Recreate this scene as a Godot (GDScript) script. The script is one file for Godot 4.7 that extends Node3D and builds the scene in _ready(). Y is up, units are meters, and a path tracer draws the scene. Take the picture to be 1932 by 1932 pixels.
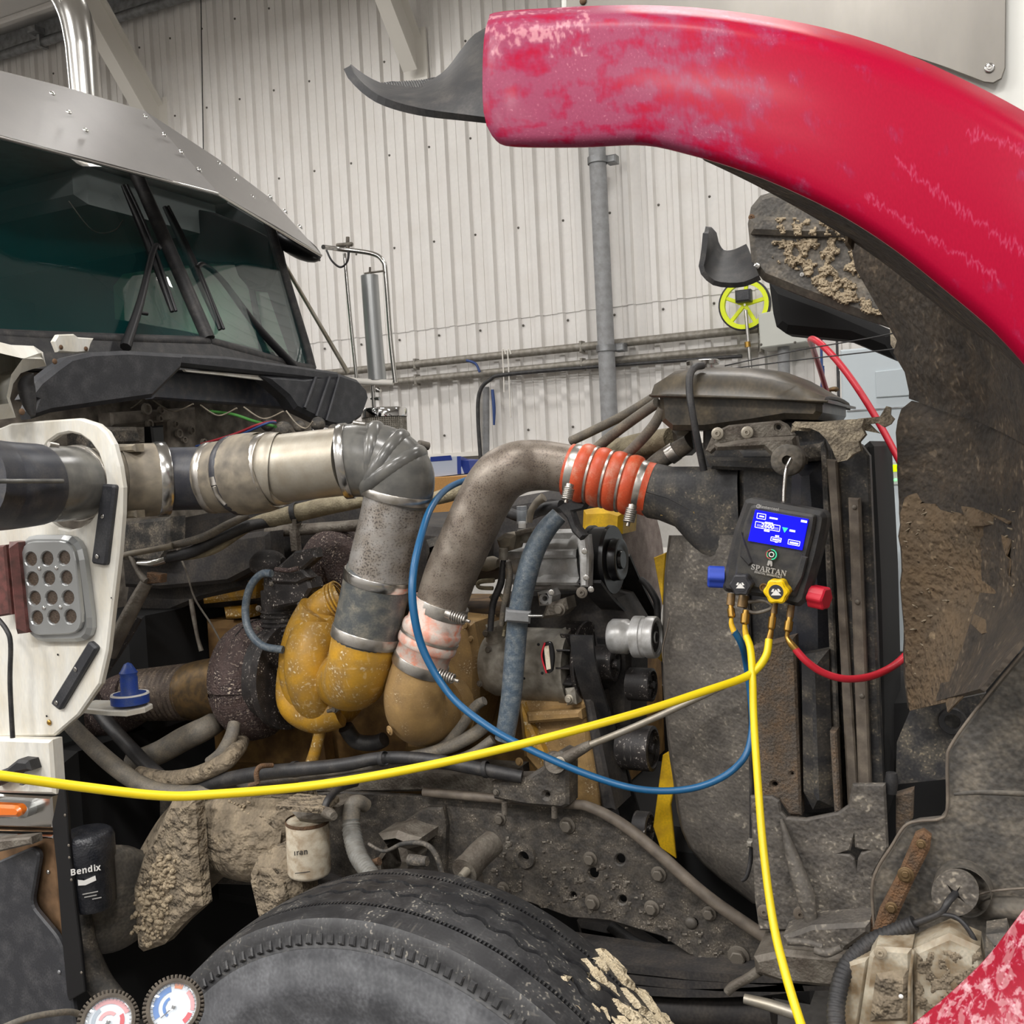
extends Node3D
# A truck in a workshop with its hood tilted forward. x runs along the truck (front = +x), y up, z towards the viewer; metres.
const FOCAL := 1932.0
const EYE := Vector3(0, 1.6, 0)
var F := Vector3.ZERO
var R := Vector3.ZERO
var U := Vector3.ZERO
var M := {}
var used := {}
var meshes := {}
var relief_fine: ImageTexture
var relief_coarse: ImageTexture

class MB:
	var v := PackedVector3Array()
	var n := PackedVector3Array()
	var t := PackedVector2Array()
	var i := PackedInt32Array()
	func vert(p: Vector3, nn: Vector3, uv := Vector2.ZERO) -> int:
		v.append(p); n.append(nn); t.append(uv)
		return v.size() - 1
	func face(a: int, b: int, c: int):
		var g := (v[b] - v[a]).cross(v[c] - v[a])
		if g.length_squared() < 1e-16: return
		if g.dot(n[a] + n[b] + n[c]) > 0.0: i.append_array([a, c, b])
		else: i.append_array([a, b, c])
	func quad(a: int, b: int, c: int, d: int):
		face(a, b, c); face(a, c, d)
	func flat4(a: Vector3, b: Vector3, c: Vector3, d: Vector3, nn: Vector3):
		quad(vert(a, nn, Vector2(0, 1)), vert(b, nn, Vector2(1, 1)), vert(c, nn, Vector2(1, 0)), vert(d, nn, Vector2(0, 0)))

# ---------- where a sight line meets a plane of the truck ----------
func aim():
	var yaw := deg_to_rad(25.84); var pitch := deg_to_rad(-2.47); var roll := deg_to_rad(-2.876)
	var f0 := Vector3(-sin(yaw) * cos(pitch), sin(pitch), -cos(yaw) * cos(pitch))
	var r0 := Vector3(cos(yaw), 0, -sin(yaw))
	var u0 := r0.cross(f0)
	F = f0; R = cos(roll) * r0 + sin(roll) * u0; U = -sin(roll) * r0 + cos(roll) * u0
func ray(x: float, y: float) -> Vector3:
	return F + R * ((x - 966.0) / FOCAL) - U * ((y - 966.0) / FOCAL)
func P(x: float, y: float, z: float) -> Vector3:
	var d := ray(x, y); return EYE + d * (z / d.z)
func PX(x: float, y: float, wx: float) -> Vector3:
	var d := ray(x, y); return EYE + d * (wx / d.x)
func PY(x: float, y: float, wy: float) -> Vector3:
	var d := ray(x, y); return EYE + d * ((wy - EYE.y) / d.y)
func size_at(p: Vector3, w: float) -> float:      # metres spanned by w pixels at a point
	return w * (p - EYE).dot(F) / FOCAL
func line(z: float, a: Array) -> Array:           # outline in a plane across the truck's width
	var o := []
	for k in a.size() / 2: o.append(P(a[2 * k], a[2 * k + 1], z))
	return o
func linex(x: float, a: Array) -> Array:          # outline in a plane facing forward
	var o := []
	for k in a.size() / 2: o.append(PX(a[2 * k], a[2 * k + 1], x))
	return o

# ---------- shapes ----------
func smooth(pts: Array, sub := 6) -> Array:
	if pts.size() < 3: return pts
	var o := []
	for k in pts.size() - 1:
		var a = pts[max(k - 1, 0)]; var b = pts[k]; var c = pts[k + 1]; var d = pts[min(k + 2, pts.size() - 1)]
		for s in sub:
			var t := float(s) / sub
			o.append(0.5 * (2.0 * b + (c - a) * t + (2.0 * a - 5.0 * b + 4.0 * c - d) * t * t + (3.0 * b - a - 3.0 * c + d) * t * t * t))
	o.append(pts[-1])
	return o
func tube(mb: MB, path: Array, rad, seg := 14, caps := true, squash := 1.0):
	var m := path.size()
	var tan := []
	for k in m: tan.append(((path[min(k + 1, m - 1)] - path[max(k - 1, 0)]) as Vector3).normalized())
	var side: Vector3 = tan[0].cross(Vector3.UP if abs(tan[0].y) < 0.9 else Vector3.RIGHT).normalized()
	var rows := []
	var leng := 0.0
	for k in m:
		if k > 0: leng += path[k].distance_to(path[k - 1])
		side = (side - tan[k] * side.dot(tan[k])).normalized()
		var up: Vector3 = side.cross(tan[k])
		var r: float = rad[k] if rad is Array else rad
		var slope := 0.0
		if rad is Array:
			var k0 = max(k - 1, 0); var k1 = min(k + 1, m - 1)
			slope = (rad[k1] - rad[k0]) / max(1e-5, path[k1].distance_to(path[k0]))
			slope = clampf(slope, -3.0, 3.0)
		var row := []
		for s in seg + 1:
			var a := TAU * s / seg
			var d: Vector3 = side * cos(a) + up * sin(a) * squash
			row.append(mb.vert(path[k] + d * r, (d - tan[k] * slope).normalized(), Vector2(float(s) / seg, leng)))
		rows.append(row)
	for k in m - 1:
		for s in seg: mb.quad(rows[k][s], rows[k][s + 1], rows[k + 1][s + 1], rows[k + 1][s])
	if caps:
		for e in [0, m - 1]:
			var nn: Vector3 = -tan[0] if e == 0 else tan[m - 1]
			var c := mb.vert(path[e], nn)
			var ring := []
			for s in seg: ring.append(mb.vert(mb.v[rows[e][s]], nn))
			for s in seg: mb.face(c, ring[s], ring[(s + 1) % seg])
func radii(path: Array, keys: Array) -> Array:    # keys [[fraction, radius], ...]
	var o := []
	for k in path.size():
		var t := float(k) / (path.size() - 1)
		var r: float = keys[-1][1]
		for j in keys.size() - 1:
			if t <= keys[j + 1][0]:
				r = lerpf(keys[j][1], keys[j + 1][1], clampf((t - keys[j][0]) / max(1e-5, keys[j + 1][0] - keys[j][0]), 0, 1)); break
		o.append(r)
	return o
func pipe(mb: MB, ctrl: Array, seg := 14, sub := 6, caps := true):   # ctrl [[px, py, z, width in px], ...]
	var pts := []; var rs := []
	for c in ctrl:
		var p := P(c[0], c[1], c[2]); pts.append(p); rs.append(size_at(p, c[3]) * 0.5)
	var path := smooth(pts, sub)
	var rr := smooth(rs, sub)
	tube(mb, path, rr, seg, caps)
func lathe(mb: MB, at: Vector3, axis: Vector3, prof: Array, seg := 24, crease := 0.7):   # prof [[along, radius], ...]
	var ax := axis.normalized()
	var s0 := ax.cross(Vector3.UP if abs(ax.y) < 0.9 else Vector3.RIGHT).normalized()
	var u0 := s0.cross(ax)
	var nr := []
	for k in prof.size() - 1:
		nr.append(Vector2(-(prof[k + 1][1] - prof[k][1]), prof[k + 1][0] - prof[k][0]).normalized())
	for k in prof.size() - 1:
		if Vector2(prof[k][0] - prof[k + 1][0], prof[k][1] - prof[k + 1][1]).length() < 1e-6: continue
		var na: Vector2 = nr[k]; var nb: Vector2 = nr[k]
		if k > 0 and nr[k - 1].dot(nr[k]) > crease: na = (nr[k - 1] + nr[k]).normalized()
		if k < nr.size() - 1 and nr[k + 1].dot(nr[k]) > crease: nb = (nr[k + 1] + nr[k]).normalized()
		var ra := []; var rb := []
		for s in seg + 1:
			var a := TAU * s / seg
			var d := s0 * cos(a) + u0 * sin(a)
			ra.append(mb.vert(at + ax * prof[k][0] + d * prof[k][1], (ax * na.x + d * na.y).normalized(), Vector2(float(s) / seg, prof[k][0])))
			rb.append(mb.vert(at + ax * prof[k + 1][0] + d * prof[k + 1][1], (ax * nb.x + d * nb.y).normalized(), Vector2(float(s) / seg, prof[k + 1][0])))
		for s in seg: mb.quad(ra[s], ra[s + 1], rb[s + 1], rb[s])
func prism(mb: MB, pts: Array, nn: Vector3, depth: float, bevel := 0.0, holes := []):   # outline facing nn, going back by depth
	var n := nn.normalized()
	var e1 := n.cross(Vector3.UP if abs(n.y) < 0.9 else Vector3.RIGHT).normalized()
	var e2 := n.cross(e1)
	var o: Vector3 = pts[0]
	var to2 := func(p: Vector3) -> Vector2: return Vector2((p - o).dot(e1), (p - o).dot(e2))
	var h0 := 0.0
	var loops := []
	for l in [pts] + holes:
		var q := PackedVector2Array()
		for p in l: q.append(to2.call(p))
		var hole: bool = loops.size() > 0
		if Geometry2D.is_polygon_clockwise(q) != hole: q.reverse()
		loops.append(q)
	var ins := []
	for q in loops:
		var m: int = q.size()
		var w := PackedVector2Array()
		for k in m:
			var a: Vector2 = (q[k] - q[(k - 1 + m) % m]).normalized(); var b: Vector2 = (q[(k + 1) % m] - q[k]).normalized()
			var na := Vector2(-a.y, a.x); var nb := Vector2(-b.y, b.x)
			var mid := (na + nb)
			mid = mid / max(0.35, mid.length_squared()) * 2.0 if mid.length() > 0.01 else na
			w.append(q[k] + mid * bevel)
		ins.append(w)
	var up := func(p: Vector2, h: float) -> Vector3: return o + e1 * p.x + e2 * p.y + n * h
	for cap in 2:
		var src: Array = ins if cap == 0 else loops
		var merged: PackedVector2Array = src[0]
		for k in range(1, src.size()):
			merged = bridge(merged, src[k])
		var ti := Geometry2D.triangulate_polygon(merged)
		var base := mb.v.size()
		for p in merged: mb.vert(up.call(p, h0 if cap == 0 else -depth), n if cap == 0 else -n, p)
		for k in ti.size() / 3: mb.face(base + ti[3 * k], base + ti[3 * k + 1], base + ti[3 * k + 2])
	for l in loops.size():
		var q: PackedVector2Array = loops[l]; var w: PackedVector2Array = ins[l]; var m := q.size()
		for k in m:
			var k2 := (k + 1) % m
			var d := (q[k2] - q[k]).normalized()
			var sn := e1 * d.y - e2 * d.x
			mb.flat4(up.call(q[k], -bevel), up.call(q[k2], -bevel), up.call(q[k2], -depth), up.call(q[k], -depth), sn)
			if bevel > 0.0: mb.flat4(up.call(q[k], -bevel), up.call(q[k2], -bevel), up.call(w[k2], 0.0), up.call(w[k], 0.0), (sn + n).normalized())
func bridge(a: PackedVector2Array, b: PackedVector2Array) -> PackedVector2Array:
	var best := 1e9; var ia := 0; var ib := 0
	for i in a.size():
		for j in b.size():
			var d := a[i].distance_squared_to(b[j])
			if d < best: best = d; ia = i; ib = j
	var o := PackedVector2Array()
	for i in ia + 1: o.append(a[i])
	for j in b.size() + 1: o.append(b[(ib + j) % b.size()])
	for i in range(ia, a.size()): o.append(a[i])
	return o
func box(mb: MB, c: Vector3, s: Vector3, b := Basis.IDENTITY, bevel := 0.0):
	var h := s * 0.5
	var pts := [c + b * Vector3(-h.x, -h.y, h.z), c + b * Vector3(h.x, -h.y, h.z), c + b * Vector3(h.x, h.y, h.z), c + b * Vector3(-h.x, h.y, h.z)]
	prism(mb, pts, b.z, s.z, bevel)
func sheet(mb: MB, rows: Array, thick := 0.0):     # smooth surface through a grid of points
	var nr := rows.size(); var nc: int = rows[0].size()
	var nm := []
	for r in nr:
		var row := []
		for c in nc:
			var a: Vector3 = rows[r][min(c + 1, nc - 1)] - rows[r][max(c - 1, 0)]
			var b: Vector3 = rows[min(r + 1, nr - 1)][c] - rows[max(r - 1, 0)][c]
			row.append(a.cross(b).normalized())
		nm.append(row)
	for sgn in ([1.0] if thick == 0.0 else [1.0, -1.0]):
		var id := []
		for r in nr:
			var row := []
			for c in nc: row.append(mb.vert(rows[r][c] - nm[r][c] * (thick if sgn < 0 else 0.0), nm[r][c] * sgn, Vector2(float(c) / (nc - 1), float(r) / (nr - 1))))
			id.append(row)
		for r in nr - 1:
			for c in nc - 1: mb.quad(id[r][c], id[r][c + 1], id[r + 1][c + 1], id[r + 1][c])
	if thick != 0.0:
		var edge := []
		for c in nc: edge.append([0, c])
		for r in range(1, nr): edge.append([r, nc - 1])
		for c in range(nc - 2, -1, -1): edge.append([nr - 1, c])
		for r in range(nr - 2, -1, -1): edge.append([r, 0])
		var mid := Vector3.ZERO
		for e in edge: mid += rows[e[0]][e[1]]
		mid /= edge.size()
		for k in edge.size() - 1:
			var a: Vector3 = rows[edge[k][0]][edge[k][1]]; var b: Vector3 = rows[edge[k + 1][0]][edge[k + 1][1]]
			var na: Vector3 = nm[edge[k][0]][edge[k][1]] * thick; var nb: Vector3 = nm[edge[k + 1][0]][edge[k + 1][1]] * thick
			var sn := (b - a).cross(na).normalized()
			if sn.dot((a + b) * 0.5 - mid) < 0: sn = -sn
			mb.flat4(a, b, b - nb, a - na, sn)
func ball(mb: MB, c: Vector3, r: Vector3, b := Basis.IDENTITY, seg := 18):
	var id := []
	for k in seg / 2 + 1:
		var la := PI * k / (seg / 2) - PI / 2
		var row := []
		for s in seg + 1:
			var a := TAU * s / seg
			var d := Vector3(cos(la) * cos(a), sin(la), cos(la) * sin(a))
			row.append(mb.vert(c + b * (d * r), (b * (d / r)).normalized(), Vector2(float(s) / seg, float(k) / (seg / 2))))
		id.append(row)
	for k in seg / 2:
		for s in seg: mb.quad(id[k][s], id[k][s + 1], id[k + 1][s + 1], id[k + 1][s])
func round_rect(w: float, h: float, r: float, seg := 5) -> Array:
	var o := []
	for q in 4:
		var c := Vector2((w / 2 - r) * [1, -1, -1, 1][q], (h / 2 - r) * [1, 1, -1, -1][q])
		for s in seg + 1:
			var a := PI / 2 * (q + float(s) / seg)
			o.append(c + Vector2(cos(a), sin(a)) * r)
	return o
func place2(pts: Array, c: Vector3, b: Basis) -> Array:
	var o := []
	for p in pts: o.append(c + b.x * p.x + b.y * p.y)
	return o
func disc(r: float, seg := 16) -> Array:
	var o := []
	for s in seg: o.append(Vector2(cos(TAU * s / seg), sin(TAU * s / seg)) * r)
	return o
func facing(n: Vector3, up := Vector3.UP) -> Basis:    # z = n
	var z := n.normalized()
	var x := up.cross(z).normalized()
	if x.length() < 0.5: x = Vector3.RIGHT.cross(z).normalized()
	return Basis(x, z.cross(x), z)
func round_poly(pts: Array, r: float, seg := 4) -> Array:   # rounds the corners of a 3D outline
	var o := []
	var m := pts.size()
	for k in m:
		var p: Vector3 = pts[k]; var a: Vector3 = pts[(k - 1 + m) % m] - p; var b: Vector3 = pts[(k + 1) % m] - p
		var q: float = min(r, min(a.length(), b.length()) * 0.45)
		var pa := p + a.normalized() * q; var pb := p + b.normalized() * q
		for s in seg + 1:
			var t := float(s) / seg
			o.append(pa.lerp(p, t).lerp(p.lerp(pb, t), t))
	return o

# ---------- nodes ----------
func numbered(called: String) -> String:
	var k: int = used.get(called, 0)
	used[called] = k + 1
	return called if k == 0 else "%s_%03d" % [called, k]
func spot_of(n: Node) -> Vector3:
	return n.get_meta("spot") if n.has_meta("spot") else Vector3.ZERO
func part(called: String, mb: MB, m, parent: Node = self, label := "") -> MeshInstance3D:
	var lo := Vector3.INF; var hi := -Vector3.INF
	for p in mb.v: lo = lo.min(p); hi = hi.max(p)
	var base := Vector3((lo.x + hi.x) / 2, lo.y, (lo.z + hi.z) / 2)
	for k in mb.v.size(): mb.v[k] -= base
	var arr := []
	arr.resize(Mesh.ARRAY_MAX)
	arr[Mesh.ARRAY_VERTEX] = mb.v; arr[Mesh.ARRAY_NORMAL] = mb.n; arr[Mesh.ARRAY_TEX_UV] = mb.t; arr[Mesh.ARRAY_INDEX] = mb.i
	var am := ArrayMesh.new()
	am.add_surface_from_arrays(Mesh.PRIMITIVE_TRIANGLES, arr)
	var o := MeshInstance3D.new()
	o.mesh = am
	o.material_override = M[m] if m is String else m
	o.name = numbered(called) if parent == self else called
	parent.add_child(o, true)
	o.position = base - spot_of(parent)
	o.set_meta("spot", base)
	if label: o.set_meta("label", label)
	return o
func copy_at(called: String, mesh: Mesh, m, parent: Node, x: Transform3D) -> MeshInstance3D:
	var o := MeshInstance3D.new()
	o.mesh = mesh; o.material_override = M[m] if m is String else m
	o.name = numbered(called) if parent == self else called
	parent.add_child(o, true)
	o.transform = Transform3D(x.basis, x.origin - spot_of(parent))
	o.set_meta("spot", x.origin)
	return o
func tag(o: Node, label: String, category: String, group := "", kind := ""):
	o.set_meta("label", label); o.set_meta("category", category)
	if group: o.set_meta("group", group)
	if kind: o.set_meta("kind", kind)
func thing(called: String, label: String, category: String, group := "") -> Node3D:
	var o := Node3D.new()
	o.name = numbered(called)
	add_child(o)
	tag(o, label, category, group)
	return o
func one(called: String, mb: MB, m, label: String, category: String, group := "") -> MeshInstance3D:
	var o := part(called, mb, m)
	tag(o, label, category, group)
	return o
func struct(called: String, mb: MB, m, label: String, category: String) -> MeshInstance3D:
	var o := part(called, mb, m)
	tag(o, label, category, "", "structure")
	return o
func settle():                                    # each thing's node moves to the middle of its base
	for o in get_children():
		if o is MeshInstance3D or not (o is Node3D) or o is Light3D or o is Camera3D or o.get_child_count() == 0 or o.position != Vector3.ZERO: continue
		var lo := Vector3.INF; var hi := -Vector3.INF
		for c in o.get_children():
			if c is MeshInstance3D:
				var ab: AABB = c.transform * c.mesh.get_aabb()
				lo = lo.min(ab.position); hi = hi.max(ab.end)
		if lo.x > hi.x: continue
		var base := Vector3((lo.x + hi.x) / 2, lo.y, (lo.z + hi.z) / 2)
		o.position = base
		for c in o.get_children(): c.position -= base
func drop_marks():
	var stack := get_children()
	while stack:
		var o: Node = stack.pop_back()
		stack.append_array(o.get_children())
		if o.has_meta("spot"): o.remove_meta("spot")

# ---------- small hardware ----------
func bolt_mesh(kind := "hex") -> Mesh:
	if meshes.has(kind): return meshes[kind]
	var mb := MB.new()
	if kind == "hex":
		lathe(mb, Vector3.ZERO, Vector3(0, 0, 1), [[0, 1.0], [0.14, 1.0], [0.2, 0.92], [0.2, 0.0]], 18)
		lathe(mb, Vector3.ZERO, Vector3(0, 0, 1), [[0.2, 0.72], [0.72, 0.72], [0.82, 0.6], [0.82, 0.0]], 6, 2.0)
	elif kind == "rivet":
		lathe(mb, Vector3.ZERO, Vector3(0, 0, 1), [[0, 1.0], [0.25, 0.95], [0.5, 0.7], [0.62, 0.3], [0.64, 0.0]], 12)
	elif kind == "socket":
		lathe(mb, Vector3.ZERO, Vector3(0, 0, 1), [[0, 1.0], [0.15, 1.0], [0.22, 0.93], [0.22, 0.5], [0.5, 0.46], [0.5, 0.25], [0.2, 0.22], [0.2, 0.0]], 16)
	var arr := []
	arr.resize(Mesh.ARRAY_MAX)
	arr[Mesh.ARRAY_VERTEX] = mb.v; arr[Mesh.ARRAY_NORMAL] = mb.n; arr[Mesh.ARRAY_TEX_UV] = mb.t; arr[Mesh.ARRAY_INDEX] = mb.i
	var am := ArrayMesh.new()
	am.add_surface_from_arrays(Mesh.PRIMITIVE_TRIANGLES, arr)
	meshes[kind] = am
	return am
func bolt(parent: Node, x: float, y: float, z: float, w: float, m, n := Vector3(0, 0, 1), kind := "hex", called := "bolt"):
	var p := P(x, y, z)
	var s := size_at(p, w) * 0.5
	copy_at(called, bolt_mesh(kind), m, parent, Transform3D(facing(n).scaled(Vector3(s, s, s)), p))
func band(parent: Node, a: Array, b: Array, w: float, m, called := "hose_clamp"):   # flat band round a pipe between two points of its axis
	var mb := MB.new()
	var p := P(a[0], a[1], a[2]); var q := P(b[0], b[1], b[2])
	var r := size_at(p, w) * 0.5; var l := p.distance_to(q)
	lathe(mb, p, q - p, [[0, r * 0.9], [0, r], [l * 0.08, r * 1.012], [l * 0.92, r * 1.012], [l, r], [l, r * 0.9]], 40)
	return part(called, mb, m, parent)
func spring_clamp(parent: Node, a: Array, b: Array, w: float, from: Array, to: Array):   # band with tee bolt and coil spring
	var c = band(parent, a, b, w, "clamp_steel", "spring_clamp")
	var p := P(from[0], from[1], from[2]); var q := P(to[0], to[1], to[2])
	var l := p.distance_to(q); var d := (q - p).normalized()
	var mb := MB.new()
	tube(mb, [p - d * l * 0.35, q + d * l * 0.3], 0.0035, 8)
	lathe(mb, p - d * l * 0.3, d, [[0, 0], [0, 0.008], [l * 0.3, 0.008], [l * 0.3, 0]], 10)
	part("clamp_bolt", mb, "clamp_steel", c)
	var s := MB.new()
	var path := []
	var e := facing(d)
	for k in 97:
		var t := k / 96.0
		var an := TAU * 6.5 * t
		path.append(p + d * l * t + (e.x * cos(an) + e.y * sin(an)) * 0.0088)
	tube(s, path, 0.0021, 6)
	part("clamp_spring", s, "clamp_steel", c)
	return c
# ---------- materials ----------
func noise_bytes(seed: int, freq: float, size: int, oct := 4, kind := FastNoiseLite.TYPE_SIMPLEX_SMOOTH) -> PackedByteArray:
	var n := FastNoiseLite.new()
	n.seed = seed; n.frequency = freq; n.noise_type = kind; n.fractal_octaves = oct
	if oct <= 1: n.fractal_type = FastNoiseLite.FRACTAL_NONE
	var im := n.get_seamless_image(size, size, false, false, 0.12, true)
	im.convert(Image.FORMAT_L8)
	return im.get_data()
func relief(seed: int, freq: float, depth: float) -> ImageTexture:
	var n := FastNoiseLite.new()
	n.seed = seed; n.frequency = freq; n.fractal_octaves = 4
	var im := n.get_seamless_image(256, 256, false, false, 0.12, true)
	im.convert(Image.FORMAT_RGBA8)
	im.bump_map_to_normal_map(depth)
	return ImageTexture.create_from_image(im)
# base colour, dirt colour, how much of it lies on the base, then options
func mat(called: String, base: Color, o := {}):
	var m := StandardMaterial3D.new()
	m.roughness = o.get("rough", 0.6); m.metallic = o.get("metal", 0.0)
	if o.has("dirt") or o.has("grain") or o.has("speck"):
		var n: int = o.get("size", 256)
		var sd: int = hash(called) % 9973
		var a := noise_bytes(sd, o.get("freq", 0.018), n, 5)
		var b := noise_bytes(sd + 7, 0.16, n, 2)
		var c := noise_bytes(sd + 13, o.get("sfreq", 0.11), n, 1, FastNoiseLite.TYPE_CELLULAR if o.get("cell", false) else FastNoiseLite.TYPE_SIMPLEX)
		var dirt: Color = o.get("dirt", base)
		var amt: float = o.get("amt", 0.5); var soft: float = o.get("soft", 0.4) * 1.8; var grain: float = o.get("grain", 0.12)
		var speck: Color = o.get("speck", base); var sp: float = o.get("sp", 0.0)
		var out := PackedByteArray(); out.resize(n * n * 3)
		var lo := 1.0 - amt - soft * 0.5
		var mn := 255; var mx := 0
		for k in range(0, n * n, 7):
			mn = min(mn, a[k]); mx = max(mx, a[k])
		var span: float = max(1, mx - mn)
		for k in n * n:
			var t := clampf(((a[k] - mn) / span + (b[k] / 255.0 - 0.5) * 0.3 - lo) / soft, 0.0, 1.0) if amt > 0.0 else 0.0
			var g := 1.0 + (b[k] / 255.0 - 0.5) * 2.0 * grain
			var r0 := lerpf(base.r, dirt.r, t); var g0 := lerpf(base.g, dirt.g, t); var b0 := lerpf(base.b, dirt.b, t)
			var cv := c[k] / 255.0 + ((a[k] - mn) / span - 0.5) * 0.34 if sp > 0.0 else 0.0
			if sp > 0.0 and cv > 1.0 - sp:
				var u := clampf((cv - 1.0 + sp) / 0.06, 0.0, 1.0)
				r0 = lerpf(r0, speck.r, u); g0 = lerpf(g0, speck.g, u); b0 = lerpf(b0, speck.b, u)
			out[3 * k] = int(clampf(r0 * g * 255.0, 0, 255)); out[3 * k + 1] = int(clampf(g0 * g * 255.0, 0, 255)); out[3 * k + 2] = int(clampf(b0 * g * 255.0, 0, 255))
		var im := Image.create_from_data(n, n, false, Image.FORMAT_RGB8, out)
		m.albedo_texture = ImageTexture.create_from_image(im)
	else:
		m.albedo_color = base
	m.uv1_triplanar = true
	var s: float = o.get("scale", 3.0)
	m.uv1_scale = o.get("stretch", Vector3.ONE) * s
	if o.has("bump"):
		m.normal_enabled = true
		m.normal_texture = relief_coarse if o.get("coarse", false) else relief_fine
		m.normal_scale = o.bump
	if o.has("coat"):
		m.clearcoat_enabled = true; m.clearcoat = o.coat; m.clearcoat_roughness = o.get("coat_rough", 0.2)
	M[called] = m
	return m
func c8(r: int, g: int, b: int) -> Color: return Color(r / 255.0, g / 255.0, b / 255.0)
func materials():
	relief_fine = relief(3, 0.09, 6.0)
	relief_coarse = relief(5, 0.03, 10.0)
	var mud := c8(142, 128, 106); var dust := c8(128, 118, 104)
	mat("wall_sheet", c8(224, 221, 217), {rough = 0.38, grain = 0.015, dirt = c8(219, 215, 210), amt = 0.35, scale = 0.7})
	mat("wall_low", c8(214, 211, 205), {rough = 0.7, dirt = c8(202, 198, 190), amt = 0.3, grain = 0.03, scale = 1.2})
	mat("concrete", c8(104, 101, 97), {rough = 0.75, dirt = c8(76, 73, 70), amt = 0.5, grain = 0.12, scale = 0.6, bump = 0.3})
	mat("white_room", c8(222, 220, 217), {rough = 0.8})
	mat("grey_room", c8(168, 166, 163), {rough = 0.8})
	mat("steel_beam", c8(222, 218, 210), {rough = 0.5})
	mat("galvanised", c8(150, 152, 154), {rough = 0.45, metal = 0.6, dirt = c8(120, 120, 120), amt = 0.4, grain = 0.08})
	mat("grey_pipe", c8(150, 151, 153), {rough = 0.5, dirt = c8(128, 128, 128), amt = 0.4, grain = 0.06, scale = 4.0})
	mat("conduit", c8(152, 148, 140), {rough = 0.5, metal = 0.4, dirt = c8(116, 110, 100), amt = 0.4, grain = 0.08, scale = 4.0})
	mat("screw_dark", c8(96, 92, 86), {rough = 0.5, metal = 0.5})
	mat("chrome", c8(225, 224, 222), {rough = 0.06, metal = 1.0})
	mat("dull_chrome", c8(200, 198, 194), {rough = 0.22, metal = 1.0})
	mat("clamp_steel", c8(196, 192, 186), {rough = 0.3, metal = 0.9, dirt = c8(150, 142, 130), amt = 0.25, grain = 0.05, scale = 8.0})
	mat("visor_steel", c8(158, 155, 153), {rough = 0.3, metal = 0.35, dirt = c8(150, 148, 147), amt = 0.3, soft = 0.6, grain = 0.015, scale = 1.6})
	mat("red_paint", c8(192, 22, 56), {rough = 0.32, coat = 0.6, coat_rough = 0.25, dirt = c8(204, 84, 112), amt = 0.4, soft = 0.5, grain = 0.06, scale = 1.7, size = 512})
	mat("red_dusty", c8(192, 70, 98), {rough = 0.42, coat = 0.4, coat_rough = 0.35, dirt = c8(176, 78, 104), amt = 0.4, soft = 0.5, grain = 0.07, scale = 3.0, speck = c8(218, 176, 178), sp = 0.1, sfreq = 0.2})
	mat("red_chipped", c8(150, 10, 40), {rough = 0.4, coat = 0.15, dirt = c8(206, 168, 172), amt = 0.36, soft = 0.06, grain = 0.08, scale = 3.0, freq = 0.035, size = 512})
	mat("white_paint", c8(222, 220, 212), {rough = 0.38, dirt = c8(204, 196, 178), amt = 0.28, soft = 0.6, grain = 0.04, scale = 2.2, stretch = Vector3(1.6, 0.5, 1.6)})
	mat("beige_panel", c8(150, 142, 130), {rough = 0.7, dirt = c8(96, 88, 80), amt = 0.45, grain = 0.12, scale = 3.5})
	mat("black_plastic", c8(46, 47, 51), {rough = 0.5, dirt = c8(70, 70, 72), amt = 0.3, grain = 0.1, scale = 4.0})
	mat("black_rubber", c8(34, 34, 36), {rough = 0.6, dirt = c8(74, 70, 66), amt = 0.3, grain = 0.12, scale = 5.0})
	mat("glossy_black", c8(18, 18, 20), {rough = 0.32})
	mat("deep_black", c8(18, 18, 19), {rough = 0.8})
	mat("liner", c8(46, 42, 38), {rough = 0.85, dirt = c8(82, 70, 56), amt = 0.4, soft = 0.5, grain = 0.16, scale = 2.4, bump = 0.5, speck = c8(120, 106, 88), sp = 0.06, sfreq = 0.08})
	mat("liner_mud", c8(104, 86, 64), {rough = 0.9, dirt = c8(74, 64, 52), amt = 0.42, soft = 0.5, grain = 0.14, scale = 2.6, bump = 0.9, speck = c8(146, 128, 102), sp = 0.05, sfreq = 0.07})
	mat("grey_plastic", c8(72, 69, 65), {rough = 0.7, dirt = c8(116, 108, 96), amt = 0.4, soft = 0.4, grain = 0.12, scale = 2.6, bump = 0.25})
	mat("dusty_black", c8(52, 51, 50), {rough = 0.7, dirt = dust, amt = 0.38, soft = 0.4, grain = 0.16, scale = 3.6, speck = c8(160, 150, 136), sp = 0.05, sfreq = 0.14})
	mat("frame_paint", c8(62, 59, 56), {rough = 0.55, dirt = c8(104, 96, 85), amt = 0.4, soft = 0.55, grain = 0.14, scale = 2.2, bump = 0.18, speck = c8(166, 156, 142), sp = 0.06, sfreq = 0.16, size = 512})
	mat("muddy", c8(150, 136, 114), {rough = 0.92, dirt = c8(104, 94, 80), amt = 0.42, soft = 0.4, grain = 0.18, scale = 4.0, bump = 1.6, coarse = true})
	mat("mud_clod", c8(176, 160, 134), {rough = 0.95, dirt = c8(128, 114, 94), amt = 0.4, grain = 0.2, scale = 12.0, bump = 1.5})
	mat("dried_mud", c8(206, 192, 164), {rough = 0.95, dirt = c8(168, 152, 124), amt = 0.4, grain = 0.2, scale = 12.0, bump = 1.5})
	mat("dusty_steel", c8(122, 116, 106), {rough = 0.6, metal = 0.3, dirt = c8(84, 76, 68), amt = 0.4, grain = 0.14, scale = 5.0, bump = 0.3})
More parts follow.
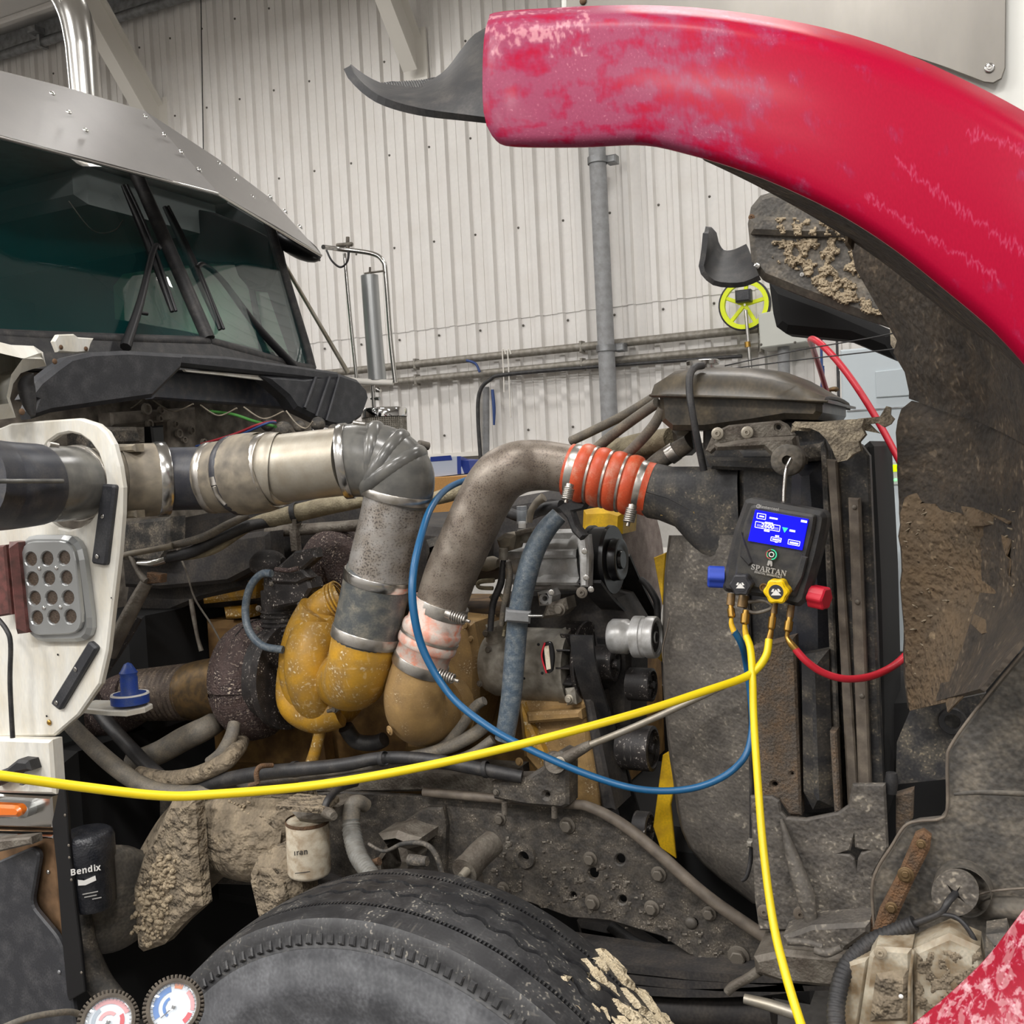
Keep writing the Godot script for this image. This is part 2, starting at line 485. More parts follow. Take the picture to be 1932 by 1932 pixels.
	mat("alu_dusty", c8(178, 172, 160), {rough = 0.42, metal = 0.55, dirt = c8(150, 140, 122), amt = 0.4, soft = 0.5, grain = 0.06, scale = 4.0})
	mat("alu_cast", c8(204, 204, 203), {rough = 0.36, metal = 0.3, dirt = c8(140, 138, 134), amt = 0.35, grain = 0.08, scale = 6.0})
	mat("alu_dull", c8(166, 161, 150), {rough = 0.55, metal = 0.2, dirt = c8(104, 98, 88), amt = 0.4, grain = 0.1, scale = 6.0})
	mat("rubber_dusty", c8(150, 140, 122), {rough = 0.6, dirt = c8(92, 86, 78), amt = 0.42, soft = 0.45, grain = 0.08, scale = 4.5})
	mat("rubber_elbow", c8(118, 116, 110), {rough = 0.24, dirt = c8(74, 74, 74), amt = 0.45, soft = 0.5, grain = 0.06, scale = 4.0})
	mat("rubber_blue_black", c8(48, 50, 58), {rough = 0.4, dirt = c8(84, 80, 76), amt = 0.25, grain = 0.06, scale = 5.0})
	mat("sleeve_rubber", c8(74, 78, 80), {rough = 0.34, dirt = c8(132, 126, 112), amt = 0.34, soft = 0.35, grain = 0.08, scale = 5.0})
	mat("worn_pipe", c8(166, 163, 160), {rough = 0.4, metal = 0.45, dirt = c8(126, 116, 104), amt = 0.4, soft = 0.5, grain = 0.1, scale = 4.0, speck = c8(74, 68, 64), sp = 0.17, sfreq = 0.15})
	mat("charge_pipe", c8(152, 143, 132), {rough = 0.42, metal = 0.35, dirt = c8(108, 96, 84), amt = 0.45, soft = 0.5, grain = 0.1, scale = 4.0, speck = c8(78, 68, 64), sp = 0.18, sfreq = 0.2})
	mat("silicone", c8(206, 82, 46), {rough = 0.42, dirt = c8(196, 152, 132), amt = 0.22, soft = 0.3, grain = 0.06, scale = 6.0})
	mat("silicone_dusty", c8(208, 194, 184), {rough = 0.6, dirt = c8(220, 128, 100), amt = 0.34, soft = 0.2, grain = 0.06, scale = 6.0})
	mat("engine_yellow", c8(198, 148, 36), {rough = 0.5, dirt = c8(150, 118, 70), amt = 0.5, soft = 0.4, grain = 0.1, scale = 4.0, speck = c8(222, 208, 176), sp = 0.1, sfreq = 0.09})
	mat("engine_tan", c8(166, 134, 84), {rough = 0.6, dirt = c8(122, 98, 66), amt = 0.42, soft = 0.5, grain = 0.1, scale = 4.0, speck = c8(206, 190, 160), sp = 0.05, sfreq = 0.14})
	mat("block_tan", c8(150, 116, 64), {rough = 0.65, dirt = c8(90, 64, 36), amt = 0.45, soft = 0.5, grain = 0.12, scale = 3.0})
	mat("bright_yellow", c8(222, 178, 28), {rough = 0.5, dirt = c8(170, 130, 40), amt = 0.3, grain = 0.08, scale = 4.0})
	mat("rust_brown", c8(86, 70, 66), {rough = 0.75, dirt = c8(58, 48, 48), amt = 0.45, grain = 0.16, scale = 6.0, bump = 0.8, speck = c8(206, 190, 172), sp = 0.1, sfreq = 0.085})
	mat("rust_orange", c8(112, 82, 56), {rough = 0.85, dirt = c8(78, 62, 48), amt = 0.45, grain = 0.2, scale = 9.0, bump = 0.8})
	mat("flex_brown", c8(84, 74, 68), {rough = 0.6, metal = 0.3, dirt = c8(116, 102, 88), amt = 0.4, grain = 0.14, scale = 6.0, speck = c8(176, 160, 142), sp = 0.1, sfreq = 0.16})
	mat("black_iron", c8(40, 38, 38), {rough = 0.55, dirt = c8(64, 58, 56), amt = 0.4, grain = 0.14, scale = 5.0, speck = c8(196, 190, 180), sp = 0.06, sfreq = 0.085})
	mat("dark_engine", c8(48, 46, 46), {rough = 0.75, dirt = c8(72, 66, 60), amt = 0.42, grain = 0.14, scale = 3.0})
	mat("hose_blue_grey", c8(74, 88, 102), {rough = 0.45, dirt = c8(124, 130, 132), amt = 0.4, grain = 0.16, scale = 6.0, freq = 0.04})
	mat("hose_grey", c8(92, 88, 82), {rough = 0.65, dirt = c8(128, 118, 102), amt = 0.42, grain = 0.12, scale = 5.0})
	mat("hose_black", c8(38, 38, 40), {rough = 0.5, dirt = c8(78, 74, 70), amt = 0.3, grain = 0.1, scale = 5.0})
	mat("sleeve_tan", c8(160, 150, 124), {rough = 0.75, dirt = c8(112, 102, 82), amt = 0.4, grain = 0.12, scale = 7.0, bump = 0.5})
	mat("hose_yellow", c8(232, 204, 20), {rough = 0.38})
	mat("hose_blue", c8(22, 86, 130), {rough = 0.35})
	mat("hose_red", c8(190, 34, 50), {rough = 0.38})
	mat("brass", c8(180, 142, 72), {rough = 0.32, metal = 0.9})
	mat("brass_dirty", c8(132, 106, 70), {rough = 0.5, metal = 0.6, dirt = c8(80, 70, 58), amt = 0.4, grain = 0.1, scale = 10.0})
	mat("tool_body", c8(44, 44, 46), {rough = 0.5, dirt = c8(74, 70, 64), amt = 0.3, soft = 0.5, grain = 0.06, scale = 8.0})
	mat("tool_panel", c8(70, 68, 64), {rough = 0.42, dirt = c8(46, 46, 48), amt = 0.4, soft = 0.3, grain = 0.04, scale = 8.0})
	mat("knob_blue", c8(40, 70, 176), {rough = 0.4})
	mat("knob_yellow", c8(240, 200, 10), {rough = 0.4})
	mat("knob_red", c8(200, 30, 52), {rough = 0.4})
	mat("knob_black", c8(48, 48, 52), {rough = 0.5})
	mat("copper_steel", c8(176, 140, 106), {rough = 0.3, metal = 0.7, dirt = c8(120, 96, 74), amt = 0.45, soft = 0.4, grain = 0.06, scale = 2.5})
	mat("chalk", c8(150, 128, 76), {rough = 0.9})
	mat("grey_band2", c8(126, 126, 122), {rough = 0.6, dirt = c8(92, 88, 80), amt = 0.4, grain = 0.1, scale = 8.0})
	mat("rust_panel", c8(88, 80, 72), {rough = 0.8, dirt = c8(108, 88, 68), amt = 0.4, soft = 0.4, grain = 0.16, scale = 6.0, bump = 0.5})
	mat("rubber_teeth", c8(92, 84, 74), {rough = 0.8, dirt = c8(64, 58, 52), amt = 0.4, grain = 0.1, scale = 12.0})
	mat("white_hood", c8(212, 212, 206), {rough = 0.35, coat = 0.4})
	mat("plate_steel", c8(138, 134, 127), {rough = 0.3, metal = 0.5, dirt = c8(126, 122, 116), amt = 0.4, soft = 0.6, grain = 0.02, scale = 1.4, stretch = Vector3(1.6, 0.6, 1.0)})
	mat("dial_face", c8(226, 232, 238), {rough = 0.4})
	for q in [["pink", c8(232, 160, 160)], ["red", c8(214, 60, 66)], ["blue", c8(60, 120, 196)], ["orange", c8(230, 130, 60)], ["grey", c8(170, 180, 190)]]: mat("dial_" + q[0], q[1], {rough = 0.6})
	mat("print_white", c8(232, 230, 226), {rough = 0.6})
	mat("print_grey", c8(166, 164, 160), {rough = 0.6})
	mat("tyre", c8(34, 34, 36), {rough = 0.48, dirt = c8(70, 70, 70), amt = 0.35, soft = 0.4, grain = 0.14, scale = 4.0, speck = c8(150, 144, 132), sp = 0.05, sfreq = 0.1})
	mat("sidewall", c8(68, 69, 72), {rough = 0.5, dirt = c8(100, 101, 104), amt = 0.45, soft = 0.4, grain = 0.12, scale = 3.0, stretch = Vector3(1, 1, 1)})
	mat("filter_cream", c8(206, 196, 176), {rough = 0.6, dirt = c8(156, 134, 108), amt = 0.34, soft = 0.3, grain = 0.06, scale = 7.0})
	mat("filter_black", c8(32, 34, 40), {rough = 0.35, dirt = c8(60, 60, 62), amt = 0.35, grain = 0.12, scale = 7.0, bump = 0.4})
	mat("blue_paint", c8(38, 72, 160), {rough = 0.45, dirt = c8(90, 100, 130), amt = 0.25, grain = 0.1, scale = 9.0})
	mat("grey_band", c8(190, 190, 188), {rough = 0.5})
	mat("amber", c8(226, 112, 20), {rough = 0.15, coat = 0.8})
	mat("box_grey", c8(186, 187, 180), {rough = 0.5})
	mat("alu_plate", c8(168, 170, 170), {rough = 0.28, metal = 0.6})
	mat("disc_pale", c8(176, 160, 152), {rough = 0.7, dirt = c8(140, 124, 116), amt = 0.3, scale = 5.0})
	mat("cabinet", c8(188, 197, 202), {rough = 0.5})
	mat("cabinet_panel", c8(180, 189, 194), {rough = 0.5})
	mat("neon_yellow", c8(222, 236, 10), {rough = 0.45})
	mat("box_blue", c8(44, 66, 150), {rough = 0.4})
	mat("box_white", c8(206, 214, 232), {rough = 0.4})
	mat("cardboard", c8(206, 154, 92), {rough = 0.85, grain = 0.05})
	mat("dash", c8(72, 76, 76), {rough = 0.8})
	mat("cab_grey", c8(150, 158, 156), {rough = 0.8})
	mat("seat", c8(54, 56, 58), {rough = 0.9})
	mat("tank_black", c8(46, 43, 39), {rough = 0.38, dirt = c8(98, 87, 69), amt = 0.42, soft = 0.5, grain = 0.08, scale = 3.0})
	mat("cac_black", c8(44, 44, 46), {rough = 0.55, dirt = c8(92, 86, 76), amt = 0.4, soft = 0.35, grain = 0.14, scale = 4.0, speck = c8(128, 118, 100), sp = 0.08, sfreq = 0.1})
	mat("shroud", c8(74, 70, 66), {rough = 0.65, dirt = c8(106, 100, 92), amt = 0.42, soft = 0.4, grain = 0.12, scale = 3.0, bump = 0.25, speck = c8(152, 144, 130), sp = 0.05, sfreq = 0.1})
	mat("strip_grey", c8(118, 108, 96), {rough = 0.6, dirt = c8(84, 76, 68), amt = 0.4, grain = 0.1, scale = 6.0})
	mat("dusty_fabric", c8(172, 160, 138), {rough = 0.95, dirt = c8(104, 96, 84), amt = 0.4, grain = 0.16, scale = 7.0, bump = 0.6})
	mat("headlight_shell", c8(186, 178, 160), {rough = 0.6, dirt = c8(116, 98, 74), amt = 0.45, soft = 0.3, grain = 0.12, scale = 4.0})
	mat("light_red_lens", c8(110, 66, 62), {rough = 0.4, dirt = c8(64, 44, 40), amt = 0.4, grain = 0.14, scale = 8.0})
	mat("lens_brown", c8(96, 82, 70), {rough = 0.25, dirt = c8(66, 56, 48), amt = 0.5, grain = 0.2, scale = 20.0, stretch = Vector3(1, 3, 1)})
	mat("wiper", c8(22, 22, 24), {rough = 0.45})
	mat("wire_green", c8(70, 130, 60), {rough = 0.5})
	mat("wire_red", c8(150, 40, 50), {rough = 0.5})
	mat("wire_blue", c8(40, 66, 120), {rough = 0.5})
	mat("plastic_cover", c8(196, 196, 198), {rough = 0.3})
	var g := StandardMaterial3D.new()
	g.albedo_color = Color(0.05, 0.28, 0.28, 0.24); g.transparency = BaseMaterial3D.TRANSPARENCY_ALPHA; g.roughness = 0.02; g.metallic_specular = 0.6
	M["windshield"] = g
	var g2 := StandardMaterial3D.new()
	g2.albedo_color = Color(0.56, 0.86, 0.7, 0.6); g2.transparency = BaseMaterial3D.TRANSPARENCY_ALPHA; g2.roughness = 0.02
	M["side_glass"] = g2
	var g3 := StandardMaterial3D.new()
	g3.albedo_color = Color(0.9, 0.95, 1.0, 0.12); g3.transparency = BaseMaterial3D.TRANSPARENCY_ALPHA; g3.roughness = 0.03
	M["clear_glass"] = g3
	M["lamp_glow"] = glow(Color(1.0, 0.97, 0.92), 6.0)
	M["screen_blue"] = glow(c8(6, 6, 235), 0.9)
	M["screen_white"] = glow(c8(240, 240, 255), 0.9)
	M["screen_grey"] = glow(c8(110, 110, 220), 0.8)
	M["screen_green"] = glow(c8(60, 226, 160), 0.8)
	M["green_led"] = glow(c8(120, 255, 140), 2.0)
	M["lcd_green"] = glow(c8(190, 255, 0), 0.9)
func glow(c: Color, e: float) -> StandardMaterial3D:
	var m := StandardMaterial3D.new()
	m.albedo_color = c; m.emission_enabled = true; m.emission = c; m.emission_energy_multiplier = e
	return m
# ---------- camera, light, workshop ----------
const WALL_Z := -6.3
func view_and_light():
	aim()
	var cam := Camera3D.new()
	cam.name = "camera"
	cam.fov = rad_to_deg(2.0 * atan(966.0 / FOCAL)); cam.near = 0.05; cam.far = 60.0
	cam.transform = Transform3D(Basis(R, U, -F), EYE)
	add_child(cam); cam.current = true
	var e := Environment.new()
	e.background_mode = Environment.BG_COLOR; e.background_color = Color(0.02, 0.02, 0.02)
	e.ambient_light_source = Environment.AMBIENT_SOURCE_DISABLED
	e.tonemap_mode = Environment.TONE_MAPPER_LINEAR
	e.tonemap_exposure = 1.06
	e.sdfgi_enabled = true; e.ssao_enabled = true; e.ssil_enabled = true
	var we := WorldEnvironment.new()
	we.name = "world_environment"; we.environment = e
	add_child(we)
	# rows of strip lights under the ceiling
	lamp_spots = []
	for x in [-11.0, -7.6, -4.2, -0.8, 2.6]:
		for z in [-4.4, -0.4, 2.4, 4.2]: lamp_spots.append(Vector3(x, 5.02, z))
	for p in lamp_spots:
		var l := AreaLight3D.new()
		l.name = "strip_light_glow"
		l.area_size = Vector2(1.2, 0.3); l.area_range = 40.0 if "area_range" in l else 0.0
		l.light_energy = 3.1 if p.z < -4 else (5.4 if p.z < 0 else (14.5 if p.z < 3 else 5.5)); l.light_color = Color(1.0, 0.992, 0.985); l.shadow_enabled = true
		l.transform = Transform3D(Basis(Vector3.RIGHT, Vector3(0, 0, 1), Vector3.UP), p - Vector3(0, 0.05, 0))
		add_child(l, true)
var lamp_spots := []
func slab(called: String, lo: Vector3, hi: Vector3, m, label: String, category: String):
	var mb := MB.new()
	box(mb, (lo + hi) / 2, hi - lo)
	return struct(called, mb, m, label, category)
func ribbed(x0: float, x1: float, y0: float, y1: float, z: float) -> MB:   # trapezoid rib sheet, one metre-wide lap
	var mb := MB.new()
	var prof := []
	var pitch := 0.1625
	var k := 0
	var x := x0
	while x < x1 - 0.001:
		for q in [[0.0, 0.0], [0.048, 0.0], [0.0485, 0.005], [0.058, 0.005], [0.0585, 0.0], [0.098, 0.0], [0.108, 0.03], [0.144, 0.03], [0.154, 0.0]]:
			if x + q[0] <= x1: prof.append(Vector2(x + q[0], q[1]))
		k += 1
		x = x0 + k * pitch
	prof.append(Vector2(x1, 0.0))
	for j in prof.size() - 1:
		var a: Vector2 = prof[j]; var b: Vector2 = prof[j + 1]
		var n := Vector3(-(b.y - a.y), 0, b.x - a.x).normalized()
		mb.flat4(Vector3(a.x, y0, z + a.y), Vector3(b.x, y0, z + b.y), Vector3(b.x, y1, z + b.y), Vector3(a.x, y1, z + a.y), n)
	return mb
func workshop():
	slab("floor", Vector3(-17, -0.2, -6.6), Vector3(6.2, 0, 5.2), "concrete", "grey stained concrete workshop floor under the truck", "floor")
	slab("ceiling", Vector3(-17, 5.52, -6.6), Vector3(6.2, 5.7, 5.2), "white_room", "pale workshop ceiling high above the cab", "ceiling")
	slab("wall_left", Vector3(-17, 0, -6.6), Vector3(-16.8, 5.55, 5.2), "grey_room", "pale end wall far behind the cab", "wall")
	slab("wall_right", Vector3(6, 0, -6.6), Vector3(6.2, 5.55, 5.2), "grey_room", "pale end wall ahead of the truck", "wall")
	slab("wall_front", Vector3(-17, 0, 5), Vector3(6.2, 5.55, 5.2), "grey_room", "pale side wall behind the viewer", "wall")
	var back = slab("wall_back", Vector3(-17, 0, -6.6), Vector3(6.2, 5.55, WALL_Z - 0.03), "wall_low", "white wall behind the truck clad in ribbed metal sheets", "wall")
	var x := -15.9
	while x < 5.9:
		part("wall_sheet", ribbed(x, x + 0.975, 1.72, 2.62, WALL_Z), "wall_sheet", back)
		part("wall_sheet", ribbed(x, x + 0.975, 2.60, 5.4, WALL_Z + 0.006), "wall_sheet", back)
		x += 0.975
	var lip := MB.new()
	box(lip, Vector3(-5, 1.71, WALL_Z + 0.02), Vector3(22, 0.03, 0.06))
	part("base_trim", lip, "steel_beam", back)
	var scr := MB.new()                               # rows of sheet screws
	for y in [1.85, 2.55, 3.2, 3.85, 4.5, 5.1]:
		var sx := -13.0
		var kk := 0
		while sx < 2.0:
			lathe(scr, Vector3(sx + 0.03, y, WALL_Z + 0.006), Vector3(0, 0, 1), [[0, 0.009], [0.006, 0.007], [0.009, 0.0]], 6)
			sx += 0.325; kk += 1
	var so = part("sheet_screws", scr, "screw_dark", back)
	so.set_meta("kind", "stuff")
	# ceiling sheets near the back wall, with their ribs running along it
	var cs := MB.new()
	for k in 16:
		var z := WALL_Z + 0.25 + k * 0.3
		box(cs, Vector3(-8, 5.5, z), Vector3(16, 0.05, 0.06), Basis.IDENTITY, 0.012)
	var co = struct("trim_1", cs, "wall_sheet", "rows of ribs on the pale ceiling sheets", "trim")
	var ea := MB.new()
	box(ea, Vector3(-8, 5.42, WALL_Z + 0.07), Vector3(16, 0.12, 0.1))
	struct("trim_2", ea, "galvanised", "grey metal eave trim where wall meets ceiling", "trim")
	var t = thing("ceiling_conduit", "grey conduit running along the top of the wall, strapped below the ceiling", "conduit")
	var mb := MB.new()
	tube(mb, [Vector3(-15, 5.31, WALL_Z + 0.12), Vector3(0, 5.31, WALL_Z + 0.12)], 0.034, 12)
	part("tube", mb, "galvanised", t)
	for q in [-12.0, -9.55, -7.1, -4.65]:
		var s := MB.new()
		box(s, Vector3(q, 5.32, WALL_Z + 0.12), Vector3(0.035, 0.1, 0.1), Basis.IDENTITY, 0.01)
		box(s, Vector3(q, 5.39, WALL_Z + 0.17), Vector3(0.09, 0.05, 0.12), Basis.IDENTITY, 0.01)
		part("strap", s, "galvanised", t)
	# knee braces from wall to roof
	for bx in [[-5.96, "white steel knee brace running up from the wall behind the exhaust stack"], [-3.6, "white steel knee brace high on the wall beside the rubber mud flap"]]:
		var bt = thing("knee_brace", bx[1], "brace", "knee braces on the wall")
		var a := Vector3(bx[0], 4.42, WALL_Z + 0.03); var b := Vector3(bx[0], 5.5, WALL_Z + 0.95)
		var m2 := MB.new()
		var d := (b - a).normalized()
		var bs := Basis(Vector3.RIGHT, d.cross(Vector3.RIGHT).normalized() * -1.0, d)
		box(m2, (a + b) / 2, Vector3(0.012, 0.22, (b - a).length()), bs)
		part("web", m2, "steel_beam", bt)
		var m3 := MB.new()
		box(m3, (a + b) / 2 + bs.y * 0.11, Vector3(0.11, 0.012, (b - a).length()), bs)
		box(m3, (a + b) / 2 - bs.y * 0.11, Vector3(0.11, 0.012, (b - a).length()), bs)
		part("flange", m3, "steel_beam", bt)
		var m4 := MB.new()
		box(m4, Vector3(bx[0], 4.45, WALL_Z + 0.03), Vector3(0.18, 0.4, 0.02))
		part("foot_plate", m4, "steel_beam", bt)
	# strip lights
	var lk := 0
	for p in lamp_spots:
		var lt = thing("strip_light", "white strip light, %s from the cab end in the row %s" % [["first", "second", "third", "fourth", "last"][lk / 4], ["by the ribbed wall", "over the truck", "before the truck", "farthest from the ribbed wall"][lk % 4]], "light", "strip lights under the ceiling")
		lk += 1
		var h := MB.new()
		box(h, p + Vector3(0, 0.02, 0), Vector3(1.26, 0.06, 0.36), Basis.IDENTITY, 0.01)
		part("housing", h, "white_room", lt)
		var g := MB.new()
		box(g, p - Vector3(0, 0.018, 0), Vector3(1.2, 0.012, 0.3))
		part("diffuser", g, "lamp_glow", lt)
		var w := MB.new()
		for q in [-0.45, 0.45]: tube(w, [p + Vector3(q, 0.04, 0), p + Vector3(q, 0.5, 0)], 0.004, 6)
		part("hanger", w, "galvanised", lt)
	wall_services()
func wall_services():
	var zc := WALL_Z + 0.085
	# stout vertical pipe
	var t = thing("vertical_pipe", "stout grey vertical pipe fixed to the ribbed wall below the red fender", "pipe")
	var a := P(1136, 265, zc); var mb := MB.new()
	tube(mb, [Vector3(a.x, 0.0, zc + 0.1), Vector3(a.x, 5.3, zc + 0.1)], 0.054, 18)
	part("tube", mb, "grey_pipe", t)
	for y in [P(1140, 310, zc).y, P(1150, 660, zc).y]:
		var s := MB.new()
		lathe(s, Vector3(a.x, y - 0.02, zc + 0.1), Vector3.UP, [[0, 0.058], [0, 0.064], [0.04, 0.064], [0.04, 0.058]], 18)
		box(s, Vector3(a.x + 0.085, y, zc + 0.06), Vector3(0.06, 0.05, 0.07), Basis.IDENTITY, 0.008)
		part("pipe_clamp", s, "galvanised", t)
	# two long conduits
	for c in [[P(930, 672, zc).y, "upper of two grey conduits running along the ribbed wall"], [P(930, 703, zc).y, "lower of two grey conduits running along the ribbed wall"]]:
		var ct = thing("wall_conduit", c[1], "conduit", "conduits along the wall")
		var m := MB.new()
		tube(m, [Vector3(-9, c[0], zc), Vector3(P(1432, 640, zc).x, c[0], zc)], 0.027, 12)
		part("tube", m, "conduit", ct)
		for q in [-4.9, -3.7, -2.45, -1.3]:
			var s := MB.new()
			box(s, Vector3(q, c[0], zc - 0.005), Vector3(0.02, 0.075, 0.062), Basis.IDENTITY, 0.006)
			part("strap", s, "conduit", ct)
	# black cable hooked over the conduit and its drop pipe
	var m1 := MB.new()
	pipe(m1, [[1400, 672, zc + 0.05, 7], [1150, 690, zc + 0.05, 7], [960, 706, zc + 0.06, 8], [925, 716, zc + 0.06, 8], [905, 740, zc + 0.07, 8], [902, 790, zc + 0.07, 8], [908, 880, zc + 0.07, 8]], 8)
	one("black_cable", m1, "hose_black", "black cable bending down from the wall conduits beside a thin grey drop pipe", "cable")
	var m2 := MB.new()
	pipe(m2, [[917, 730, zc, 13], [917, 900, zc, 13]], 12, 1)
	one("drop_pipe", m2, "grey_pipe", "thin grey drop pipe below the conduits with a black cable alongside", "pipe")
	var m2b := MB.new()
	pipe(m2b, [[880, 680, zc + 0.05, 5], [897, 686, zc + 0.05, 5], [905, 702, zc + 0.05, 5]], 8)
	one("dangling_cable", m2b, "wire_blue", "short dark cable looping between the two wall conduits", "cable")
	var m3 := MB.new()
	pipe(m3, [[929, 735, zc + 0.06, 6], [932, 770, zc + 0.06, 7], [932, 802, zc + 0.06, 4]], 8)
	one("blue_rod", m3, "wire_blue", "dark blue rod hanging beside the drop pipe on the wall", "rod")
	for hx in [951, 961]:
		var m4 := MB.new()
		pipe(m4, [[hx + 3, 668, zc + 0.06, 2.6], [hx, 659, zc + 0.06, 2.6], [hx - 3, 664, zc + 0.06, 2.6], [hx - 1, 700, zc + 0.06, 2.6], [hx + (0 if hx < 955 else 2), 740 if hx < 955 else 788, zc + 0.06, 2.6]], 6)
		one("wire_hook", m4, "steel_beam", "shorter left white wire hook over the wall conduits" if hx < 955 else "longer right white wire hook over the wall conduits", "hook", "wire hooks on the conduit")
	var m5 := MB.new()
	pipe(m5, [[379, 0, zc + 0.1, 2.2], [384, 300, zc + 0.1, 2.2]], 6, 1)
	one("rope", m5, "hose_black", "thin dark cord hanging down the wall above the visor", "cord")
	# junction box and pipe below it
	var jz := WALL_Z + 0.3
	var jt = thing("junction_box", "pale grey electrical box on the wall below the black flap", "box")
	var jm := MB.new()
	prism(jm, line(jz, [1430, 592, 1520, 575, 1523, 645, 1434, 657]), Vector3(0, 0, 1), 0.26, 0.006)
	part("body", jm, "box_grey", jt)
	for q in [[1436, 650], [1500, 646], [1500, 583]]: bolt(jt, q[0], q[1], jz, 5, "screw_dark", Vector3(0, 0, 1), "rivet", "cover_screw")
	var jp := MB.new()
	pipe(jp, [[1478, 652, jz - 0.1, 22], [1480, 730, jz - 0.1, 22], [1480, 800, jz - 0.1, 22]], 14, 1)
	one("box_pipe", jp, "grey_pipe", "short grey pipe leading down from the pale electrical box", "pipe")
	# measuring wheel
	var wt = thing("measuring_wheel", "bright yellow measuring wheel with silver handle hung on the wall", "measuring wheel")
	var wc := P(1405, 575, WALL_Z + 0.22)
	var wr := size_at(wc, 94) / 2
	var rim := MB.new()
	lathe(rim, wc, Vector3(0, 0, 1), [[-0.015, wr * 0.8], [-0.015, wr * 0.98], [0.015, wr * 0.98], [0.015, wr * 0.8], [-0.015, wr * 0.8]], 40)
	part("rim", rim, "neon_yellow", wt)
	var ty := MB.new()
	lathe(ty, wc, Vector3(0, 0, 1), [[-0.016, wr * 0.98], [-0.012, wr * 1.05], [0.012, wr * 1.05], [0.016, wr * 0.98]], 40)
	part("tyre", ty, "black_rubber", wt)
	for k in 5:
		var sp := MB.new()
		var an := TAU * k / 5.0 + 1.45
		var d := Vector3(cos(an), sin(an), 0)
		box(sp, wc + d * wr * 0.5, Vector3(wr * 0.9, 0.022, 0.016), Basis(d, Vector3(0, 0, 1).cross(d), Vector3(0, 0, 1)), 0.003)
		part("spoke", sp, "neon_yellow", wt)
	var hub := MB.new()
	box(hub, wc + Vector3(0.005, 0.045, 0.04), Vector3(0.09, 0.07, 0.06), Basis.IDENTITY, 0.01)
	part("counter", hub, "black_plastic", wt)
	var hd := MB.new()
	pipe(hd, [[1407, 585, WALL_Z + 0.26, 7], [1418, 720, WALL_Z + 0.26, 7]], 10, 1)
	part("handle", hd, "dull_chrome", wt)
	var cl := MB.new()
	pipe(cl, [[1410, 645, WALL_Z + 0.262, 11], [1411, 655, WALL_Z + 0.262, 11]], 10, 1)
	part("handle_joint", cl, "brass", wt)
	# pale blue grey cabinet with a small screen
	var cz := -5.2
	var kt = thing("compressor_cabinet", "pale blue grey machine cabinet with a small lit screen behind the radiator", "cabinet")
	var km := MB.new()
	var kl := P(1586, 700, cz); var top := P(1640, 655, cz).y
	var kx1: float = kl.x + 1.5
	prism(km, [Vector3(kl.x, 0.62, cz), Vector3(kx1, 0.62, cz), Vector3(kx1, top, cz), Vector3(kl.x, top, cz)], Vector3(0, 0, 1), 0.7, 0.008)
	part("body", km, "cabinet", kt)
	var base := MB.new()
	box(base, Vector3((kl.x + kx1) / 2, 0.31, cz - 0.35), Vector3(1.4, 0.62, 0.66))
	part("plinth", base, "concrete", kt)
	var d1 := MB.new()
	prism(d1, line(cz + 0.012, [1651, 701, 1730, 692, 1733, 745, 1653, 750]), Vector3(0, 0, 1), 0.012, 0.003)
	part("panel", d1, "cabinet_panel", kt)
	var sm := MB.new()
	box(sm, Vector3(P(1660, 771, cz).x + 0.3, P(1680, 770, cz).y, cz + 0.004), Vector3(0.9, 0.006, 0.01))
	part("door_seam", sm, "galvanised", kt)
	var cp := MB.new()
	prism(cp, line(cz + 0.012, [1673, 872, 1740, 868, 1744, 912, 1675, 915]), Vector3(0, 0, 1), 0.012, 0.002)
	part("control_plate", cp, "grey_band", kt)
	var scn := MB.new()
	prism(scn, line(cz + 0.016, [1684, 877, 1720, 875, 1721, 888, 1685, 890]), Vector3(0, 0, 1), 0.006)
	part("screen", scn, "lcd_green", kt)
	for q in [[1684, 906], [1690, 905]]: bolt(kt, q[0], q[1], cz + 0.014, 5, "green_led", Vector3(0, 0, 1), "rivet", "indicator")
	# things on a bench behind the engine
	var bz := -4.6
	var bench = thing("workbench", "pale bench top glimpsed behind the engine", "bench")
	var bm := MB.new()
	var by := P(850, 1060, bz).y
	box(bm, Vector3(-1.9, by - 0.03, bz - 0.3), Vector3(2.8, 0.06, 0.8), Basis.IDENTITY, 0.005)
	part("top", bm, "wall_low", bench)
	for q in [-3.2, -0.6]:
		var lg := MB.new()
		box(lg, Vector3(q, (by - 0.06) / 2, bz - 0.3), Vector3(0.08, by - 0.06, 0.7))
		part("leg", lg, "galvanised", bench)
	var bb := MB.new()
	prism(bb, line(bz, [780, 903, 885, 896, 910, 920, 908, by2(bz, by), 780, by2(bz, by)]), Vector3(0, 0, 1), 0.3, 0.004)
	one("cardboard_box", bb, "cardboard", "plain tan cardboard box behind the engine under a blue carton", "box")
	var b2 = thing("blue_carton", "blue and white printed carton on a tan box behind the engine", "box")
	var pm := MB.new()
	prism(pm, line(bz - 0.02, [808, 864, 862, 861, 874, 894, 808, 901]), Vector3(0, 0, 1), 0.012)
	part("front_face", pm, "box_white", b2)
	var pm2 := MB.new()
	prism(pm2, [P(862, 861, bz - 0.02), P(886, 870, bz - 0.25), P(888, 892, bz - 0.25), P(874, 894, bz - 0.02)], (P(886, 870, bz - 0.25) - P(862, 861, bz - 0.02)).cross(Vector3.UP) * -1.0, 0.02)
	part("end_face", pm2, "box_blue", b2)
	var pm3 := MB.new()
	prism(pm3, line(bz - 0.018, [812, 862, 850, 859, 853, 868, 812, 871]), Vector3(0, 0, 1), 0.004)
	part("blue_print", pm3, "box_blue", b2)
	var bd := MB.new()
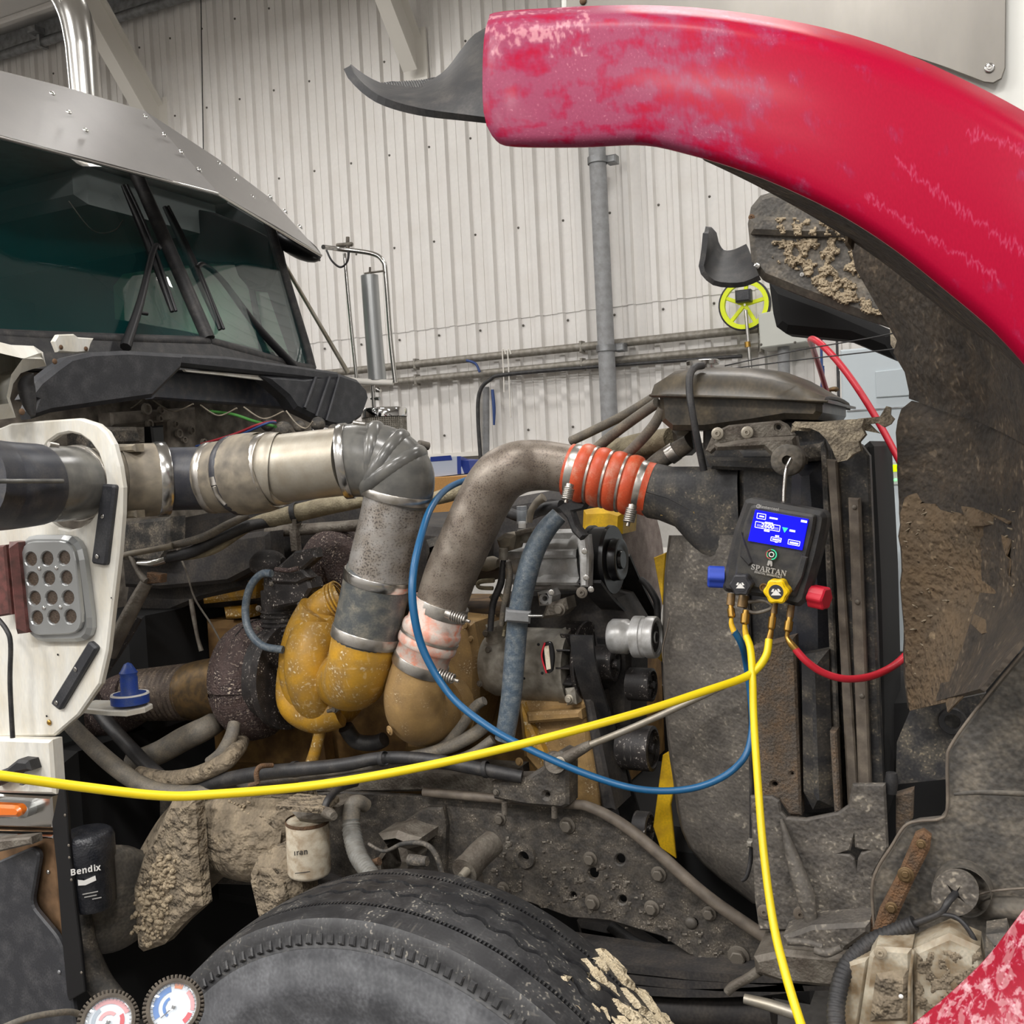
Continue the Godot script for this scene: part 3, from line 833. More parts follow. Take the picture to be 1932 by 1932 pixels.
	prism(bd, line(bz - 0.035, [808, 864, 884, 869, 888, 892, 874, 894, 808, 901]), Vector3(0, 0, 1), 0.2)
	part("body", bd, "box_blue", b2)
	var bot = thing("spray_bottle", "translucent blue bottle with tan cap on the bench beyond the pulleys", "bottle")
	var q0 := P(1222, 1098, -4.3)
	var bl := MB.new()
	var br := size_at(q0, 21) / 2; var bh := size_at(q0, 62)
	lathe(bl, q0, Vector3.UP, [[0, 0], [0, br], [bh * 0.8, br], [bh, br * 0.7]], 20)
	part("body", bl, "hose_blue_grey", bot)
	var bc := MB.new()
	lathe(bc, q0 + Vector3.UP * bh * 0.85, Vector3.UP, [[0, br * 1.02], [bh * 0.1, br], [bh * 0.22, br * 0.7], [bh * 0.24, 0]], 20)
	part("cap", bc, "cardboard", bot)
	var bo2 = thing("white_bottle", "white squeeze bottle beside the blue bottle beyond the pulleys", "bottle")
	var q1 := P(1242, 1098, -4.3)
	var w1 := MB.new()
	lathe(w1, q1, Vector3.UP, [[0, 0], [0, br * 0.9], [bh * 0.75, br * 0.9], [bh * 0.9, br * 0.5], [bh * 0.95, br * 0.2], [bh * 1.15, br * 0.1], [bh * 1.15, 0]], 20)
	part("body", w1, "print_white", bo2)
	var shelf := MB.new()
	box(shelf, q0 + Vector3(0.1, -0.03, 0), Vector3(0.6, 0.06, 0.3))
	box(shelf, Vector3(q0.x + 0.1, (q0.y - 0.06) / 2, q0.z), Vector3(0.5, q0.y - 0.06, 0.26))
	one("pedestal", shelf, "wall_low", "pale pedestal holding two bottles beyond the pulleys", "pedestal")
func by2(z: float, y: float) -> float:               # image row of height y near the box
	for k in 400:
		if P(845, 900 + k, z).y <= y: return 900.0 + k
	return 1300.0
# ---------- shorthand for things drawn in a plane of the truck ----------
func plate(called: String, z: float, a: Array, depth: float, m, label: String, category: String, bevel := 0.003, holes := []) -> MeshInstance3D:
	var mb := MB.new()
	prism(mb, line(z, a), Vector3(0, 0, 1), depth, bevel, holes)
	return one(called, mb, m, label, category)
func plate_part(called: String, z: float, a: Array, depth: float, m, parent: Node, bevel := 0.003, holes := []) -> MeshInstance3D:
	var mb := MB.new()
	prism(mb, line(z, a), Vector3(0, 0, 1), depth, bevel, holes)
	return part(called, mb, m, parent)
func xplate_part(called: String, x: float, a: Array, depth: float, m, parent: Node, bevel := 0.003, holes := []) -> MeshInstance3D:
	var mb := MB.new()
	prism(mb, linex(x, a), Vector3(1, 0, 0), depth, bevel, holes)
	return part(called, mb, m, parent)
func hose(called: String, ctrl: Array, m, label: String, category := "hose", seg := 12) -> MeshInstance3D:
	var mb := MB.new()
	pipe(mb, ctrl, seg)
	return one(called, mb, m, label, category)
func hose_part(called: String, ctrl: Array, m, parent: Node, seg := 12, sub := 6) -> MeshInstance3D:
	var mb := MB.new()
	pipe(mb, ctrl, seg, sub)
	return part(called, mb, m, parent)
func ring_pix(cx: float, cy: float, rx: float, ry: float, z: float, n := 20) -> Array:
	var a := []
	for k in n: a.append(P(cx + rx * cos(TAU * k / n), cy + ry * sin(TAU * k / n), z))
	return a
func xring(cx: float, cy: float, rx: float, ry: float, x: float, n := 24) -> Array:
	var a := []
	for k in n: a.append(PX(cx + rx * cos(TAU * k / n), cy + ry * sin(TAU * k / n), x))
	return a
func xbolt(parent: Node, px: float, py: float, x: float, w: float, m, kind := "rivet", called := "bolt"):
	var p := PX(px, py, x)
	var s := size_at(p, w) * 0.5
	copy_at(called, bolt_mesh(kind), m, parent, Transform3D(facing(Vector3(1, 0, 0)).scaled(Vector3(s, s, s)), p))
func ribbed_hose(mb: MB, ctrl: Array, pitch: float, amp: float, seg := 14):   # corrugated loom
	var pts := []; var rs := []
	for c in ctrl:
		var p := P(c[0], c[1], c[2]); pts.append(p); rs.append(size_at(p, c[3]) * 0.5)
	var path := smooth(pts, 24); var rr := smooth(rs, 24)
	var out := []; var ro := []
	var run := 0.0; var next := 0.0
	var step := pitch / 4.0
	for k in path.size() - 1:
		var l: float = path[k].distance_to(path[k + 1])
		while next <= run + l:
			var t: float = (next - run) / max(l, 1e-6)
			out.append(path[k].lerp(path[k + 1], t))
			ro.append(lerpf(rr[k], rr[k + 1], t) * (1.0 + amp * cos(TAU * next / pitch)))
			next += step
		run += l
	tube(mb, out, ro, seg)
# ragged dried mud or flaking lying on a flat face: only where the noise is high inside the outline
func crust(called: String, parent: Node, z: float, outline: Array, cover: float, m, seed: int, thick := 0.005, step := 3.5, freq := 0.03):
	var nz := FastNoiseLite.new()
	nz.seed = seed; nz.frequency = freq; nz.fractal_octaves = 4
	var poly := PackedVector2Array()
	var lo := Vector2.INF; var hi := -Vector2.INF
	for k in outline.size() / 2:
		var p := Vector2(outline[2 * k], outline[2 * k + 1]); poly.append(p); lo = lo.min(p); hi = hi.max(p)
	var nx := int((hi.x - lo.x) / step) + 1; var ny := int((hi.y - lo.y) / step) + 1
	var g := []
	for j in ny + 1:
		var row := []
		for i in nx + 1:
			var p := Vector2(lo.x + i * step, lo.y + j * step)
			var d := nz.get_noise_2d(p.x, p.y) + cover
			if not Geometry2D.is_point_in_polygon(p, poly): d = min(d, -0.05)
			row.append([P(p.x, p.y, z + clampf(d * thick * 4.0, -0.004, thick) + nz.get_noise_2d(p.x * 5.0, p.y * 5.0) * thick * 0.5), d])
		g.append(row)
	var mb := MB.new()
	for j in ny:
		for i in nx:
			if g[j][i][1] + g[j + 1][i + 1][1] + g[j][i + 1][1] + g[j + 1][i][1] < 0.0: continue
			var n: Vector3 = (g[j][i + 1][0] - g[j][i][0]).cross(g[j + 1][i][0] - g[j][i][0]).normalized()
			if n.z < 0: n = -n
			mb.quad(mb.vert(g[j][i][0], n), mb.vert(g[j][i + 1][0], n), mb.vert(g[j + 1][i + 1][0], n), mb.vert(g[j + 1][i][0], n))
	if mb.i.is_empty(): return
	part(called, mb, m, parent).set_meta("kind", "stuff")
# ---------- cab ----------
const MID := -2.3
func cab():
	var t = thing("truck_cab", "truck cab with tinted two pane windshield and dark interior", "truck cab")
	var bc := P(388, 640, MID); var bf := P(588, 694, -2.97); var bn := Vector3(bf.x, bf.y, 2 * MID - bf.z)
	var tc := P(255, 335, MID); tc = bc + (tc - bc) * 1.36
	var tf := P(508, 425, -2.9); tf = bf + (tf - bf) * 1.06; var tn := Vector3(tf.x, tf.y, 2 * MID - tf.z)
	var out := Vector3(0.9, 0.5, 0)
	var glass := MB.new()
	sheet(glass, [[bn, bc], [tn, tc]], 0.006)
	part("windshield_pane", glass, "windshield", t)
	var glass2 := MB.new()
	sheet(glass2, [[bc, bf], [tc, tf]], 0.006)
	part("windshield_pane", glass2, "windshield", t)
	var post := MB.new()
	tube(post, [bc + Vector3(0.01, 0, 0), tc + Vector3(0.01, 0, 0)], 0.02, 8)
	part("centre_post", post, "black_rubber", t)
	for s in [[bc, bf, tf], [bc, bn, tn]]:
		var gk := MB.new()
		var cor: Vector3 = s[1]
		tube(gk, smooth([s[0] + Vector3(0.005, -0.01, 0), s[0].lerp(cor, 0.5) + Vector3(0.005, -0.012, 0), cor.lerp(s[0], 0.06) + Vector3(0.0, -0.008, 0), cor.lerp(s[2], 0.06), cor.lerp(s[2], 0.5), s[2]], 5), 0.018, 10)
		part("glass_seal", gk, "black_rubber", t)
	# scuttle below the glass
	var sc := MB.new()
	var dn := Vector3(0.06, -0.1, 0)
	sheet(sc, [[bn, bc, bf], [bn + dn, bc + dn, bf + dn]], 0.01)
	part("scuttle", sc, "black_rubber", t)
	# roof, back wall, far side
	var rf := MB.new()
	box(rf, Vector3(-3.36, tc.y - 0.03, MID), Vector3(1.68, 0.06, 1.44), Basis.IDENTITY, 0.01)
	part("roof", rf, "white_paint", t)
	var bw := MB.new()
	box(bw, Vector3(-4.1, 1.82, MID), Vector3(0.1, 1.62, 1.48))
	part("back_wall", bw, "dash", t)
	var fl := MB.new()
	box(fl, Vector3(-3.1, 1.02, MID), Vector3(2.0, 0.08, 1.5))
	part("cab_floor", fl, "dash", t)
	var dz := -3.04
	var door := MB.new()
	var win := line(dz, [214, 540, 232, 517, 330, 503, 442, 494, 470, 548, 505, 552, 546, 671, 486, 658, 350, 625, 217, 602])
	prism(door, [Vector3(-4.1, 1.0, dz), Vector3(bf.x - 0.1, 1.0, dz), bf + Vector3(-0.1, 0, dz - bf.z), Vector3(tf.x - 0.1, tf.y, dz), Vector3(tf.x - 0.3, tc.y - 0.05, dz), Vector3(-4.1, tc.y - 0.05, dz)], Vector3(0, 0, 1), 0.05, 0.0, [win])
	part("far_door", door, "dash", t)
	var dw := MB.new()
	prism(dw, win, Vector3(0, 0, 1), 0.005)
	part("door_window", dw, "side_glass", t)
	plate_part("window_post", dz + 0.01, [468, 545, 478, 546, 500, 664, 488, 662], 0.03, "dash", t)
	var nd := MB.new()
	box(nd, Vector3(-3.25, 1.85, -1.56), Vector3(1.7, 1.7, 0.04))
	part("near_door", nd, "dash", t)
	var ap := MB.new()
	tube(ap, [bf + Vector3(-0.02, 0, -0.03), tf + Vector3(-0.02, 0, -0.03)], 0.016, 8)
	part("far_pillar", ap, "glossy_black", t)
	var ap2 := MB.new()
	tube(ap2, [bn + Vector3(-0.02, 0, 0.03), tn + Vector3(-0.02, 0, 0.03)], 0.035, 8)
	part("near_pillar", ap2, "white_paint", t)
	# inside
	var da := MB.new()
	sheet(da, [[bn + Vector3(-0.05, -0.02, -0.05), bc + Vector3(-0.05, -0.02, 0), bf + Vector3(-0.05, -0.02, 0.05)], [Vector3(-2.6, 1.98, -1.62), Vector3(-2.6, 1.98, MID), Vector3(-2.6, 1.98, -2.98)], [Vector3(-2.72, 1.6, -1.62), Vector3(-2.72, 1.6, MID), Vector3(-2.72, 1.6, -2.98)]], 0.01)
	part("dashboard", da, "dash", t)
	for sz in [-1.95, -2.68]:
		var se := MB.new()
		box(se, Vector3(-3.55, 1.85, sz), Vector3(0.2, 1.0, 0.5), Basis(Vector3(0, 0, 1), 0.12), 0.06)
		box(se, Vector3(-3.3, 1.4, sz), Vector3(0.5, 0.18, 0.5), Basis.IDENTITY, 0.05)
		part("seat", se, "seat", t)
	var sw := MB.new()
	var ring := []
	var wb := facing(Vector3(-0.7, 0.7, 0))
	for k in 33: ring.append(Vector3(-2.85, 1.95, -2.68) + (wb.x * cos(TAU * k / 32) + wb.y * sin(TAU * k / 32)) * 0.22)
	tube(sw, ring, 0.014, 8, false)
	part("steering_wheel", sw, "glossy_black", t)
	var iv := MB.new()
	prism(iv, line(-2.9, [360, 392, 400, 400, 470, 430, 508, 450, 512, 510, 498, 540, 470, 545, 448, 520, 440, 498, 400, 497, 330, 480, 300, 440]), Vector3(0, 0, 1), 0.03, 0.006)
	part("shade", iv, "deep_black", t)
	var hl := MB.new()
	box(hl, Vector3(-3.2, tc.y - 0.13, -2.68), Vector3(1.2, 0.12, 0.62), Basis.IDENTITY, 0.03)
	part("headliner", hl, "cab_grey", t)
	var rail := MB.new()
	pipe(rail, [[130, 380, -2.2, 2.5], [175, 435, -2.2, 2.5], [215, 435, -2.3, 2.5], [232, 415, -2.3, 2.5]], 6)
	part("cord", rail, "hose_grey", t)
	# exterior sun visor
	var v = thing("sun_visor", "grey polished metal sun visor over the windshield with a row of studs", "sun visor")
	var vb := P(410, 366, MID); var vt := P(272, 211, MID)
	var vf := P(606, 482, -3.05); var vft := P(512, 378, -3.1)
	var vn := P(-60, 244, 2 * MID + 3.05); var vnt := Vector3(vft.x, vft.y, 2 * MID - vft.z)
	vnt = PX(-60, 121, vt.x - 0.06)
	var m1 := MB.new()
	sheet(m1, [[vnt, vnt.lerp(vt, 0.5) + Vector3(0.004, 0.004, 0), vt], [vn, vn.lerp(vb, 0.5) + Vector3(0.006, 0, 0), vb]], 0.004)
	part("near_panel", m1, "visor_steel", v)
	var m2 := MB.new()
	sheet(m2, [[vt, vt.lerp(vft, 0.5) + Vector3(0.006, 0.006, 0), vft], [vt.lerp(vb, 0.5), vt.lerp(vb, 0.5).lerp(vft.lerp(vf, 0.5), 0.5) + Vector3(0.01, 0, 0), vft.lerp(vf, 0.55)], [vb, vb.lerp(vf, 0.5) + Vector3(0.006, 0, 0), vf]], 0.004)
	part("far_panel", m2, "visor_steel", v)
	var m3 := MB.new()
	tube(m3, [vn, vb], 0.006, 8)
	tube(m3, [vb, vf], 0.005, 8)
	part("edge_roll", m3, "dull_chrome", v)
	for q in [[97, 181], [128, 216], [160, 250]]:
		studs(v, q[0], q[1], vn, vb, vt)
	for q in [[272, 224], [307, 258], [339, 291], [373, 324]]: studs(v, q[0], q[1], vb, vf, vt)
	for q in [[411, 312], [442, 343], [474, 375], [508, 375], [536, 402], [564, 431]]: studs(v, q[0], q[1], vb, vf, vt)
	# round look-down mirror under the visor tip
	var lm = thing("spot_mirror", "black oval convex mirror under the far tip of the visor", "mirror")
	var lmb := MB.new()
	ball(lmb, P(560, 464, -3.1), Vector3(0.1, 0.042, 0.06), Basis(R, U, -F) * Basis(Vector3(0, 0, 1), -0.5))
	part("shell", lmb, "glossy_black", lm)
	var lmg := MB.new()
	pipe(lmg, [[527, 434, -3.03, 9], [565, 456, -3.03, 9]], 8, 1)
	part("lens", lmg, "chrome", lm)
	# windshield wipers
	var gz := func(px: float, py: float, off: float) -> Vector3:
		var d := ray(px, py)
		var a: Vector3; var b: Vector3; var c: Vector3
		a = bn; b = bc; c = tc
		var n := (b - a).cross(c - a).normalized()
		var p := EYE + d * ((a - EYE).dot(n) / d.dot(n))
		if p.z < MID:
			n = (bf - bc).cross(tc - bc).normalized(); p = EYE + d * ((bc - EYE).dot(n) / d.dot(n))
		return p - d.normalized() * off
	var wips := [
		[[[232, 350], [275, 445], [325, 588]], [[237, 655], [265, 570], [290, 470], [304, 470]], "near windshield wiper lying against the glass beside the centre post"],
		[[[310, 390], [360, 490], [415, 622]], [[555, 692], [480, 610], [420, 530], [385, 500], [372, 505]], "far windshield wiper with its arm reaching to the right corner"]]
	for w in wips:
		var wt = thing("windshield_wiper", w[2], "wiper", "windshield wipers")
		var bl := MB.new(); var pts := []
		for q in w[0]: pts.append(gz.call(q[0], q[1], 0.03))
		tube(bl, smooth(pts, 5), radii(smooth(pts, 5), [[0, 0.006], [0.4, 0.013], [0.6, 0.013], [1, 0.006]]), 8)
		part("blade", bl, "wiper", wt)
		var fr := MB.new(); var p2 := []
		for q in w[0]: p2.append(gz.call(q[0] + 7, q[1] - 1, 0.055))
		tube(fr, smooth(p2, 5), 0.005, 6)
		part("blade_frame", fr, "wiper", wt)
		var ar := MB.new(); var p3 := []
		for q in w[1]: p3.append(gz.call(q[0], q[1], 0.06))
		tube(ar, smooth(p3, 5), radii(smooth(p3, 5), [[0, 0.015], [0.5, 0.009], [1, 0.008]]), 8)
		part("arm", ar, "wiper", wt)
	var lk := MB.new(); var p4 := []
	for q in [[243, 655], [255, 610], [262, 590], [278, 592]]: p4.append(gz.call(q[0], q[1], 0.035))
	tube(lk, p4, 0.006, 6)
	one("wiper_link", lk, "wiper", "bent metal link at the foot of the near wiper arm", "wiper link")
	# exhaust stack behind the cab
	var ex := MB.new()
	pipe(ex, [[20, -75, -3.2, 54], [75, -48, -3.28, 56], [118, -15, -3.36, 57], [141, 28, -3.36, 58], [152, 80, -3.36, 57], [156, 120, -3.36, 56], [168, 260, -3.36, 54], [190, 480, -3.36, 54]], 28, 8)
	one("exhaust_stack", ex, "dull_chrome", "polished steel exhaust stack rising behind the cab", "exhaust stack")
func studs(parent: Node, px: float, py: float, a: Vector3, b: Vector3, c: Vector3):
	var n := (b - a).cross(c - a).normalized()
	if n.x < 0: n = -n
	var d := ray(px, py)
	var p := EYE + d * ((a - EYE).dot(n) / d.dot(n))
	var s := size_at(p, 12) * 0.5
	copy_at("stud", bolt_mesh("rivet"), "chrome", parent, Transform3D(facing(n).scaled(Vector3(s, s, s)), p + n * 0.006))
func mirror_rig():
	var t = thing("door_mirror", "tall chrome truck door mirror on a tubular bracket beyond the windshield", "mirror")
	var z := -3.35
	var b := MB.new()
	pipe(b, [[697, 520, z, 33], [704, 620, z, 33], [712, 718, z, 34]], 24, 2)
	part("mirror_head", b, "alu_plate", t)
	var fr := MB.new()
	pipe(fr, [[610, 466, z + 0.15, 9], [640, 470, z + 0.05, 9], [700, 478, z, 9], [722, 492, z, 9], [728, 520, z, 9], [737, 640, z, 9], [746, 722, z, 9]], 12)
	part("frame_tube", fr, "dull_chrome", t)
	var in_ := MB.new()
	pipe(in_, [[650, 478, z, 7], [661, 600, z, 7], [673, 716, z, 7]], 10)
	part("inner_tube", in_, "dull_chrome", t)
	var lo := MB.new()
	pipe(lo, [[618, 708, z + 0.1, 12], [670, 719, z + 0.05, 12], [742, 722, z, 11]], 12)
	part("lower_arm", lo, "steel_beam", t)
	var br := MB.new()
	pipe(br, [[517, 466, z + 0.2, 8], [590, 590, z + 0.1, 8], [657, 704, z, 9]], 8)
	part("brace", br, "alu_dusty", t)
	var bk := MB.new()
	pipe(bk, [[636, 463, z + 0.02, 8], [662, 461, z + 0.02, 9], [664, 461, z + 0.02, 6]], 8)
	part("bracket", bk, "dusty_steel", t)
	hose_part("pivot_bolt", [[656, 447, z + 0.02, 7], [656, 474, z + 0.02, 8]], "dusty_steel", t, 8, 1)
	hose_part("head_bracket", [[688, 516, z + 0.02, 4], [724, 511, z + 0.02, 4]], "dusty_steel", t, 6, 1)
	hose_part("head_bolt", [[698, 504, z + 0.02, 4], [698, 520, z + 0.02, 5]], "dusty_steel", t, 6, 1)
	var ca := MB.new()
	pipe(ca, [[616, 472, z + 0.05, 4], [626, 492, z + 0.05, 4], [642, 504, z + 0.05, 4], [655, 494, z + 0.05, 4], [658, 474, z + 0.05, 5]], 8)
	part("lamp_cord", ca, "hose_black", t)
	var ft := MB.new()
	pipe(ft, [[703, 722, z, 8], [706, 770, z, 8]], 8, 1)
	pipe(ft, [[712, 735, z, 12], [718, 738, z, 6]], 8, 1)
	pipe(ft, [[700, 752, z, 5], [716, 752, z, 8]], 8, 1)
	part("foot", ft, "dull_chrome", t)
	# chrome intake cap with mesh
	var cz := -3.2
	var ct = thing("air_cleaner_cap", "round chrome air cleaner cap with mesh band behind the metal elbow", "air cleaner")
	var c0 := P(728, 840, cz); var r := size_at(c0, 87) / 2
	var top := P(728, 772, cz).y - c0.y
	var cm := MB.new()
	lathe(cm, c0 + Vector3(0, top * 0.78, 0), Vector3.UP, [[0, r * 0.98], [0, r], [top * 0.2, r], [top * 0.25, r * 0.95], [top * 0.27, r * 0.7], [top * 0.27, 0]], 36)
	part("cap", cm, "chrome", ct)
	var mm := MB.new()
	for k in 14: lathe(mm, c0 + Vector3(0, top * 0.055 * k, 0), Vector3.UP, [[0, r * 0.93], [0.003, r * 0.95], [0.005, r * 0.93]], 30)
	for k in 60:
		var an := TAU * k / 60
		var d := Vector3(cos(an), 0, sin(an)) * r * 0.94
		tube(mm, [c0 + d, c0 + d + Vector3(0, top * 0.78, 0)], 0.002, 4, false)
	lathe(mm, c0, Vector3.UP, [[0, r * 0.8], [top * 0.78, r * 0.8]], 24)
	var mo = part("mesh_band", mm, "alu_dull", ct)
	var bd := MB.new()
	lathe(bd, Vector3(c0.x, 1.0, c0.z), Vector3.UP, [[0, 0], [0, r * 0.9], [c0.y - 1.0, r * 0.95], [c0.y - 1.0, 0]], 28)
	part("canister", bd, "alu_dull", ct)
	var bk2 := MB.new()
	tube(bk2, [Vector3(c0.x, 1.2, c0.z), Vector3(-2.29, 1.2, -3.0)], 0.02, 8)
	part("bracket", bk2, "dusty_steel", ct)
func cowl():
	var x := -1.95
	var t = thing("cowl_cover", "black plastic cowl cover with two flared ends below the windshield", "cowl")
	xplate_part("near_flap", x + 0.03, [51, 752, 62, 735, 75, 718, 106, 693, 134, 673, 174, 664, 242, 661, 350, 668, 345, 695, 318, 722, 290, 750, 180, 766, 100, 778, 64, 790, 60, 775, 67, 757], 0.04, "black_plastic", t, 0.01)
	xplate_part("top_strip", x, [230, 661, 430, 672, 560, 690, 640, 702, 640, 722, 560, 712, 500, 706, 345, 690, 230, 690], 0.04, "black_plastic", t, 0.008)
	var fm := MB.new()
	prism(fm, linex(x, [497, 708, 575, 712, 640, 703, 678, 716, 694, 734, 698, 752, 686, 786, 656, 808, 622, 802, 560, 772, 545, 750]), Vector3(1, 0, 0), 0.05, 0.012)
	part("far_flap", fm, "black_plastic", t)
	for q in [[596, 712, 575, 770], [622, 712, 597, 786], [640, 712, 616, 794]]:
		var rb := MB.new()
		tube(rb, [PX(q[0], q[1], x + 0.004), PX(q[2], q[3], x + 0.004)], 0.006, 6)
		part("rib", rb, "black_plastic", t)
	xplate_part("inner_web", x - 0.1, [290, 700, 560, 715, 575, 775, 480, 765, 290, 752], 0.03, "rubber_blue_black", t, 0.005)
	var ww := MB.new()
	prism(ww, linex(x - 0.02, [348, 697, 420, 703, 495, 709, 500, 718, 420, 708, 352, 701]), Vector3(1, 0, 0), 0.01)
	part("white_edge", ww, "white_paint", t)
	# bulged white wing beside it, bracket
	var w = thing("cab_wing", "bulged white cab corner panel with rusty bolts at the left edge", "panel")
	xplate_part("shell", -1.8, [-30, 628, 0, 638, 40, 648, 82, 650, 100, 662, 106, 688, 80, 694, 58, 702, 44, 722, 38, 750, 49, 786, 0, 792, -30, 795], 0.12, "white_paint", w, 0.03)
	xbolt(w, 41, 777, -1.797, 13, "rust_orange"); xbolt(w, 103, 682, -1.797, 11, "rust_orange")
	var bp := MB.new()
	pipe(bp, [[62, 705, -1.5, 4], [50, 725, -1.5, 30], [55, 760, -1.5, 26], [62, 785, -1.5, 10]], 12)
	one("rubber_boot", bp, "black_rubber", "black rubber boot tucked behind the flared end of the cowl cover", "boot")
	var b = thing("wiper_bracket", "small white bolted bracket plate at the base of the windshield", "bracket")
	xplate_part("plate", -2.02, [102, 644, 110, 631, 140, 630, 148, 636, 178, 638, 172, 650, 168, 664, 145, 666, 110, 664], 0.012, "white_paint", b, 0.003)
	xbolt(b, 115, 655, -2.018, 9, "rust_orange"); xbolt(b, 162, 658, -2.018, 9, "rust_orange")
	# firewall
	var f = thing("firewall", "dusty beige firewall behind the engine with round knockouts and fittings", "firewall")
	var fw := MB.new()
	box(fw, Vector3(-2.3, 1.45, MID), Vector3(0.06, 0.92, 1.5), Basis.IDENTITY, 0.005)
	part("panel", fw, "beige_panel", f)
	var p2 := MB.new()
	prism(p2, linex(-2.2, [210, 778, 370, 768, 372, 850, 320, 850, 318, 795, 212, 805]), Vector3(1, 0, 0), 0.05, 0.006)
	part("raised_panel", p2, "beige_panel", f)
	for q in [[275, 772, 9], [302, 774, 6], [336, 818, 7], [360, 812, 6], [383, 835, 6], [280, 800, 7], [300, 790, 5], [395, 776, 5], [330, 800, 5], [346, 830, 5]]:
		var p := PX(q[0], q[1], -2.19)
		var kb := MB.new()
		lathe(kb, p, Vector3(1, 0, 0), [[0, size_at(p, q[2] * 1.3)], [0.008, size_at(p, q[2] * 1.2)], [0.008, size_at(p, q[2] * 0.8)], [0.002, size_at(p, q[2] * 0.7)], [0.002, 0]], 14)
		part("knockout", kb, "beige_panel", f)
	xplate_part("relay", -2.12, [286, 804, 310, 802, 312, 838, 290, 840], 0.05, "glossy_black", f, 0.005)
	xplate_part("connector", -2.12, [256, 806, 275, 805, 276, 838, 258, 838], 0.05, "dusty_steel", f, 0.006)
	xplate_part("trough", -2.1, [188, 805, 262, 805, 270, 838, 190, 842], 0.12, "dusty_black", f, 0.01)
	# looped seal below the cowl and coloured wires
	for q in [[215, 758, 268, 755], [285, 752, 365, 762], [378, 764, 447, 770], [460, 768, 535, 776]]:
		hose("edge_trim", [[q[0], q[1], -2.2, 3], [(q[0] + q[2]) / 2, max(q[1], q[3]) + 14, -2.2, 3], [q[2], q[3], -2.2, 3]], "rubber_dusty", "thin pale scalloped trim loop below the cowl cover", "trim", 6).set_meta("group", "scalloped trim loops")
	for w2 in [["wire_green", "green wire crossing the firewall below the cowl", [[395, 776, -2.3, 6], [440, 782, -2.3, 6], [480, 795, -2.3, 6], [520, 805, -2.25, 6]]], ["wire_red", "red wire beside the green wire on the firewall", [[380, 838, -2.2, 5], [440, 820, -2.2, 5], [490, 800, -2.2, 5], [520, 795, -2.25, 5]]], ["wire_blue", "blue wire running along the firewall to the loom", [[370, 842, -2.2, 5], [430, 830, -2.2, 5], [500, 800, -2.2, 5], [520, 797, -2.25, 5]]]]:
		hose("wire", w2[2], w2[0], w2[1], "wire", 8)
	var loom := MB.new()
	for q in [[505, 800, 14], [535, 812, 18], [565, 805, 12], [600, 800, 14], [630, 812, 12]]: ball(loom, P(q[0], q[1], -2.5), Vector3.ONE * size_at(P(q[0], q[1], -2.5), q[2]), Basis.IDENTITY, 12)
	one("wiring_loom", loom, "dusty_black", "lumpy dark wiring loom under the far cowl flap", "wiring")
	hose("hanging_wire", [[540, 775, -2.2, 3], [560, 800, -2.2, 3], [578, 808, -2.2, 3], [590, 795, -2.2, 3]], "rubber_dusty", "thin pale wire hanging below the far cowl flap", "wire", 6)
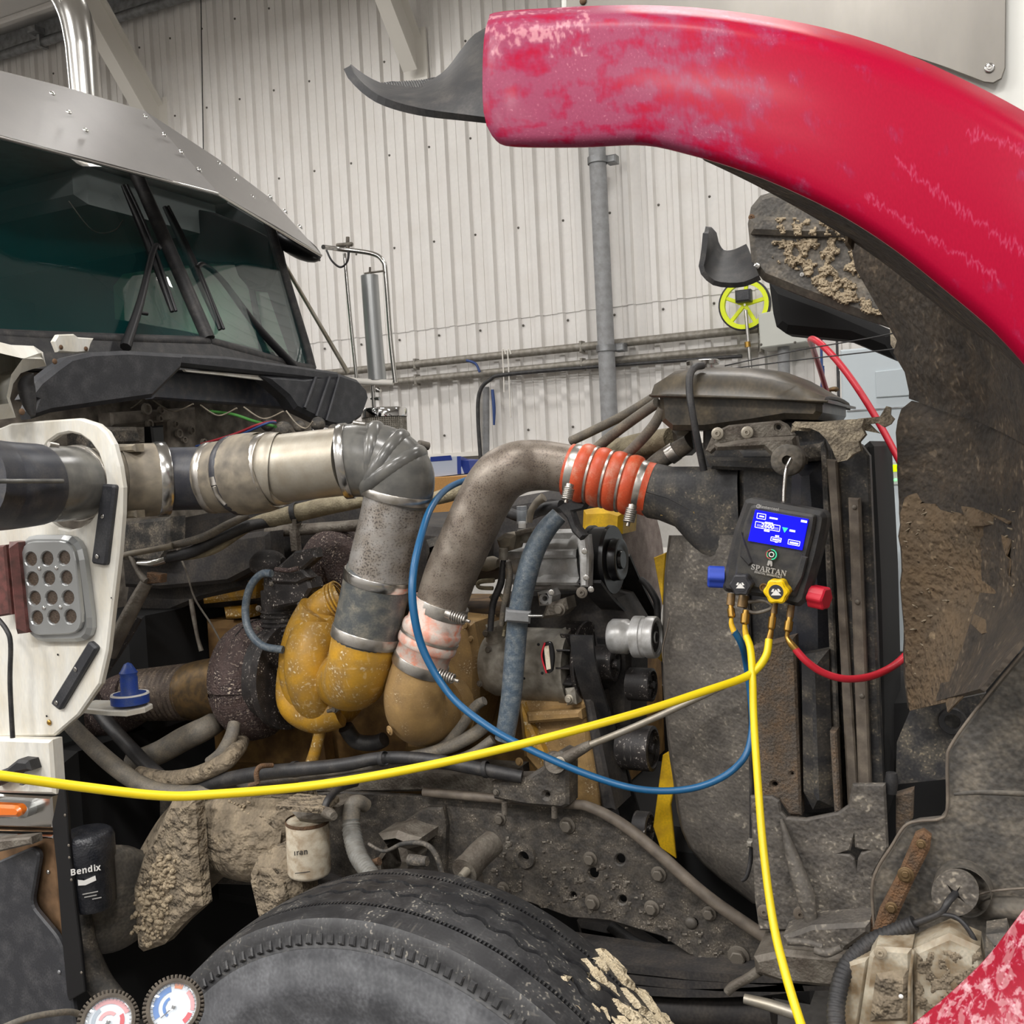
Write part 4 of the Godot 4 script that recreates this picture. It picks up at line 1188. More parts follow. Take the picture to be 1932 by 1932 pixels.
func side_panel():
	var z := -1.5
	var t = thing("cowl_side_panel", "white side panel with a round opening for the intake pipe and twelve hole light plate", "panel")
	var m := MB.new()
	prism(m, line(z, [-30, 815, 0, 807, 19, 799, 90, 793, 149, 789, 183, 800, 200, 815, 213, 838, 224, 880, 230, 920, 229, 970, 223, 1045, 212, 1140, 202, 1229, 188, 1291, 147, 1350, 101, 1389, 0, 1391, -30, 1391]), Vector3(0, 0, 1), 0.014, 0.004, [ring_pix(130, 908, 67, 92, z)])
	part("panel", m, "white_paint", t)
	for q in [[93, 1363, 11, "brass"], [88, 1351, 4, "deep_black"], [109, 1235, 4, "deep_black"], [178, 1160, 7, "black_plastic"], [210, 1128, 3, "deep_black"]]: bolt(t, q[0], q[1], z + 0.002, q[2], q[3], Vector3(0, 0, 1), "rivet", "fastener")
	# light plate
	var lp = thing("light_plate", "polished metal light plate with twelve round holes on the white side panel", "light plate")
	var fr := MB.new()
	prism(fr, round_poly(line(z + 0.02, [31, 1010, 148, 1010, 174, 1212, 48, 1212]), 0.05), Vector3(0, 0, 1), 0.018, 0.008)
	part("frame", fr, "alu_plate", lp)
	var pl := MB.new()
	var holes := []
	var spots := []
	for q in [[222, 600], [341, 595], [464, 590], [234, 745], [354, 738], [480, 735], [250, 885], [372, 882], [493, 880], [267, 1028], [389, 1022], [510, 1018]]:
		var c := Vector2(q[0] / 3.864, 900 + q[1] / 3.864)
		spots.append(c); holes.append(ring_pix(c.x, c.y, 11.2, 13.5, z + 0.03, 14))
	prism(pl, round_poly(line(z + 0.03, [37, 1022, 138, 1020, 157, 1195, 52, 1200]), 0.04), Vector3(0, 0, 1), 0.009, 0.002, holes)
	part("plate", pl, "alu_plate", lp)
	for c in spots:
		var le := MB.new()
		prism(le, ring_pix(c.x, c.y, 12, 14.4, z + 0.0245, 14), Vector3(0, 0, 1), 0.003)
		part("lens", le, "lens_brown", lp)
	for q in [[288, 668], [412, 664], [322, 955], [442, 950]]: bolt(lp, q[0] / 3.864, 900 + q[1] / 3.864, z + 0.03, 9, "chrome", Vector3(0, 0, 1), "rivet", "rivet")
	# two rubber bump strips
	for s in [[[190, 913, 216, 915, 198, 1068, 170, 1063], [[193, 974], [183, 1050]], "upright black rubber bump strip on the white side panel"], [[166, 1209, 182, 1223, 111, 1342, 93, 1328], [[142, 1263], [106, 1326]], "slanted black rubber bump strip on the lower white side panel"]]:
		var st = thing("bump_strip", s[2], "bump strip", "bump strips on the side panel")
		var sm := MB.new()
		prism(sm, round_poly(line(z + 0.012, s[0]), 0.008), Vector3(0, 0, 1), 0.012, 0.004)
		part("strip", sm, "black_plastic", st)
		for q in s[1]: bolt(st, q[0], q[1], z + 0.013, 9, "dull_chrome", Vector3(0, 0, 1), "socket")
	var hg = thing("hinge_post", "rusty red hinge post at the left edge of the white side panel", "hinge")
	plate_part("barrel", z + 0.05, [8, 1023, 24, 1024, 41, 1196, 24, 1198], 0.04, "light_red_lens", hg, 0.012)
	plate_part("leaf", z + 0.04, [-10, 1030, 8, 1028, 20, 1160, -10, 1165], 0.03, "light_red_lens", hg, 0.004)
	hose("black_side_hose", [[-6, 1165, -1.44, 9], [12, 1188, -1.44, 9], [20, 1215, -1.44, 9], [19, 1290, -1.44, 9], [24, 1392, -1.44, 9]], "hose_black", "thin black hose running down the left edge of the white panel")
	# lower body behind the wheel
	var lb = thing("lower_skirt", "white lower skirt with a black strap latch below the side panel", "panel")
	plate_part("skirt", z + 0.02, [-20, 1393, 95, 1397, 102, 1500, -20, 1496], 0.03, "white_paint", lb, 0.006)
	plate_part("latch", z + 0.05, [-20, 1462, 10, 1450, 30, 1434, 50, 1436, 56, 1455, 30, 1460, 5, 1478, -20, 1490], 0.03, "black_rubber", lb, 0.006)
	plate_part("latch_pin", z + 0.05, [36, 1474, 42, 1475, 40, 1483, 34, 1482], 0.02, "galvanised", lb)
	var tk = thing("tank_end", "shiny metal tank end with an amber marker light behind the front wheel", "tank")
	plate_part("upper_face", z, [-20, 1498, 96, 1504, 100, 1564, -20, 1560], 0.03, "dull_chrome", tk, 0.004)
	plate_part("chrome_strip", z + 0.02, [-20, 1573, 98, 1576, 98, 1583, -20, 1581], 0.02, "chrome", tk, 0.003)
	plate_part("lower_face", z, [-20, 1566, 100, 1570, 124, 1830, 60, 1830, -20, 1820], 0.03, "copper_steel", tk, 0.004)
	for q in [[91, 1645], [112, 1834]]: bolt(tk, q[0], q[1], z + 0.001, 9, "dull_chrome", Vector3(0, 0, 1), "rivet")
	var am = thing("marker_light", "amber side marker light in an oval chrome bezel", "light")
	var be := MB.new()
	prism(be, round_poly(line(z + 0.03, [-30, 1514, 40, 1518, 49, 1532, 44, 1546, -30, 1546]), 0.02), Vector3(0, 0, 1), 0.03, 0.008)
	part("bezel", be, "alu_plate", am)
	var al := MB.new()
	prism(al, round_poly(line(z + 0.042, [-30, 1518, 30, 1521, 38, 1532, 33, 1543, -30, 1543]), 0.012), Vector3(0, 0, 1), 0.02, 0.006)
	part("lens", al, "amber", am)
	var mg = thing("black_mudguard", "dusty black mudguard panel at the lower left edge", "mudguard")
	var gm := MB.new()
	prism(gm, round_poly(line(z + 0.02, [-20, 1632, 60, 1598, 74, 1612, 58, 1708, 110, 1770, 124, 1812, 150, 1990, -20, 1990]), 0.02), Vector3(0, 0, 1), 0.012, 0.004)
	part("panel", gm, "black_plastic", mg)
	var gm2 := MB.new()
	prism(gm2, line(z + 0.06, [-20, 1586, 56, 1580, 58, 1594, -20, 1612]), Vector3(0, 0, 1), 0.03, 0.004)
	part("step_tread", gm2, "dusty_steel", mg)
	bolt(mg, 112, 1834, z + 0.021, 8, "galvanised", Vector3(0, 0, 1), "rivet")
	var po := MB.new()
	prism(po, line(z + 0.03, [110, 1489, 122, 1487, 126, 1525, 129, 1580, 140, 1694, 151, 1780, 160, 1871, 130, 1889, 126, 1878, 117, 1780, 106, 1637, 97, 1551, 104, 1520]), Vector3(0, 0, 1), 0.007, 0.002)
	var pt = thing("black_post", "black steel post with small rivets behind the front wheel", "post")
	part("post", po, "glossy_black", pt)
	for q in [[123, 1538], [130, 1595], [131, 1618], [135, 1660], [154, 1835]]: bolt(pt, q[0], q[1], z + 0.031, 6, "dusty_steel", Vector3(0, 0, 1), "rivet", "rivet")
# ---------- intake and charge air ----------
func intake():
	var t = thing("intake_pipe", "long intake pipe of dusty rubber couplings and metal tube running through the white panel", "intake pipe")
	hose_part("black_elbow", [[-60, 912, -1.24, 178], [-10, 916, -1.3, 172], [30, 916, -1.34, 163], [70, 914, -1.39, 154]], "rubber_blue_black", t, 30)
	hose_part("grey_coupling", [[66, 915, -1.385, 152], [72, 914, -1.392, 146], [110, 913, -1.44, 143], [146, 912, -1.495, 139], [150, 911, -1.5, 136]], "rubber_elbow", t, 30)
	hose_part("neck", [[146, 911, -1.495, 136], [156, 910, -1.51, 131], [178, 909, -1.54, 128], [200, 908, -1.57, 127], [225, 907, -1.6, 132]], "rubber_dusty", t, 30)
	band(t, [143, 912, -1.49], [153, 911, -1.505], 143, "clamp_steel", "clamp_band")
	hose_part("dusty_coupling", [[212, 908, -1.585, 130], [218, 908, -1.592, 139], [255, 907, -1.63, 139], [290, 905, -1.66, 138], [312, 905, -1.68, 134]], "rubber_dusty", t, 30)
	band(t, [292, 905, -1.662], [314, 904, -1.682], 141, "dull_chrome", "clamp_band")
	hose_part("dark_tube", [[310, 904, -1.679, 120], [350, 903, -1.7, 119], [408, 902, -1.717, 119]], "rubber_blue_black", t, 30)
	band(t, [395, 902, -1.714], [408, 901, -1.718], 134, "clamp_steel", "clamp_band")
	hose_part("hump_coupling", [[402, 902, -1.72, 126], [410, 901, -1.72, 134], [440, 898, -1.72, 139], [446, 897, -1.72, 140], [452, 896, -1.72, 152], [480, 893, -1.722, 154], [500, 890, -1.722, 151], [508, 888, -1.724, 140], [520, 887, -1.724, 136]], "rubber_dusty", t, 30)
	band(t, [447, 897, -1.72], [458, 895, -1.72], 151, "rubber_blue_black", "dark_ring")
	band(t, [505, 888, -1.723], [520, 886, -1.724], 142, "clamp_steel", "clamp_band")
	hose_part("bead_ring", [[518, 886, -1.724, 132], [524, 885, -1.724, 138], [530, 885, -1.726, 137], [536, 884, -1.726, 131]], "alu_dusty", t, 30)
	hose_part("metal_tube", [[528, 884, -1.726, 129], [590, 877, -1.734, 129], [655, 870, -1.745, 129]], "alu_dusty", t, 32)
	# lug blocks and seam lines on the couplings
	for q in [[246, 846, -1.59], [248, 970, -1.59]]:
		var mb := MB.new()
		var p := P(q[0], q[1], q[2])
		box(mb, p, Vector3(0.045, 0.016, 0.03), Basis(Vector3(0, 1, 0), 0.1), 0.004)
		part("lug", mb, "rubber_dusty", t)
	hose_part("seam", [[-20, 908, -1.2, 9], [40, 908, -1.26, 9], [118, 908, -1.365, 9]], "rubber_elbow", t, 8)
	hose_part("clamp_screw", [[92, 838, -1.41, 11], [110, 841, -1.43, 9]], "clamp_steel", t, 8)
	hose_part("clamp_screw", [[403, 900, -1.64, 17], [406, 916, -1.64, 17]], "clamp_steel", t, 10)
	hose_part("clamp_tail", [[404, 918, -1.615, 8], [410, 935, -1.62, 8], [425, 952, -1.63, 7]], "clamp_steel", t, 8)
	# ribbed elbow
	var e = thing("intake_elbow", "grey ribbed rubber elbow turning the intake pipe down towards the turbo", "elbow")
	var eb := MB.new()
	var ctrl := [[648, 871, -1.742, 136], [665, 869, -1.75, 138], [690, 868, -1.757, 140], [718, 872, -1.76, 140], [740, 884, -1.76, 138], [752, 902, -1.76, 136], [752, 925, -1.76, 132], [748, 940, -1.76, 128]]
	pipe(eb, ctrl, 34, 8)
	part("bend", eb, "rubber_elbow", e)
	# raised convolutions follow the bend
	for q in [[[708, 869], [1.0, 0.04], 152], [[727, 876], [0.82, 0.5], 152], [[742, 888], [0.55, 0.83], 150]]:
		var rb := MB.new()
		var p := P(q[0][0], q[0][1], -1.76)
		var ax: Vector3 = R * q[1][0] - U * q[1][1]
		var rr := size_at(p, q[2]) / 2
		var prof := []
		for k in 9:
			var a := PI * k / 8
			prof.append([-0.016 * cos(a), rr - 0.012 + 0.012 * sin(a)])
		lathe(rb, p, ax, prof, 34, 0.2)
		part("convolution", rb, "rubber_elbow", e)
	band(e, [646, 871, -1.741], [662, 869, -1.748], 142, "dull_chrome", "clamp_band")
	hose_part("clamp_screw", [[668, 797, -1.7, 9], [690, 800, -1.7, 7]], "clamp_steel", e, 8)
	band(e, [751, 926, -1.76], [748, 942, -1.76], 134, "clamp_steel", "clamp_band")
	hose_part("nipple", [[790, 838, -1.85, 16], [808, 842, -1.87, 16]], "grey_plastic", e, 10)
	# down pipe
	var d = thing("intake_down_pipe", "speckled grey metal down pipe between rubber elbow and turbo sleeve", "pipe")
	hose_part("tube", [[750, 925, -1.76, 122], [738, 985, -1.755, 121], [722, 1050, -1.75, 121], [712, 1095, -1.745, 120]], "worn_pipe", d, 34)
	var s = thing("turbo_sleeve", "dark rubber sleeve with steel bands joining pipe and yellow turbo inlet", "sleeve")
	hose_part("sleeve", [[716, 1078, -1.745, 122], [713, 1090, -1.745, 127], [700, 1150, -1.74, 127], [690, 1195, -1.735, 126], [687, 1212, -1.735, 120]], "sleeve_rubber", s, 34)
	band(s, [715, 1082, -1.745], [711, 1100, -1.745], 131, "dull_chrome", "clamp_band")
	band(s, [692, 1190, -1.737], [687, 1210, -1.735], 130, "clamp_steel", "clamp_band")
	# charge air pipe
	var c = thing("charge_pipe", "brownish speckled metal charge air pipe curving over the compressor", "pipe")
	hose_part("tube", [[822, 1172, -1.78, 96], [832, 1140, -1.78, 97], [850, 1085, -1.78, 99], [876, 1025, -1.78, 100], [908, 955, -1.79, 102], [938, 905, -1.79, 103], [972, 884, -1.8, 101], [1010, 878, -1.82, 96], [1050, 881, -1.83, 92], [1085, 888, -1.835, 92]], "charge_pipe", c, 34)
	var h1 = thing("silicone_hose", "bright orange red ribbed silicone hose with spring clamps on the charge pipe", "hose", "ribbed silicone hoses")
	bellows(h1, [[1072, 886, -1.833], [1228, 924, -1.855]], 92, 106, [0.2, 0.39, 0.58, 0.77], "silicone")
	spring_clamp(h1, [1079, 887, -1.834], [1099, 892, -1.836], 101, [1074, 920, -1.76], [1069, 942, -1.755])
	spring_clamp(h1, [1196, 916, -1.85], [1216, 921, -1.853], 101, [1192, 960, -1.77], [1186, 985, -1.765])
	var h2 = thing("silicone_hose", "dusty white and faded red ribbed silicone hose above the tan turbo outlet", "hose", "ribbed silicone hoses")
	bellows(h2, [[833, 1137, -1.78], [789, 1262, -1.765]], 97, 108, [0.42, 0.6], "silicone_dusty")
	spring_clamp(h2, [835, 1136, -1.78], [828, 1158, -1.778], 104, [850, 1160, -1.69], [878, 1170, -1.69])
	spring_clamp(h2, [797, 1242, -1.767], [790, 1260, -1.766], 108, [826, 1270, -1.67], [856, 1282, -1.67])
	# flattened black boot into the charge cooler
	var b = thing("charge_cooler_boot", "dusty black flared duct leading into the charge air cooler", "duct")
	var rows := []
	var secs := [[1212, 922, 50, 48, 0.0], [1235, 926, 50, 48, 0.1], [1275, 938, 52, 46, 0.45], [1320, 962, 76, 44, 0.8], [1365, 985, 98, 42, 1.0], [1405, 1000, 118, 42, 1.0]]
	for sec in secs:
		var p := P(sec[0], sec[1], -1.86)
		var hh := size_at(p, sec[2]); var ww := size_at(p, sec[3])
		var row := []
		for k in 33:
			var a := TAU * k / 32
			var ca := cos(a); var sa := sin(a)
			var pw := lerpf(1.0, 0.45, sec[4])
			var lean := lerpf(0.24, 0.0, sec[4])
			row.append(p + Vector3(-lean * sa * hh, sign(sa) * pow(abs(sa), pw) * hh, sign(ca) * pow(abs(ca), pw) * ww))
		rows.append(row)
	var bm := MB.new()
	sheet(bm, rows, 0.006)
	part("duct", bm, "cac_black", b)
	var ch := MB.new()
	prism(ch, line(-1.815, [1395, 1002, 1412, 996, 1430, 1003, 1456, 1000, 1470, 1013, 1450, 1022, 1425, 1018, 1400, 1024]), Vector3(0, 0, 1), 0.006, 0.001)
	part("torn_patch", ch, "strip_grey", b)
	# stray writing chalked on the duct
	for w in [["A-m", 1272, 962], ["R 4", 1293, 977]]:
		text_on(b, "chalk_writing", w[0], P(w[1], w[2], -1.86 + 0.046), facing(Vector3(-0.1, -0.1, 1)), 0.022, "chalk")
func text_on(parent: Node, called: String, words: String, at: Vector3, b: Basis, height: float, m, serif := false, depth := 0.0012):
	var tm := TextMesh.new()
	var f := SystemFont.new()
	f.font_names = PackedStringArray(["Droid Serif"] if serif else ["Droid Sans"])
	f.font_weight = 700
	tm.font = f; tm.text = words; tm.font_size = 32; tm.depth = depth * 32.0 / height * 0.0 + 0.02; tm.pixel_size = 0.01
	var o := MeshInstance3D.new()
	o.mesh = tm; o.name = called; o.material_override = M[m]
	parent.add_child(o, true)
	var k := height / 0.24
	o.transform = Transform3D(b.scaled_local(Vector3(k, k, depth / 0.02)), at - spot_of(parent))
	return o
func bellows(parent: Node, ends: Array, w0: float, w1: float, at: Array, m):
	var p := P(ends[0][0], ends[0][1], ends[0][2]); var q := P(ends[1][0], ends[1][1], ends[1][2])
	var l := p.distance_to(q); var r0 := size_at(p, w0) / 2 + 0.004; var r1 := size_at(p, w1) / 2 + 0.004
	var prof := [[0.0, r0 * 0.95], [0.0, r0]]
	var hw := 0.086
	for a in at:
		for k in 11:
			var s := -1.0 + 0.2 * k
			prof.append([(a + s * hw) * l, r0 + (r1 - r0) * sqrt(max(0.0, 1.0 - s * s)) * 1.0])
	prof.append([l, r0]); prof.append([l, r0 * 0.95])
	var mb := MB.new()
	lathe(mb, p, q - p, prof, 40, 0.5)
	part("hose_body", mb, m, parent)
	for k in at.size() - 1:
		var rg := MB.new()
		var c: float = (at[k] + at[k + 1]) / 2 * l
		lathe(rg, p + (q - p).normalized() * c, q - p, [[-0.004, r0 + 0.002], [-0.002, r0 + 0.006], [0.002, r0 + 0.006], [0.004, r0 + 0.002]], 36)
		part("wire_ring", rg, "clamp_steel", parent)
# ---------- turbocharger and engine ----------
func turbo():
	var t = thing("turbocharger", "turbocharger with rusty turbine housing and paint splashed yellow compressor housing", "turbocharger")
	# compressor scroll round the shaft, which runs along the truck
	var c := P(632, 1252, -1.93)
	var mb := MB.new()
	var pts := []; var rs := []
	for k in 41:
		var a := deg_to_rad(120.0 + 330.0 * k / 40.0)
		pts.append(c + Vector3(0, sin(a), -cos(a) * -1.0) * 0.108)
		rs.append(lerpf(0.026, 0.056, k / 40.0))
	tube(mb, pts, rs, 20)
	ball(mb, c, Vector3(0.06, 0.105, 0.105))
	part("compressor_housing", mb, "engine_yellow", t)
	hose_part("outlet_neck", [[566, 1210, -1.86, 50], [585, 1172, -1.87, 58], [612, 1142, -1.88, 62], [640, 1128, -1.9, 60]], "engine_yellow", t, 22)
	for q in [[628, 1135, 70], [634, 1132, 70], [640, 1129, 70]]:
		band(t, [q[0], q[1], -1.89], [q[0] + 3, q[1] - 1.5, -1.891], q[2], "engine_yellow", "outlet_ring")
	hose_part("scroll", [[548, 1230, -1.86, 28], [542, 1275, -1.855, 40], [556, 1325, -1.855, 66], [595, 1345, -1.86, 76], [640, 1335, -1.88, 74]], "engine_yellow", t, 22)
	hose_part("scroll_face", [[600, 1150, -1.865, 74], [576, 1195, -1.86, 76], [566, 1250, -1.86, 80], [576, 1300, -1.862, 84], [606, 1330, -1.87, 84]], "engine_yellow", t, 24)
	hose_part("inlet_elbow", [[688, 1200, -1.735, 122], [683, 1230, -1.735, 123], [677, 1262, -1.745, 122], [669, 1280, -1.77, 118], [655, 1285, -1.83, 110], [630, 1275, -1.9, 104]], "engine_yellow", t, 30)
	bolt(t, 632, 1338, -1.8, 14, "dusty_steel"); bolt(t, 569, 1365, -1.83, 12, "engine_tan")
	hose_part("fitting", [[618, 1342, -1.8, 7], [640, 1336, -1.8, 9], [652, 1330, -1.8, 6]], "dusty_steel", t, 8)
	# centre section
	var ce := P(536, 1275, -1.93)
	var cm := MB.new()
	lathe(cm, ce - Vector3(0.1, 0, 0), Vector3(1, 0, 0), [[0, 0.0], [0, 0.125], [0.03, 0.135], [0.035, 0.12], [0.09, 0.11], [0.1, 0.125], [0.12, 0.125], [0.12, 0]], 32)
	part("centre_housing", cm, "black_iron", t)
	# turbine scroll
	var tu := P(485, 1290, -1.93)
	var tm := MB.new()
	ball(tm, tu + Vector3(0.0, 0, 0), Vector3(0.085, 0.135, 0.14))
	var p2 := []; var r2 := []
	for k in 33:
		var a := TAU * k / 32
		p2.append(tu + Vector3(0.0, sin(a), cos(a)) * 0.09); r2.append(0.055 + 0.012 * sin(a))
	tube(tm, p2, r2, 18, false)
	part("turbine_housing", tm, "rust_brown", t)
	# water line
	hose("coolant_line", [[512, 1082, -1.8, 15], [492, 1084, -1.8, 15], [472, 1108, -1.8, 15], [463, 1150, -1.8, 15], [470, 1190, -1.79, 15], [495, 1218, -1.79, 15], [534, 1226, -1.8, 15]], "hose_blue_grey", "slim blue grey braided line looping beside the turbo")
	# exhaust flex section
	var ex = thing("exhaust_flex", "brown corrugated flexible exhaust pipe leading back from the turbo", "exhaust pipe")
	var em := MB.new()
	ribbed_hose(em, [[255, 1312, -1.86, 92], [310, 1308, -1.87, 98], [372, 1304, -1.88, 104]], 0.015, 0.05, 28)
	part("flex", em, "flex_brown", ex)
	hose_part("collar", [[364, 1304, -1.88, 108], [372, 1303, -1.88, 110], [400, 1298, -1.89, 112], [425, 1296, -1.9, 116], [440, 1294, -1.91, 120]], "brass_dirty", ex, 28)
	hose_part("rear_pipe", [[180, 1370, -1.9, 110], [225, 1330, -1.88, 108], [262, 1312, -1.865, 100]], "rust_brown", ex, 24)
	# lower yellow outlet elbow
	var oe = thing("turbo_outlet_elbow", "dusty tan cast elbow with a plug below the faded silicone hose", "elbow")
	hose_part("bend", [[793, 1250, -1.768, 100], [786, 1285, -1.768, 110], [782, 1318, -1.775, 116], [790, 1345, -1.80, 116], [812, 1352, -1.86, 110], [835, 1340, -1.95, 104]], "engine_tan", oe, 32)
	hose_part("flange", [[822, 1338, -1.9, 128], [832, 1336, -1.92, 132], [842, 1334, -1.94, 130]], "engine_tan", oe, 28)
	bolt(oe, 736, 1378, -1.735, 19, "engine_tan", Vector3(-0.5, -0.2, 1), "socket", "plug")
	# small air compressor
	var ac = thing("air_compressor", "small black piston air compressor with fins and brackets above the turbo", "air compressor")
	var a0 := P(536, 1195, -1.95); var a1 := P(528, 1062, -1.95)
	var r := size_at(a0, 82) / 2
	var ax := (a1 - a0)
	var L := ax.length()
	var cy := MB.new()
	var prof := [[-0.02, 0.0], [-0.02, r * 0.9]]
	for k in 6:
		var y := k * 0.011
		prof.append_array([[y, r * 0.9], [y, r * 1.02], [y + 0.004, r * 1.02], [y + 0.004, r * 0.9]])
	prof.append_array([[0.072, r * 0.95], [L * 0.62, r * 0.95], [L * 0.62, r * 0.8], [L * 0.85, r * 0.75], [L, r * 0.6], [L, 0]])
	lathe(cy, a0, ax, prof, 32)
	part("cylinder", cy, "black_iron", ac)
	hose_part("head_dome", [[480, 1066, -1.9, 30], [492, 1064, -1.9, 48], [508, 1062, -1.9, 50], [525, 1062, -1.9, 40], [535, 1062, -1.9, 20]], "black_iron", ac, 20)
	plate_part("bracket", -1.86, [524, 1068, 555, 1040, 590, 1034, 596, 1052, 570, 1075, 585, 1090, 560, 1102, 512, 1100, 508, 1086], 0.03, "black_iron", ac, 0.005)
	plate_part("side_plate", -1.87, [505, 1096, 580, 1092, 586, 1110, 570, 1138, 510, 1150, 500, 1120], 0.05, "black_iron", ac, 0.006)
	hose_part("pipe", [[520, 1074, -1.84, 9], [545, 1076, -1.84, 9], [562, 1072, -1.84, 9]], "rust_brown", ac, 8)
	for q in [[488, 1148, 12], [512, 1102, 9], [487, 1186, 10], [565, 1140, 9]]: bolt(ac, q[0], q[1], -1.86, q[2], "dusty_steel", Vector3(0.2, 0, 1))
	# dark curved pipe behind the down pipe
	hose("exhaust_crossover", [[690, 1120, -2.1, 100], [655, 1060, -2.1, 105], [630, 1050, -2.1, 110], [608, 1085, -2.1, 104], [598, 1140, -2.1, 92]], "rust_brown", "dark speckled cast exhaust crossover curving behind the down pipe", "exhaust manifold", 26)
	hose("yellow_drain", [[606, 1368, -1.86, 24], [598, 1405, -1.86, 22], [588, 1440, -1.86, 24]], "engine_yellow", "short yellow oil drain tube below the turbo", "tube")
	hose("turbo_hose", [[652, 1372, -1.9, 30], [672, 1398, -1.92, 30], [705, 1402, -1.93, 30], [725, 1395, -1.93, 28]], "hose_black", "dark bent hose under the turbo with a rusty end fitting")
	hose("tan_return", [[914, 1322, -1.82, 17], [895, 1335, -1.82, 20], [865, 1378, -1.82, 20], [830, 1412, -1.82, 20], [770, 1428, -1.82, 18], [700, 1436, -1.82, 16]], "hose_grey", "dusty tan hose curving down beside the tan elbow")
	hose("thin_cable", [[334, 1036, -1.85, 4], [352, 1080, -1.84, 4], [368, 1130, -1.84, 4], [400, 1180, -1.84, 4], [420, 1218, -1.84, 4]], "dusty_steel", "thin grey sensor cable hanging from the intake to the turbine", "cable", 6)
	hose("linkage_rod", [[360, 1130, -1.95, 8], [364, 1155, -1.95, 9], [372, 1200, -1.95, 7], [380, 1228, -1.95, 9]], "dusty_steel", "short dusty linkage rod above the flexible exhaust", "rod", 8)
func block():
	var t = thing("engine_block", "large yellow diesel engine block, dusty and stained", "engine")
	var m := MB.new()
	box(m, Vector3(-1.42, 1.015, -2.4), Vector3(1.1, 0.43, 0.58), Basis.IDENTITY, 0.02)
	part("block", m, "block_tan", t)
	plate_part("side_cover", -2.04, [448, 1350, 560, 1352, 600, 1368, 610, 1440, 560, 1450, 440, 1446, 430, 1400], 0.05, "block_tan", t, 0.012)
	plate_part("pump_housing", -1.98, [835, 1170, 890, 1176, 902, 1240, 900, 1320, 880, 1400, 830, 1420, 760, 1420, 760, 1390, 800, 1340], 0.12, "engine_tan", t, 0.014)
	plate_part("front_cover", -1.93, [975, 1322, 1110, 1318, 1116, 1420, 1128, 1480, 1130, 1535, 1060, 1520, 985, 1430], 0.16, "engine_tan", t, 0.012)
	plate_part("cover_step", -1.9, [992, 1345, 1095, 1340, 1097, 1358, 994, 1366], 0.04, "engine_tan", t, 0.006)
	plate_part("cover_rib", -1.905, [982, 1330, 1000, 1370, 1030, 1430, 1025, 1445, 988, 1392], 0.04, "engine_yellow", t, 0.006)
	plate_part("front_edge", -1.92, [1100, 1318, 1116, 1318, 1160, 1530, 1135, 1530], 0.1, "dark_engine", t, 0.006)
	bolt(t, 880, 1180, -1.975, 15, "engine_tan"); bolt(t, 889, 1206, -1.975, 13, "engine_tan"); bolt(t, 456, 1410, -2.035, 14, "block_tan"); bolt(t, 980, 1437, -1.92, 16, "engine_tan")
	# yellow rail glimpsed higher up
	plate_part("upper_rail", -2.06, [376, 1108, 480, 1094, 478, 1130, 380, 1140], 0.08, "engine_yellow", t, 0.01)
	plate_part("lower_rail", -2.1, [420, 1146, 470, 1142, 468, 1166, 424, 1168], 0.05, "engine_yellow", t, 0.006)
	# head and valve cover
	var h = thing("valve_cover", "dusty black valve cover along the top of the engine", "valve cover")
	var vm := MB.new()
	prism(vm, line(-2.12, [280, 1040, 420, 1012, 540, 995, 690, 985, 905, 1003, 900, 1080, 800, 1130, 600, 1145, 300, 1150]), Vector3(0, 0, 1), 0.45, 0.02)
	part("cover", vm, "dark_engine", h)
	var vr := MB.new()
	pipe(vr, [[505, 1003, -2.08, 22], [600, 997, -2.08, 22], [690, 990, -2.08, 22]], 12)
	part("edge_pipe", vr, "dusty_steel", h)
	plate_part("clip", -2.05, [542, 985, 562, 984, 556, 996, 560, 1040, 548, 1042, 544, 1000], 0.02, "dusty_steel", h, 0.003)
	plate_part("front_cap", -2.02, [796, 1020, 860, 1000, 868, 1000, 864, 1035, 826, 1058, 796, 1060], 0.12, "dusty_black", h, 0.02)
	plate_part("dark_side", -2.0, [226, 1040, 420, 1015, 505, 1003, 508, 1060, 430, 1100, 300, 1112, 232, 1108], 0.06, "dark_engine", h, 0.01)
	plate_part("lower_side", -2.05, [240, 1090, 440, 1080, 470, 1110, 380, 1130, 260, 1180, 228, 1180], 0.05, "dark_engine", h, 0.01)
	var gap := MB.new()
	box(gap, Vector3(-2.1, 1.12, -2.2), Vector3(0.22, 0.3, 0.6), Basis.IDENTITY, 0.03)
	one("bell_housing", gap, "deep_black", "black bell housing hidden behind the exhaust pipe", "housing")
	plate("rocker_box", -2.35, [300, 985, 480, 950, 700, 925, 705, 1010, 480, 1030, 300, 1060], 0.3, "dark_engine", "dark rocker box behind the tan wrapped harness", "engine cover", 0.02)
	# tan wrapped harness
	var w = thing("wrapped_harness", "tan wrapped wiring harness strapped along the engine top", "harness")
	hose_part("wrap", [[330, 1055, -1.82, 9], [400, 1040, -1.84, 14], [470, 992, -1.9, 22], [520, 978, -1.93, 30], [560, 968, -1.95, 34], [620, 954, -1.98, 34], [668, 946, -1.99, 30], [690, 943, -2.0, 26]], "sleeve_tan", w, 14)
	band(w, [553, 969, -1.948], [562, 967, -1.951], 40, "black_rubber", "strap")
	hose_part("clip_bolt", [[555, 980, -1.92, 8], [556, 1000, -1.92, 8]], "dusty_steel", w, 8)
	hose("wrapped_harness_end", [[805, 945, -2.1, 22], [840, 935, -2.1, 28], [880, 922, -2.1, 30], [905, 915, -2.1, 24]], "sleeve_tan", "short dusty tan wrapped harness between the blue hose and charge pipe", "harness")
